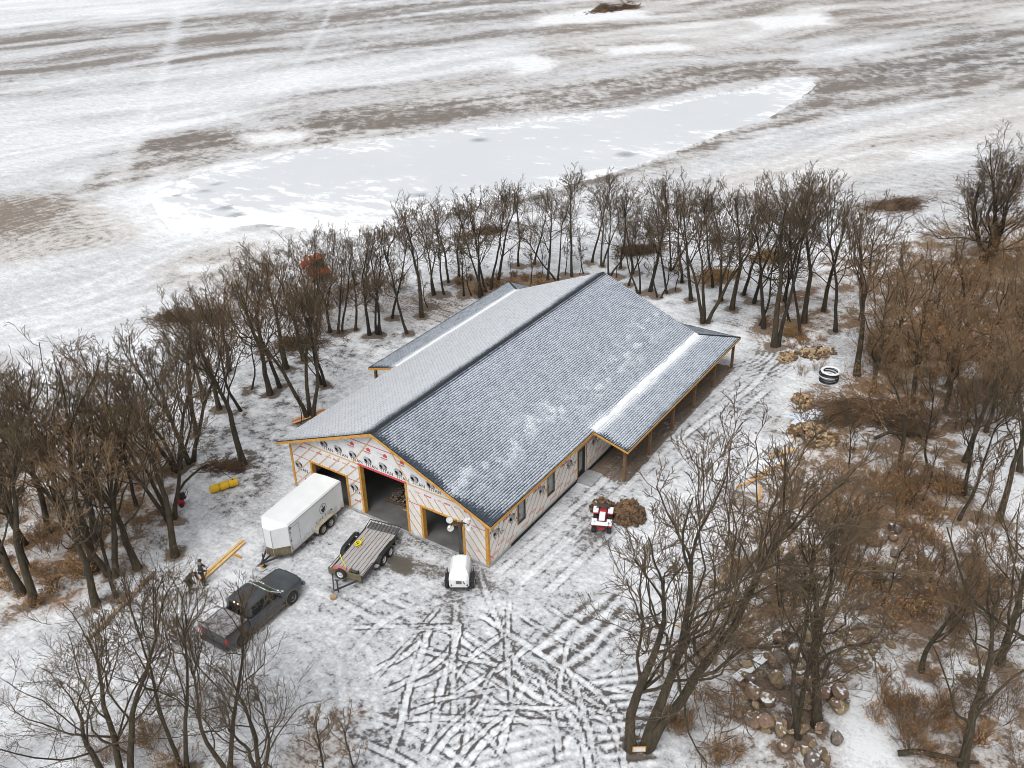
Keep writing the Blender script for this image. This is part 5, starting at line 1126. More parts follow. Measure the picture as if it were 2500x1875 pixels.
for i, (o_, l_, lab) in enumerate(((-0.10,1.0,'long pale new board, left one of the pair lying by the two workers'),(0.14,0.97,'long pale new board, right one of the pair lying by the two workers'))):
    d = (b_-a_).normalized(); s = Vector((d.y,-d.x,0)); p = a_+s*o_; q = a_+(b_-a_)*l_+s*o_
    tag(MB().bar((p.x,p.y,0.07+0.02*i),(q.x,q.y,0.07+0.02*i),0.16,0.09).build('board', 'wood_new'), lab, 'board', 'new boards by the workers')
a_, b_ = (-13.79,-7.20), (-12.81,-7.19); tag(MB().bar((*a_,0.045),(*b_,0.045),0.12,0.08).build('board_offcut', 'wood_orange'), 'short orange board offcut crossing under the long new boards', 'board')
a_, b_ = (-16.03,-10.86), (-14.58,-16.31); lg = tag(MB().tube([(*a_,0.14),((a_[0]+b_[0])/2+0.05,(a_[1]+b_[1])/2,0.16),(*b_,0.12)],[0.12,0.11,0.07],10).build('peeled_log', 'wood_cut', None, True), 'long peeled log lying on the snow beside the left woods', 'log')
a_, b_ = (-21.51,5.59), (-20.67,8.11)
for i in range(3):
    o_ = 0.22*i; tag(MB().bar((a_[0]+o_,a_[1]-o_*0.6,0.05+0.04*i),(b_[0]+o_,b_[1]-o_*0.6,0.05+0.04*i),0.2,0.035).build('plank', 'red_faded' if i == 1 else 'wood_pale'), 'loose orange plank behind the left eave of the barn, '+('lowest','middle','topmost')[i]+' of three', 'plank', 'planks behind the left eave')
cp = empty('pipe_coil', 'coil of black plastic pipe lying at the edge of the right woods', 'pipe coil', (*(9.75,31.74),0.0))
for k in range(7):
    r_ = 0.62+0.03*(k % 3); zc = 0.06+0.095*k; sh = 0.10*math.sin(k*1.3)
    MB().tube([(r_*math.cos(t)+sh,r_*math.sin(t)+0.05*k,zc+0.05*math.sin(t+k)) for t in np.linspace(0,2*PI,25)[:-1]],0.048,7,True).build('pipe_turn', 'pipe_black' if k != 3 else 'snow', cp, True)
MB().lathe([(0.72,0.55),(0.80,0.62),(0.78,0.74),(0.70,0.75)], (0.05,0.3,0), 'z', 24).build('snow_cap', 'snow', cp, True)
# crumpled white tarp
def sheet(name, c, sx, sy, h, seed, mt, rz=0):
    n_ = 22; V = []
    for i in range(n_):
        for j in range(n_):
            u, v = (i/(n_-1)-0.5), (j/(n_-1)-0.5); z = 0.03+h*max(0,1-4*(u*u+v*v))*(0.4+float(fbm(np.array([u*5.0+seed]),np.array([v*5.0]),3,seed)[0]))
            a = sx*u*(1+0.2*math.sin(v*9+seed)); b = sy*v*(1+0.25*math.cos(u*8+seed)); V.append((c[0]+a*math.cos(rz)-b*math.sin(rz), c[1]+a*math.sin(rz)+b*math.cos(rz), z))
    I = np.arange(n_*n_).reshape(n_,n_); F = np.stack([I[:-1,:-1],I[1:,:-1],I[1:,1:],I[:-1,1:]],-1).reshape(-1,4)
    o = new_obj(name, np_mesh(name, V, F, True), None, mt); md = o.modifiers.new('thick','SOLIDIFY'); md.thickness = 0.012; return o
tag(sheet('white_tarp', (10.27,25.79), 3.0, 1.3, 0.45, 4, 'tarp', 0.9), 'crumpled white tarp beside the brush pile at the wood edge', 'tarp')
tag(sheet('foam_sheet', (9.89,18.57), 1.6, 0.8, 0.15, 9, 'snow', 0.6), 'small snow-covered white sheet on the scrap timber by the drive', 'sheet')
for i, (p, cnt, rx, ry, h, mt, lab) in enumerate((((11.36,23.18),170,1.5,1.2,0.8,'wood_cut','heap of split pale firewood below the white tarp'),((7.52,35.52),90,1.5,0.9,0.45,'insulation','low heap of yellow wood scraps above the pipe coil'),((5.89,33.59),50,1.0,0.6,0.3,'wood_cut','small scatter of pale wood scraps left of the pipe coil'),((9.26,27.48),60,1.1,0.6,0.4,'wood_cut','loose pale offcuts just above the white tarp'))):
    e = empty('wood_heap', lab, 'wood heap', (*p,0), i*0.7); log_heap('split_wood', e, mt, cnt//2, rx, ry, h, 20+i, s=1.2); log_heap('split_wood', e, 'rough_timber' if i != 1 else 'wood_brown', cnt//3, rx*1.1, ry*1.1, h, 40+i, s=1.2)
rnd = random.Random(31)
for k, (x_, y_, a_, L_b, w_, mt, lab) in enumerate((
    (1660,1020,0.55,3.2,0.14,'wood_orange','long orange board in the scrap timber right of the drive, topmost'),(1625,1045,0.5,2.6,0.14,'wood_orange','long orange board in the scrap timber right of the drive, second down'),
    (1690,985,0.35,2.0,0.3,'wood_pale','wide pale board at the upper end of the scrap timber'),(1640,1075,1.3,1.6,0.14,'wood_orange','short steep orange board below the scrap timber'),
    (1660,1395,0.78,3.0,0.36,'house_wrap','wide white board lying on the rock heap'),(1625,1450,0.7,2.6,0.5,'snow','snow-covered wide board below the white board on the rocks'),
    (1570,1240,1.15,2.6,0.4,'wood_cut','split pale log leaning in the clump of big bare trees'),(1485,1362,0.0,1.6,0.05,'wood_orange','thin orange stake lying left of the big bare tree'))):
    c = {1660:(10.28,17.54),1625:(9.86,15.73),1690:(10.39,19.86),1640:(10.78,14.53)}.get(x_) if y_ < 1100 else {1395:(15.82,2.53),1450:(15.76,0.43),1240:(11.86,6.62),1362:(11.85,1.33)}[y_]
    ca, sa = math.cos(a_+0.55), math.sin(a_+0.55); z_ = 0.12+0.05*k if y_ < 1100 else 0.35
    tag(MB().bar((c[0]-ca*L_b/2,c[1]-sa*L_b/2,z_),(c[0]+ca*L_b/2,c[1]+sa*L_b/2,z_+0.15),w_,0.05).build('board', mt), lab, 'board', 'scrap boards at the wood edge')
# stake sign by the big tree
sg = empty('stake_sign', 'small white sign with orange border standing at the foot of the big bare tree', 'sign', (*(13.29,-7.14),0), 0.6)
MB().box((0,0,0.42),(0.62,0.03,0.34),None,0.004).build('border', 'wood_orange', sg); MB().box((0,-0.02,0.42),(0.52,0.012,0.25)).build('face', 'sign_white', sg)
for x_ in (-0.22,0.22): MB().b2((x_-0.02,0.016,0.0),(x_+0.02,0.045,0.5)).build('stake', 'wood_brown', sg)
bk_ = tag(MB().cyl((0,0,0),(0,0,0.34),0.13,0.17,14,False).cyl((0,0,0.0),(0,0,0.02),0.13,0.13,14).build('white_bucket','white_paint_dirty'), 'white bucket on the snow below the two workers', 'bucket'); bk_.location = (*(-12.95,-11.23),0.0)

# ================================================================== two workers
def skin_mesh(name, joints, edges, root=0, sub=2, parent=None, m='skin'):
    """joints: list of (x,y,z,rx[,ry]); grown with a Skin modifier and baked"""
    me = bpy.data.meshes.new(name); me.from_pydata([j[:3] for j in joints], edges, []); o = bpy.data.objects.new(name, me); COL.objects.link(o)
    sk = o.modifiers.new('skin', 'SKIN'); sk.use_smooth_shade = True
    if not me.skin_vertices: bpy.context.view_layer.objects.active = o; 
    lay = me.skin_vertices[0].data if me.skin_vertices else None
    for i, j in enumerate(joints):
        lay[i].radius = (j[3], j[4] if len(j) > 4 else j[3]); lay[i].use_root = (i == root)
    sb = o.modifiers.new('sub', 'SUBSURF'); sb.levels = sub; sb.render_levels = sub
    dg = bpy.context.evaluated_depsgraph_get(); dg.update(); out = bpy.data.meshes.new_from_object(o.evaluated_get(dg)); bpy.data.objects.remove(o)
    out.materials.clear(); return new_obj(name, out, parent, m, True)
def person(label, loc, rz, hip, chest, neck, head, arms, legs, jacket, trousers, hat):
    """all points in local metres, person faces +y; arms/legs: [(shoulder, elbow, wrist)], [(hip, knee, ankle)]"""
    e = empty('person', label, 'person', loc, rz)
    J = [(*hip,0.14,0.11),(*chest,0.15,0.11),(*neck,0.055),(*head,0.075,0.085)]; E = [(0,1),(1,2),(2,3)]
    top = Vector(head)+(Vector(head)-Vector(neck)).normalized()*0.11; J.append((*top,0.06,0.07)); E.append((3,4))
    for sh, el, wr in arms:
        k = len(J); hd = Vector(wr)+(Vector(wr)-Vector(el)).normalized()*0.08; J += [(*sh,0.06),(*el,0.043),(*wr,0.03),(*hd,0.038,0.02)]; E += [(1,k),(k,k+1),(k+1,k+2),(k+2,k+3)]
    for hp, kn, an in legs:
        k = len(J); toe = Vector(an)+Vector((0,0.15,-0.05)); J += [(*hp,0.085),(*kn,0.06),(*an,0.045),(*toe,0.035)]; E += [(0,k),(k,k+1),(k+1,k+2),(k+2,k+3)]
    body = skin_mesh('body', J, E, 0, 2, e, 'skin')
    # hands: five fingers each
    for sh, el, wr in arms:
        d = (Vector(wr)-Vector(el)).normalized(); s = d.cross(Vector((0,0,1))); s = s.normalized() if s.length > 0.1 else Vector((1,0,0)); u = s.cross(d); b0 = Vector(wr)+d*0.09; fg = MB()
        for i, (o_, l_) in enumerate(((-0.03,0.065),(-0.01,0.078),(0.01,0.073),(0.03,0.055))): p = b0+s*o_; fg.tube([p, p+d*l_*0.5-u*0.012, p+d*l_*0.8-u*0.045],[0.010,0.009,0.007],6)
        p = Vector(wr)+d*0.04+s*0.03; fg.tube([p, p+s*0.03+d*0.03, p+s*0.035+d*0.065-u*0.02],[0.011,0.010,0.008],6); fg.build('fingers', 'skin', body, True)
    # jacket and trousers follow the same joints, a little larger
    JJ = [(hip[0],hip[1],hip[2]+0.02,0.175,0.15),(*[(hip[i]+chest[i])/2 for i in range(3)],0.17,0.145),(*chest,0.185,0.14),(*(Vector(chest)*0.35+Vector(neck)*0.65),0.10,0.09)]; EE = [(0,1),(1,2),(2,3)]
    for sh, el, wr in arms:
        k = len(JJ); w2 = Vector(el)*0.1+Vector(wr)*0.9; JJ += [(*sh,0.085),(*el,0.066),(*w2,0.055)]; EE += [(2,k),(k,k+1),(k+1,k+2)]
    skin_mesh('jacket', JJ, EE, 0, 2, e, jacket)
    TT_ = [(*hip,0.15,0.13)]; EE = []
    for hp, kn, an in legs:
        k = len(TT_); TT_ += [(*hp,0.11),(*kn,0.085),(an[0],an[1],an[2]+0.05,0.072)]; EE += [(0,k),(k,k+1),(k+1,k+2)]
    skin_mesh('trousers', TT_, EE, 0, 2, e, trousers)
    for hp, kn, an in legs: MB().loft([[(an[0]+x_*0.05,an[1]+y_,z_) for x_ in (-1,1) for y_ in ((-0.08,0.2) if x_ < 0 else (0.2,-0.08))] for z_ in (0.0,0.06)]).cyl((an[0],an[1]-0.01,0.04),(an[0],an[1],an[2]+0.08),0.062,0.055,10).build('boot', 'plastic_black', e, False, 0.01)
    h = Vector(head); ax = (Vector(head)-Vector(neck)).normalized()
    fc = MB().sph(h+Vector((0,0.092,0.0)),0.018,1,(0.8,1.2,1.3)); 
    for s_ in (-1,1): fc.sph(h+Vector((s_*0.085,0.0,0.0)),0.022,1,(0.5,0.9,1.4))
    fc.build('nose_and_ears', 'skin', body, True)
    ey = MB()
    for s_ in (-1,1): ey.sph(h+Vector((s_*0.032,0.082,0.022)),0.012,1)
    ey.sph(h+Vector((0,0.085,-0.045)),0.012,1,(2.2,0.5,0.5)); ey.build('eyes_and_mouth', 'hair_dark', body, True)
    MB().sph(h+ax*0.055+Vector((0,-0.012,0)),0.105,2,(0.95,1.05,0.92)).build('knit_hat', hat, e, True)
    return e
person('worker in black jacket standing at the end of the long new boards', (*(-12.92,-9.94),0.0), -0.6,
    (0,0,0.98),(0,0.04,1.36),(0,0.05,1.53),(0,0.08,1.66), [((-0.20,0.03,1.42),(-0.30,0.12,1.16),(-0.20,0.33,1.04)),((0.20,0.03,1.42),(0.32,0.10,1.17),(0.20,0.33,1.05))],
    [((-0.10,0,0.92),(-0.14,0.06,0.50),(-0.14,-0.02,0.09)),((0.10,0,0.92),(0.14,0.10,0.50),(0.15,0.06,0.09))], 'jacket_black', 'trousers_dark', 'jacket_black')
person('worker in dark brown coat bending over the lower end of the new boards', (*(-13.05,-10.75),0.0), -1.1,
    (0,-0.05,0.93),(0,0.25,1.19),(0,0.40,1.30),(0,0.51,1.36), [((-0.20,0.27,1.22),(-0.26,0.40,0.94),(-0.17,0.52,0.72)),((0.20,0.27,1.22),(0.26,0.42,0.94),(0.15,0.55,0.74))],
    [((-0.10,-0.04,0.88),(-0.14,0.08,0.48),(-0.15,-0.06,0.09)),((0.10,-0.04,0.88),(0.15,0.12,0.48),(0.17,0.04,0.09))], 'coat_brown', 'trousers_dark', 'hair_dark')

# ================================================================== trees
def tubes(P, R, n):
    """P (B,k,3), R (B,k): vectorised tubes with n sides; returns verts, quads"""
    B, k, _ = P.shape; T = np.empty_like(P); T[:,1:-1] = P[:,2:]-P[:,:-2]; T[:,0] = P[:,1]-P[:,0]; T[:,-1] = P[:,-1]-P[:,-2]
    T /= np.linalg.norm(T, axis=2, keepdims=True)+1e-9
    ref = np.where(np.abs(T[:,:1,2:3]) > 0.8, np.array((1.0,0,0)), np.array((0,0,1.0))); ref = np.broadcast_to(ref, P.shape)
    X = np.cross(T, ref); X /= np.linalg.norm(X, axis=2, keepdims=True)+1e-9; Y = np.cross(X, T)
    a = np.arange(n)*2*PI/n; ring = P[:,:,None,:]+R[:,:,None,None]*(X[:,:,None,:]*np.cos(a)[None,None,:,None]+Y[:,:,None,:]*np.sin(a)[None,None,:,None])
    V = ring.reshape(-1,3); I = np.arange(B*k*n).reshape(B,k,n); J = np.roll(I, -1, axis=2)
    F = np.stack([I[:,:-1], J[:,:-1], J[:,1:], I[:,1:]], -1).reshape(-1,4); return V, F
def unit(v): return v/(np.linalg.norm(v, axis=-1, keepdims=True)+1e-9)
def sprout(rg, P, R, cnt, t0, t1, ang, lr, k, wob, up, rr, lenscale=None, minr=0.008):
    """children of every branch in P"""
    B, kp, _ = P.shape; pi_ = np.repeat(np.arange(B), cnt); n = len(pi_)
    t = rg.uniform(t0, t1, n)*(kp-1); i = np.minimum(t.astype(int), kp-2); f = (t-i)[:,None]
    s = P[pi_,i]*(1-f)+P[pi_,i+1]*f; r0 = (R[pi_,i]*(1-f[:,0])+R[pi_,i+1]*f[:,0])
    d = unit(P[pi_,i+1]-P[pi_,i]); rnd_ = rg.normal(size=(n,3)); side = unit(rnd_-(rnd_*d).sum(1,keepdims=True)*d)
    a = rg.normal(ang[0], ang[1], n)[:,None]; c = unit(d*np.cos(a)+side*np.sin(a))
    PL = np.linalg.norm(np.diff(P, axis=1), axis=2).sum(1)[pi_]; L = PL*rg.uniform(lr[0], lr[1], n)*(1-0.45*(t/(kp-1)-t0)/(max(t1-t0,1e-3)))
    Q = np.empty((n,k,3)); Q[:,0] = s; dirn = c; step = (L/(k-1))[:,None]
    for j in range(1,k):
        dirn = unit(dirn+rg.normal(size=(n,3))*wob+np.array((0,0,up))); Q[:,j] = Q[:,j-1]+dirn*step
    rb = np.maximum(r0*rr, minr); RR_ = rb[:,None]*np.linspace(1,0.30,k)[None]
    return Q, np.maximum(RR_, minr*0.75)
def make_tree(seed, H, tr, spread=1.0, stems=1, fans=None, leader=0.72, n1=9, n2=6, n3=5, n4=3, low=0.28, lean=0.06, twig=0.012, up=0.11):
    rg = np.random.default_rng(seed); k = 9; P0 = np.zeros((stems,k,3)); R0 = np.zeros((stems,k))
    for s in range(stems):
        a = 2*PI*s/max(stems,1)+rg.random(); fan = (0.0 if stems == 1 else rg.uniform(0.16,0.40))*spread
        if fans: a, fan, rel = fans[s]
        d = unit(np.array((math.cos(a)*fan+rg.normal()*lean, math.sin(a)*fan+rg.normal()*lean, 1.0))); p = np.array((math.cos(a),math.sin(a),0))*(0 if stems == 1 else tr*0.8); hh = H*leader*((1 if s == 0 else rg.uniform(0.75,1.0)) if not fans else rel)
        for j in range(k):
            P0[s,j] = p; d = unit(d+rg.normal(size=3)*np.array((0.10,0.10,0.0))+np.array((0,0,0.09))); p = p+d*hh/(k-1)
        R0[s] = tr*(1 if stems == 1 else 0.72)*np.linspace(1,0.30,k); R0[s,0] *= 1.3
    P0[:,0,2] -= 0.15
    P1, R1 = sprout(rg, P0, R0, n1, low, 1.0, (0.74,0.22), (0.50*spread,0.85*spread), 9, 0.21, up, 0.42, minr=0.022)
    # the leader itself carries on as a few steep limbs
    Pt, Rt = sprout(rg, P0, R0, 3, 0.9, 1.0, (0.28,0.12), (0.36,0.52), 9, 0.13, 0.1, 0.8, minr=0.025)
    P1, R1 = np.concatenate([P1,Pt]), np.concatenate([R1,Rt])
    P2, R2_ = sprout(rg, P1, R1, n2, 0.22, 1.0, (0.66,0.22), (0.38,0.70), 6, 0.24, up*0.8, 0.52, minr=0.014)
    P3, R3 = sprout(rg, P2, R2_, n3, 0.2, 1.0, (0.6,0.22), (0.38,0.62), 4, 0.2, up*0.7, 0.58, minr=twig*1.0)
    P4, R4 = sprout(rg, P3, R3, n4, 0.25, 1.0, (0.58,0.25), (0.4,0.75), 3, 0.2, up*0.5, 0.6, minr=twig*0.72)
    zmax = max(P3[:,:,2].max(), P4[:,:,2].max()); sc = H/zmax
    va, fa = tubes(P0*sc, R0, 9); vb, fb_ = tubes(P1*sc, R1, 6)
    tm = np_mesh('trunk', np.concatenate([va,vb]), np.concatenate([fa,fb_+len(va)]), True)
    vs, fs, o = [], [], 0
    for P, R, n in ((P2,R2_,4),(P3,R3,3),(P4,R4,3)):
        v, f = tubes(P*sc, R, n); vs.append(v); fs.append(f+o); o += len(v)
    cm = np_mesh('crown', np.concatenate(vs), np.concatenate(fs), False)
    tips = (P4[:,-1]*sc, P3[:,-1]*sc)
    return tm, cm, tips
def leaf_mesh(name, pts, rg, size, spread=0.1):
    n = len(pts); c = pts+rg.normal(size=(n,3))*spread; a = unit(rg.normal(size=(n,3)))*size*rg.uniform(0.6,1.3,(n,1)); b = unit(np.cross(a, rg.normal(size=(n,3))))*size*0.6
    V = np.stack([c-a, c+b, c+a, c-b], 1).reshape(-1,3); F = np.arange(n*4).reshape(n,4); return np_mesh(name, V, F)
PROTO = {}; TREE_POS = []
def proto(key, H, bark, twigm, leaves=0, leafm='dead_leaf', **kw):
    tm, cm, tips = make_tree(H=H, **kw); tm.materials.append(M[bark]); cm.materials.append(M[twigm]); lm = None
    if leaves:
        rg = np.random.default_rng(kw['seed']+99); p = tips[0]; p = p[np.argsort(p[:,2])[:int(len(p)*0.55)]]; p = p[rg.integers(0,len(p),leaves)]; lm = leaf_mesh('dead_leaves', p, rg, 0.045, 0.14); lm.materials.append(M[leafm])
    PROTO[key] = (H, tm, cm, lm)
# slim row trees, oaks, big foreground oaks
proto('a', 10, 'bark_dark', 'twig', seed=1, tr=0.145, spread=1.0, leader=0.70, low=0.40, n1=9, n2=6, n3=5, n4=3)
proto('b', 10, 'bark_dark', 'twig', seed=2, tr=0.125, spread=0.9, leader=0.72, low=0.42, n1=8, n2=6, n3=5, n4=3, lean=0.1)
proto('c', 10, 'bark_dark', 'twig', seed=3, tr=0.15, spread=1.0, stems=2, leader=0.75, low=0.40, n1=6, n2=6, n3=5, n4=3)
proto('d', 10, 'bark', 'twig', seed=4, tr=0.18, spread=1.2, leader=0.64, low=0.36, n1=8, n2=5, n3=5, n4=3)
proto('e', 10, 'bark', 'twig_red', seed=5, tr=0.18, spread=1.2, leader=0.62, low=0.34, n1=8, n2=5, n3=5, n4=3, lean=0.1)
proto('f', 10, 'bark', 'twig', seed=6, tr=0.18, spread=1.05, stems=3, leader=0.72, low=0.36, n1=5, n2=6, n3=5, n4=4)
proto('g', 10, 'bark', 'twig_red', seed=7, tr=0.17, spread=1.1, leader=0.66, low=0.36, leaves=1000, leafm='dead_leaf', n1=9, n2=6, n3=5, n4=4)
proto('h', 10, 'bark_dark', 'twig', seed=41, tr=0.135, spread=1.1, leader=0.66, low=0.38, n1=8, n2=6, n3=5, n4=3, lean=0.12)
proto('i', 10, 'bark', 'twig', seed=42, tr=0.16, spread=1.3, leader=0.58, low=0.34, n1=8, n2=5, n3=5, n4=3, lean=0.14)
proto('j', 10, 'bark', 'twig', seed=43, tr=0.16, spread=1.0, stems=2, leader=0.7, low=0.36, n1=7, n2=6, n3=5, n4=3, lean=0.12)
proto('r', 6, 'bark', 'twig_red', seed=51, tr=0.06, spread=0.7, leader=0.8, low=0.2, n1=9, n2=6, n3=4, n4=3, lean=0.12, leaves=900, leafm='dead_leaf', stems=2)
proto('s', 6, 'bark', 'twig_red', seed=52, tr=0.06, spread=0.6, leader=0.85, low=0.2, n1=10, n2=6, n3=4, n4=3, lean=0.12, leaves=500, leafm='leaf_brown')
proto('t', 6, 'bark_dark', 'twig', seed=8, tr=0.075, spread=0.5, leader=0.85, low=0.35, n1=8, n2=5, n3=4, n4=3, lean=0.1)
proto('u', 6, 'bark_dark', 'twig_red', seed=9, tr=0.07, spread=0.6, leader=0.8, low=0.3, n1=8, n2=5, n3=4, n4=3, lean=0.15)
proto('A', 12, 'bark', 'twig', seed=31, tr=0.24, spread=1.0, stems=3, fans=((3.75,0.20,0.72),(0.6,0.10,0.92),(0.50,0.27,1.0)), leader=0.66, low=0.34, n1=9, n2=6, n3=5, n4=4, twig=0.011, lean=0.02)
proto('B', 12, 'bark', 'twig', seed=21, tr=0.24, spread=1.25, stems=3, leader=0.66, low=0.24, n1=7, n2=6, n3=5, n4=4, twig=0.011)
proto('C', 12, 'bark', 'twig', seed=22, tr=0.23, spread=1.15, leader=0.62, low=0.22, n1=9, n2=6, n3=5, n4=4, twig=0.011)
proto('D', 11, 'bark', 'twig', seed=23, tr=0.21, spread=1.05, stems=2, leader=0.68, low=0.25, n1=8, n2=6, n3=5, n4=4, twig=0.011, lean=0.12)
proto('O', 11, 'bark_dark', 'twig', seed=24, tr=0.30, spread=1.35, stems=4, leader=0.6, low=0.12, n1=9, n2=8, n3=6, n4=4)
proto('E', 12, 'bark', 'twig_red', seed=25, tr=0.24, spread=1.0, leader=0.7, low=0.28, n1=8, n2=6, n3=5, n4=3, leaves=600, leafm='leaf_brown')
def plant(key, x, y, h, label, group, rz, name='bare_tree', wide=1.0):
    H, tm, cm, lm = PROTO[key]; s = h/H
    e = empty(name, label, 'tree', (x,y,0), rz, group); e.scale = (s*wide,s*wide,s)
    TREE_POS.append((x, y, tm.name)); e.rotation_euler = (rnd.gauss(0,0.05), rnd.gauss(0,0.05), rz)
    new_obj('trunk', tm, e); new_obj('crown', cm, e)
    if lm is not None: new_obj('dead_leaves', lm, e)
    return e
ORD = ['first','second','third','fourth','fifth','sixth','seventh','eighth','ninth','tenth','eleventh','twelfth','thirteenth','fourteenth','fifteenth','sixteenth','seventeenth','eighteenth','nineteenth','twentieth']
ORD += ['twenty-'+w for w in ORD[:9]]+['thirtieth']+['thirty-'+w for w in ORD[:9]]+['fortieth']+['forty-'+w for w in ORD[:9]]+['fiftieth']+['fifty-'+w for w in ORD[:9]]+['sixtieth']
rnd = random.Random(77)
def scr_x(x, y, z=0.0):
    p = cam.matrix_world.inverted() @ Vector((x,y,z)); return p.x/-p.z
def row(L, phrase, group, kinds):
    if 'barn' in group: L = [(x, y, h*1.07, k) for x, y, h, k in L]
    for i, (x, y, h, k) in enumerate(sorted(L, key=lambda q: scr_x(q[0],q[1]))):
        kk = k or rnd.choice(kinds)
        if h < 4.2 and not k: kk = rnd.choice('tu')
        kind = {'t':'thin bare sapling','u':'thin leaning sapling','c':'twin-stemmed bare tree','j':'twin-stemmed bare tree','i':'spreading bare tree','f':'multi-stemmed bare tree','g':'brown-leaved tree'}.get(kk, 'bare grey-brown tree')
        plant(kk, x, y, h, f'{kind}, {ORD[i]} from left {phrase}', group, rnd.random()*6.28)
# source-photo trunks: foot and height
LEFT = [(-24.62,-14.97,13.0,'d'), (-29.08,-12.00,12.0,''), (-21.07,-16.01,13.1,''), (-25.08,-13.37,13.2,''),
 (-22.88,-14.49,10.8,'t'), (-19.66,-16.15,13.8,'d'), (-24.89,-11.85,12.8,''), (-24.27,-10.99,13.9,'e'),
 (-21.73,-10.82,12.9,''), (-19.33,-12.52,14.6,'d'), (-16.71,-14.30,12.9,'e'), (-18.05,-12.23,13.6,'f'),
 (-16.19,-13.34,10.1,'t'), (-26.09,-4.54,11.3,''), (-22.40,-7.25,10.1,'t'), (-17.29,-11.08,12.6,'e'),
 (-19.47,-6.93,11.8,''), (-16.33,-9.17,12.7,'d'), (-23.58,-3.10,11.9,''), (-23.62,-1.96,12.2,'')]
row(LEFT, 'in the woods left of the trailer', 'bare trees in the left woods', 'deifj')
MID = [(-33.09,20.37,8.0,'h'), (-33.34,21.97,7.4,'b'), (-34.56,20.83,7.2,'j'), (-26.03,0.61,9.5,'d'),
 (-31.54,8.59,9.4,'e'), (-30.09,4.83,8.1,'d'), (-27.78,11.27,10.5,'d'), (-27.59,13.04,10.3,'e'),
 (-31.56,12.18,9.2,'d'), (-25.83,4.69,9.2,'t'), (-27.45,3.98,10.0,'d'), (-20.23,-0.23,12.2,'d'),
 (-27.69,7.40,6.0,'t'), (-25.80,7.58,11.7,'e'), (-25.98,8.75,10.5,'a'), (-20.67,5.66,2.8,'t'),
 (-20.78,6.74,12.2,'f'), (-30.05,17.04,6.7,'a'), (-23.57,10.90,8.9,'t'), (-23.12,10.79,9.7,'b'),
 (-29.36,18.10,7.6,''), (-28.58,18.20,8.1,''), (-28.31,18.36,8.4,'b'), (-27.75,19.54,7.8,''),
 (-26.06,19.43,10.3,'a'), (-25.70,19.93,9.5,''), (-25.20,19.94,9.1,'t'), (-26.57,23.06,8.9,'b'),
 (-23.37,21.32,9.5,'t'), (-24.42,24.64,10.9,'d'), (-25.27,26.56,4.0,'t')]
row(MID, 'in the row left of the barn roof', 'bare trees left of the barn roof', 'abcdhi')
BACK = [(-23.95,30.33,7.3,'b'), (-23.37,30.78,4.9,'t'), (-22.50,30.87,10.1,'a'), (-22.48,31.31,8.8,'b'),
 (-22.58,32.13,9.3,'t'), (-22.58,32.80,9.5,'b'), (-22.56,33.94,10.1,'a'), (-22.16,35.67,3.1,'t'),
 (-19.93,35.71,5.2,'u'), (-19.92,37.46,3.4,'t'), (-18.92,37.12,9.2,'a'), (-18.38,37.90,8.7,'c'),
 (-18.28,39.36,4.7,'t'), (-17.58,39.42,10.0,'b'), (-17.22,40.23,3.0,'t'), (-16.89,40.54,4.6,'t'),
 (-14.59,41.54,7.9,'c'), (-13.80,41.41,3.6,'t'), (-11.85,40.15,7.2,'b'), (-10.18,39.14,8.5,'c'),
 (-9.51,40.09,11.2,'a'), (-8.35,39.26,6.5,'t'), (-8.01,39.24,5.8,'t'), (-7.97,40.45,8.5,'b'),
 (-7.52,41.27,4.5,'u'), (-5.41,40.15,11.2,'a'), (-2.45,36.49,12.3,'f'), (-1.45,40.13,11.8,'d'),
 (1.81,38.27,8.7,'t'), (2.33,37.93,12.3,'a'), (4.26,35.14,14.0,'d'), (4.51,35.29,13.1,'b'),
 (3.85,40.16,8.5,'t'), (5.57,37.86,10.9,'b'), (4.87,40.77,12.9,'d'), (-23.51,38.96,8.4,''),
 (-22.39,40.25,8.0,'h'), (-17.71,43.62,8.8,''), (-16.31,43.19,8.7,'j'), (-14.49,43.64,8.5,'h'),
 (-12.83,43.05,9.3,''), (-9.94,45.71,9.4,''), (-7.81,43.44,10.0,'h'), (-4.94,44.01,10.6,''),
 (-3.01,41.37,11.1,'j'), (-1.78,43.69,11.2,''), (-0.31,42.45,11.4,'h'), (1.89,44.28,11.6,''),
 (5.55,43.90,12.2,'i'), (7.71,40.41,12.2,''), (-26.79,33.41,9.0,''), (-27.04,32.09,8.6,'h'),
 (-25.62,29.56,8.0,'t'), (-26.45,29.06,9.1,'')]
row(BACK, 'in the row behind the barn roof', 'bare trees behind the barn', 'abchj')
RIGHT = [(14.99,19.18,5.1,'t'), (11.40,33.73,14.3,'d'), (8.86,43.73,11.1,'e'), (17.60,21.66,9.9,'g'),
 (19.56,19.46,4.4,'u'), (19.01,23.25,7.6,'t'), (13.87,49.66,4.3,'e'), (18.38,31.42,9.9,'g'),
 (17.66,35.42,8.8,'e'), (21.82,18.66,8.9,'t'), (13.30,61.79,4.2,'u'), (21.53,21.55,9.6,'a'),
 (20.84,25.50,11.5,'g'), (22.75,19.24,6.2,'u'), (21.32,30.17,9.2,'e'), (23.85,19.93,11.7,'d'),
 (22.42,33.69,11.7,'g'), (24.08,26.22,10.4,'e'), (12.76,39.07,10.5,'g'), (13.91,42.34,10.3,'e'),
 (16.79,42.34,10.2,'g'), (19.15,41.26,10.9,'g'), (21.01,40.80,11.1,'e'), (13.19,31.53,11.7,'e'),
 (16.06,31.86,10.4,'g'), (20.65,36.07,11.7,'e'), (20.89,47.42,10.6,'g')]
row(RIGHT, 'in the woods right of the barn', 'bare trees in the right woods', 'degi')
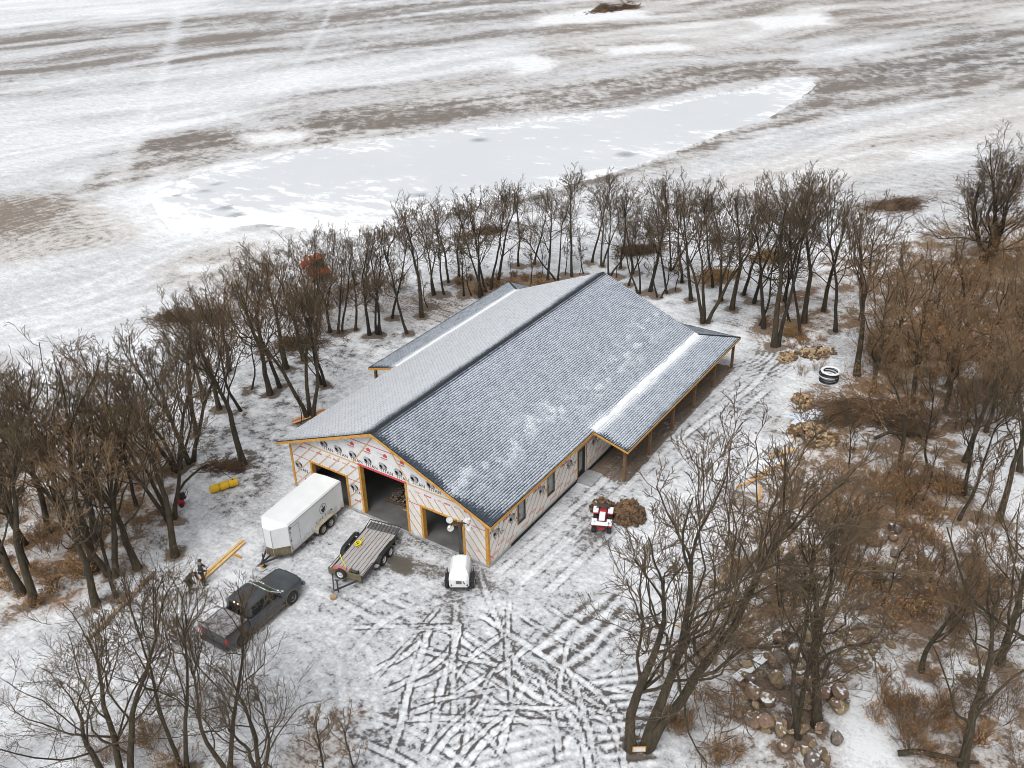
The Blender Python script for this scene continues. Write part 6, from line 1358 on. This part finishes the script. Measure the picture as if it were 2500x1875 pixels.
x, y, h, _ = [(15.53,63.09,13.4,'O')][0]; plant('O', x, y, h, 'broad spreading bare oak at the right edge of the snowy field', 'bare trees in the right woods', 0.7, 'bare_oak', 1.15)
for (x, y, h, k), lab, rz, w in zip([(13.09,-6.83,18.4,'A'), (19.55,-1.17,12.8,'C'), (18.93,-2.21,11.8,'D'), (25.73,0.07,11.3,'C'),
 (29.10,4.40,15.9,'C'), (-3.61,-18.99,13.0,'D'), (-5.07,-21.19,10.9,'B'), (-1.71,-18.03,9.9,'D'),
 (-0.38,-17.31,8.8,'B'), (2.19,-16.05,5.5,'u'), (-10.67,-24.39,5.9,'D'), (3.64,-15.50,4.8,'u'),
 (22.84,4.88,8.0,'E'), (25.97,7.50,11.0,'E'), (19.88,8.55,5.0,'t'), (15.32,5.69,6.4,'t')],
    ('big triple-stemmed bare oak right of the rutted ground, with the sign at its foot','large bare oak rising from the rock heap','leaning twin-stemmed bare tree left of the oak on the rock heap','bare tree at the bottom right edge, low fork','large bare tree leaning in from the right edge','tall bare tree standing closest behind the pickup truck','broad triple-stemmed bare oak at the bottom left','twin-stemmed bare tree below the pickup truck','bushy multi-stemmed bare tree right of the pickup tail, at the bottom edge','small bare sapling at the bottom edge left of the ruts','bare tree cut by the lower left edge','smallest sapling at the bottom edge, nearest the ruts','bare reddish tree right of the rock heap','bare reddish tree at the right edge above the fork tree','bare reddish tree in the brush above the rock heap','bare reddish tree left in the brush above the rock heap'),
    (0.0,1.2,2.2,0.4,2.9,1.0,0.2,2.0,4.0,1.0,2.5,3.0,0.4,1.7,2.9,5.1), (1.0,1.0,0.9,1.0,1.1,0.62,1.15,0.9,0.9,1.0,1.0,1.0,0.9,0.95,0.9,0.85)):
    plant(k, x, y, h, lab, 'trees in the foreground', rz, 'bare_oak' if k in 'ABC' else 'bare_tree', w)

def saplings(poly, n, h0, h1, phrase, group, seed):
    rg = random.Random(seed); P = np.array(poly); out = []
    while len(out) < n:
        x, y = rg.uniform(P[:,0].min(),P[:,0].max()), rg.uniform(P[:,1].min(),P[:,1].max())
        if poly_sd(np.array([x]),np.array([y]),poly)[0] < 0: out.append((scr_x(x,y), x, y, rg.uniform(h0,h1), rg.choice('rs')))
    for i, (_, x, y, h, k) in enumerate(sorted(out)): plant(k, x, y, h, f"{'rusty-leaved' if k == 'r' else 'red-brown twiggy'} sapling, {ORD[i]} from left {phrase}", group, rg.random()*6.28, 'sapling')
saplings([(7.5,48.8),(9.7,56.4),(13.7,61.5),(17.7,71.1),(22.7,60.3),(24.8,42.7),(19.6,37.9),(13.8,37.9),(9.6,41.2)], 22, 3.5, 6.5, 'in the rusty upper right thicket', 'saplings in the upper right thicket', 1)
saplings([(15.5,35.4),(19.6,37.9),(22.3,33.2),(20.6,27.8),(17.5,28.0)], 10, 3.0, 5.5, 'right of the brush pile', 'saplings right of the brush pile', 2)
saplings([(14.9,16.2),(17.8,20.4),(22.0,19.0),(25.1,14.0),(25.0,8.2),(21.4,8.2),(18.0,10.5)], 20, 2.5, 4.5, 'above the rock heap', 'saplings above the rock heap', 3)
# ---------------------------------------------------------------- undergrowth
def make_shrub(seed, H, n0, leaves, twigm, leafm):
    rg = np.random.default_rng(seed); k = 5; P0 = np.zeros((n0,k,3)); a = rg.random(n0)*2*PI; d = unit(np.stack([np.cos(a)*rg.uniform(0.15,0.7,n0), np.sin(a)*rg.uniform(0.15,0.7,n0), np.ones(n0)],1)); p = np.stack([np.cos(a),np.sin(a),np.zeros(n0)],1)*rg.uniform(0,0.3,(n0,1))*H; L = H*rg.uniform(0.6,1.0,(n0,1))
    for j in range(k): P0[:,j] = p; d = unit(d+rg.normal(size=(n0,3))*0.14); p = p+d*L/(k-1)
    R0 = np.full((n0,1),0.014)*np.linspace(1,0.5,k)[None]; P1, R1 = sprout(rg, P0, R0, 5, 0.2, 1.0, (0.55,0.2), (0.4,0.7), 4, 0.2, 0.1, 0.7, minr=0.008); P2, R2_ = sprout(rg, P1, R1, 3, 0.2, 1.0, (0.55,0.2), (0.4,0.7), 3, 0.2, 0.1, 0.7, minr=0.007)
    vs, fs, o = [], [], 0
    for P, R in ((P0,R0),(P1,R1),(P2,R2_)): v, f = tubes(P, R, 3); vs.append(v); fs.append(f+o); o += len(v)
    m = np_mesh('stems', np.concatenate(vs), np.concatenate(fs)); m.materials.append(M[twigm]); pts = np.concatenate([P2[:,-1],P1[:,2]]); lm = leaf_mesh('dead_leaves', pts[rg.integers(0,len(pts),leaves)], rg, 0.045, 0.08); lm.materials.append(M[leafm]); return m, lm
SHR = [make_shrub(1,1.5,16,260,'twig_red','leaf_brown'), make_shrub(2,1.1,18,320,'twig_red','dead_leaf'), make_shrub(3,1.9,16,160,'brush_twig','leaf_brown'), make_shrub(4,0.8,20,380,'brush_twig','grass_tan')]
KIND = ('reddish-brown leafy shrub','low rusty-leaved shrub','tall thin brown shrub','low tan grassy shrub')
def scatter(poly, n, kinds, phrase, group, seed, s0=0.8, s1=1.5):
    rg = random.Random(seed); P = np.array(poly); c = 0; out = []
    while c < n:
        x, y = rg.uniform(P[:,0].min(),P[:,0].max()), rg.uniform(P[:,1].min(),P[:,1].max())
        if poly_sd(np.array([x]),np.array([y]),poly)[0] > 0: continue
        c += 1; out.append((scr_x(x,y), x, y, rg.choice(kinds), rg.uniform(s0,s1), rg.random()*6.28))
    cnt = {}
    for _, x, y, k, s, r_ in sorted(out):
        i = cnt.get(k, 0); cnt[k] = i+1
        e = empty('shrub', f'{KIND[k]}, {ORD[min(i,39)]} from left {phrase}', 'shrub', (x,y,0), r_, group); e.scale = (s*1.15,s*1.15,s); new_obj('stems', SHR[k][0], e); new_obj('dead_leaves', SHR[k][1], e)
scatter([(8.2,49.2),(12.2,56.6),(19.6,69.2),(24.7,59.0),(26.3,43.6),(19.4,39.5),(13.4,39.5)], 20, (0,1,2), 'in the thicket at the upper right', 'shrubs in the upper right thicket', 1, 0.9, 1.8)
scatter([(10.4,43.8),(18.1,42.4),(22.1,41.1),(23.2,33.7),(20.3,27.6),(16.2,29.4),(10.7,36.0)], 30, (0,2), 'right of the brush pile', 'shrubs right of the brush pile', 2)
scatter([(13.5,17.1),(16.3,21.9),(21.1,20.7),(24.4,15.4),(25.8,8.6),(24.1,6.1),(20.9,6.3),(16.7,8.8)], 30, (0,1,2), 'above the rock heap', 'shrubs above the rock heap', 3)
scatter([(11.7,3.8),(12.1,11.2),(12.8,15.5),(16.3,8.5),(16.7,2.9),(14.8,-1.2)], 12, (0,2), 'under the big oak right of the drive', 'shrubs under the big oak', 4, 0.6, 1.1)
scatter([(13.5,-4.8),(14.8,-1.2),(17.2,-2.4),(16.7,-5.8),(14.9,-6.7)], 10, (0,1), 'beside the big oak foot', 'shrubs by the big oak foot', 5, 0.6, 1.0)
scatter([(-37.2,-7.7),(-32.4,-0.3),(-25.9,-2.1),(-20.9,-5.4),(-18.3,-9.3),(-19.6,-13.1),(-19.0,-15.9),(-20.5,-17.7)], 40, (0,1,3), 'in the left woods', 'shrubs in the left woods', 6, 0.5, 1.2)
scatter([(-41.0,13.0),(-37.5,22.1),(-32.2,24.0),(-26.6,23.9),(-27.8,16.7),(-31.9,12.2),(-36.0,9.8)], 20, (0,2), 'left of the barn roof', 'shrubs left of the barn roof', 7, 0.7, 1.3)
scatter([(-26.9,33.0),(-24.3,35.3),(-20.3,38.2),(-18.1,38.5),(-17.7,35.8),(-23.7,30.6)], 24, (3,), 'in the strip behind the barn', 'grass clumps behind the barn', 8, 0.5, 0.9)
scatter([(-36.8,22.6),(-34.4,29.1),(-28.4,28.8),(-27.2,24.7),(-31.7,19.7)], 12, (2,3), 'in the gap behind the row of trees', 'shrubs behind the tree row', 9, 0.7, 1.2)
scatter([(20.4,2.3),(23.0,5.0),(27.3,6.0),(28.0,1.4),(25.4,-0.2),(22.2,-0.5)], 26, (0,1,2), 'at the bottom right corner', 'shrubs at the bottom right', 10, 0.6, 1.1)
scatter([(1.3,39.4),(5.1,40.6),(10.8,34.3),(10.3,28.9),(6.5,31.7)], 10, (0,1), 'around the pipe coil', 'shrubs around the pipe coil', 11, 0.4, 0.8)
scatter([(-9.1,-20.4),(-7.8,-18.3),(-4.6,-17.6),(-3.3,-19.2),(-6.9,-21.4)], 8, (0,2), 'at the foot of the bottom left oak', 'shrubs at the bottom left', 12, 0.6, 1.0)

# ---------------------------------------------------------------- brush piles: tangled sticks, too fine to pick apart
def brush(c, rx, ry, h, n, seed, label, mt='brush_twig', r0=0.03, rz=0.0, straight=0.12):
    n = int(n*1.8); rg = np.random.default_rng(seed); ca, sa = math.cos(rz), math.sin(rz); nl = 6
    la = rg.random(nl)*2*PI; lq = rg.uniform(0.1,0.75,nl); lc = np.stack([lq*rx*np.cos(la), lq*ry*np.sin(la)],1); lh = h*rg.uniform(0.45,1.0,nl); ls = rg.uniform(0.28,0.5,nl)
    k_ = rg.integers(0,nl,n); q = rg.normal(size=(n,2)); lx, ly = lc[k_,0]+q[:,0]*rx*ls[k_]*0.75, lc[k_,1]+q[:,1]*ry*ls[k_]*0.75; rr_ = np.hypot(q[:,0],q[:,1])
    s = np.stack([lx*ca-ly*sa, lx*sa+ly*ca, lh[k_]*np.exp(-0.6*rr_**2)*rg.uniform(0.05,1.0,n)+0.05],1); d = unit(np.stack([rg.normal(size=n), rg.normal(size=n), rg.normal(size=n)*0.3],1)); L = rg.uniform(0.4,1.9,n)[:,None]; k = 5; P = np.zeros((n,k,3)); p = s-d*L/2
    for j in range(k): P[:,j] = p; d = unit(d+rg.normal(size=(n,3))*straight); p = p+d*L/(k-1)
    P[:,:,2] = np.maximum(P[:,:,2], 0.02); R = (r0*rg.uniform(0.25,1.0,n))[:,None]*np.linspace(1,0.4,k)[None]; v, f = tubes(P, R, 4)
    e = empty('brush_pile', label, 'brush pile', (*c,0), 0); o = new_obj('sticks', np_mesh('sticks', v, f), e, mt); o['kind'] = 'stuff'
    m = MB()
    for i in range(nl): m.sph((lc[i,0]*ca-lc[i,1]*sa, lc[i,0]*sa+lc[i,1]*ca, 0), 1.0, 2, (rx*ls[i]*0.4,rx*ls[i]*0.3,lh[i]*0.4))
    core = m.mesh('core'); cv = np.array([v_.co for v_ in core.vertices]); cv += (fbm(cv[:,0]*2+9, cv[:,1]*2+cv[:,2]*3, 3, seed)[:,None]-0.5)*0.7; cv[:,2] = np.maximum(cv[:,2], -0.02)
    core.vertices.foreach_set('co', cv.ravel().astype(np.float32)); o = new_obj('soil_core', core, e, mt); o['kind'] = 'stuff'; return e
brush((14.35,27.90), 4.2, 2.6, 1.5, 1500, 1, 'large tangled brush pile of brown branches at the right wood edge', rz=0.5)
e = brush((16.76,27.20), 1.6, 1.0, 0.7, 260, 12, 'small spur of sticks at the lower end of the large brush pile')
brush((20.45,21.99), 1.5, 1.0, 0.6, 300, 2, 'low brown brush pile beside the single trunk below the large pile')
brush((3.64,75.16), 5.0, 2.2, 1.4, 500, 3, 'long brown brush heap at the far field edge, upper right', rz=0.9)
brush((-97.84,196.66), 7.0, 3.0, 2.2, 420, 4, 'lone brown brush heap far out in the snowy field', r0=0.12, rz=1.1)
brush((-15.08,48.25), 3.4, 1.5, 0.9, 360, 5, 'flat brown brush heap behind the trees at the back of the barn', rz=0.9)
brush((-5.10,46.67), 3.2, 1.6, 0.9, 340, 6, 'rusty brush heap right of the barn ridge behind the trees', 'grass_tan', rz=0.9)
brush((-3.12,53.78), 2.4, 1.2, 0.7, 240, 7, 'small rusty heap at the far wood edge, right of the ridge', 'grass_tan', rz=0.9)
brush((-42.73,13.12), 4.5, 1.8, 1.2, 420, 8, 'dark brown brush heap behind the left row of trees', rz=0.9)
brush((-30.35,14.67), 3.0, 1.4, 1.0, 300, 9, 'dark brush heap under the trees left of the roof', rz=0.9)
brush((-32.03,44.68), 3.0, 1.2, 0.8, 240, 10, 'low dark brush heap on the pond bank behind the barn', rz=0.9)
brush((-21.21,-1.26), 1.8, 0.9, 0.5, 160, 11, 'small pile of sticks on the churned snow left of the barn', rz=0.4)
brush((4.49,38.14), 0.9, 0.7, 1.0, 160, 13, 'upright tan heap of bark at the foot of the trees behind the porch', 'grass_tan')
for k_, (p, q, lab, r_, mt) in enumerate((((12.77,30.02),(16.12,25.41),'bare orange branch sticking out of the large brush pile',0.06,'wood_cut'),((14.91,24.67),(16.91,26.59),'grey fallen trunk at the foot of the large brush pile',0.13,'bark'),((-21.31,-5.07),(-21.89,-1.68),'fallen branch at the edge of the left woods',0.09,'bark'),((23.11,-1.12),(26.24,0.32),'thick fallen limb at the bottom right',0.14,'bark'),((23.23,0.47),(23.93,1.87),'broken pale branch at the foot of the oak on the rocks',0.05,'wood_cut'))):
    rg = random.Random(k_); pts = [((p[0]*(1-t)+q[0]*t)+rg.gauss(0,0.12), (p[1]*(1-t)+q[1]*t)+rg.gauss(0,0.12), 0.25+0.3*math.sin(PI*t)) for t in (0,0.25,0.5,0.75,1)]
    tag(MB().tube(pts,[r_,r_*0.95,r_*0.85,r_*0.7,r_*0.45],8).build('fallen_branch', mt, None, True), lab, 'branch')

# ---------------------------------------------------------------- boulders
def boulder_mesh(seed):
    m = MB().sph((0,0,0),1.0,3).mesh('boulder'); v = np.array([q.co for q in m.vertices]); rg = np.random.default_rng(seed)
    for _ in range(12):
        n_ = unit(rg.normal(size=3)); d = v@n_; lim = rg.uniform(0.50,0.85); v -= np.outer(np.maximum(d-lim,0)*0.97, n_)
    v *= 1+0.22*(fbm(v[:,0]*1.4+seed*3, v[:,1]*1.4+v[:,2]*1.7, 3, seed)[:,None]-0.5); v *= np.array((1.0,rg.uniform(0.75,1.0),rg.uniform(0.6,0.8))); m.vertices.foreach_set('co', v.ravel().astype(np.float32)); return m
BLD = []
for i in range(8):
    me = boulder_mesh(i); me.materials.append(M[('stone_a','stone_b','stone_c','stone_d')[i % 4]]); BLD.append(me)
BCOL = ('brown','grey-brown','tan','reddish')
def boulders(poly, n, s0, s1, phrase, group, seed, pile=0.0):
    rg = random.Random(seed); P = np.array(poly); c = 0; cen = P.mean(0); R_ = np.abs(P-cen).max(); out = []
    while c < n:
        x, y = rg.uniform(P[:,0].min(),P[:,0].max()), rg.uniform(P[:,1].min(),P[:,1].max())
        if poly_sd(np.array([x]),np.array([y]),poly)[0] > 0: continue
        k = rg.randrange(8); s = s0+(s1-s0)*rg.random()**2.2; o = bpy.data.objects.new('boulder', BLD[k]); link(o); hh = pile*max(0,1-math.hypot(x-cen[0],y-cen[1])/R_/0.9)*rg.random()
        o.location = (x,y,s*0.22+hh); o.rotation_euler = (rg.gauss(0,0.35),rg.gauss(0,0.35),rg.random()*6.28); o.scale = (s,s,s)
        c += 1; out.append((scr_x(x,y), f"{'large' if s > s0+(s1-s0)*0.5 else 'small'} {BCOL[k % 4]} boulder", c, o))
    cnt = {}
    for _, kd, _, o in sorted(out):
        i = cnt.get(kd, 0); cnt[kd] = i+1; tag(o, f'{kd}, {ORD[min(i,39)]} from left {phrase}', 'boulder', group)
boulders([(15.6,-0.7),(15.4,3.6),(16.9,6.7),(19.1,4.4),(20.7,0.5),(20.8,-2.6),(19.5,-4.0),(17.4,-2.9),(15.7,-2.7)], 150, 0.16, 0.6, 'in the rock heap at the oak foot', 'boulders of the lower right rock heap', 1, 1.0)
boulders([(10.6,7.7),(11.2,11.8),(13.5,13.7),(16.7,9.7),(17.1,6.0),(15.7,3.0),(14.3,1.4),(12.5,3.1)], 72, 0.2, 0.58, 'in the stones under the big oak', 'boulders under the big oak', 2, 0.3)
boulders([(14.6,15.5),(17.8,16.3),(20.9,14.2),(22.2,10.8),(19.3,10.4),(16.4,11.4)], 26, 0.18, 0.62, 'among the shrubs above the rock heap', 'boulders among the shrubs', 3, 0.2)
boulders([(22.5,7.3),(24.6,7.9),(26.2,6.0),(24.9,4.4)], 8, 0.2, 0.4, 'on the snow at the right edge', 'boulders at the right edge', 4)
boulders([(7.2,23.9),(12.2,21.3),(14.0,17.4),(11.2,16.8),(8.0,20.1)], 9, 0.12, 0.28, 'along the drive near the scrap timber', 'stones along the drive', 5)
boulders([(17.1,7.6),(18.1,9.2),(20.5,7.7),(21.6,4.5),(20.6,3.1),(18.7,4.9)], 32, 0.16, 0.5, 'right of the oak on the rock heap', 'boulders right of the rock heap', 6, 0.2)
b = bpy.data.objects.new('boulder', BLD[2]); link(b); b.location = (*(20.16,9.92),0.35); b.scale = (0.75,0.7,0.62); tag(b, 'single largest pale tan boulder among the shrubs on the right', 'boulder')

# ---------------------------------------------------------------- leaf litter and clods: uncountable
def strew(name, polys, dens, size, mt, label, cat, seed, flat=0.35, thin=0.5):
    rg = np.random.default_rng(seed); C = []
    for poly in polys:
        P = np.array(poly); ar = (P[:,0].max()-P[:,0].min())*(P[:,1].max()-P[:,1].min()); n = int(ar*dens); x = rg.uniform(P[:,0].min(),P[:,0].max(),n); y = rg.uniform(P[:,1].min(),P[:,1].max(),n)
        k = (poly_sd(x,y,poly) < 0) & (fbm(x/2.5,y/2.5,3,seed) > 0.42); C.append(np.stack([x[k],y[k],np.full(k.sum(),0.03)],1))
    C = np.concatenate(C); n = len(C); a = unit(np.stack([rg.normal(size=n),rg.normal(size=n),rg.normal(size=n)*flat],1))*size*rg.uniform(0.5,1.4,(n,1)); b = unit(np.cross(a,np.array((0,0,1.0))+rg.normal(size=(n,3))*0.4))*size*thin*rg.uniform(0.5,1.2,(n,1)); C[:,2] += np.abs(a[:,2])
    V = np.stack([C-a,C+b,C+a,C-b],1).reshape(-1,3); o = new_obj(name, np_mesh(name, V, np.arange(n*4).reshape(n,4)), None, mt); tag(o, label, cat, None, 'stuff')
LW = [(-37.2,-7.7),(-32.4,-0.3),(-26.6,-1.2),(-21.2,-4.4),(-18.1,-7.6),(-17.2,-11.1),(-17.8,-15.6),(-19.8,-18.1)]; RWd = [(1.7,43.0),(4.5,57.5),(12.7,71.4),(17.7,71.1),(23.2,33.7),(20.3,27.6),(21.8,17.3),(24.9,14.3),(25.5,7.7),(22.5,3.6),(18.3,3.9),(15.8,-1.3),(12.7,0.3),(11.8,6.1),(12.3,15.2),(10.7,21.7),(12.2,28.5),(11.2,34.5),(5.6,36.8)]
strew('leaf_litter', [LW], 40, 0.06, 'dead_leaf', 'orange dead leaves strewn over the floor of the left woods', 'leaf litter', 1)
strew('leaf_litter', [RWd], 26, 0.07, 'leaf_brown', 'brown dead leaves strewn over the floor of the right woods', 'leaf litter', 2)
strew('fallen_twigs', [[(-28.2,2.2),(-29.9,13.4),(-27.2,24.7),(-25.3,30.6),(-21.6,20.4),(-21.8,9.3),(-17.8,1.5),(-14.8,-3.9),(-17.8,-5.8)], LW, RWd], 5, 0.22, 'brush_twig', 'fallen twigs scattered under the trees', 'twigs', 3, 0.1, 0.07)

# melt rings of litter round the trunks, painted in for weak contact shade
for x, y, _ in TREE_POS:
    k = np.where((np.abs(gx-x) < 1.3) & (np.abs(gy-y) < 1.3))[0]
    if len(k):
        r_ = 1-sstep(0.25, 0.95, np.hypot(gx[k]-x, gy[k]-y)+(fine[k]-0.5)*0.9); snow[k] -= 0.55*r_; litter[k] = np.maximum(litter[k], 0.6*r_)
for x, y in ((-8.35,-10.2),(-11.42,-3.3),(-6.5,-3.35),(-0.4,-2.2),(3.75,6.75)):                       # slushy darkening round the parked vehicles, painted for contact shade
    k = np.where((np.abs(gx-x) < 4) & (np.abs(gy-y) < 4))[0]
    r_ = 1-sstep(0.5, 3.2, np.hypot((gx[k]-x)*1.5, (gy[k]-y)*0.8)+(fine[k]-0.5)*2.0); snow[k] -= 0.16*r_
ca_ = np.stack([np.clip(snow,0,1.15), brown, dark, litter], 1).astype(np.float32); gme.attributes['cover'].data.foreach_set('color', ca_.ravel())
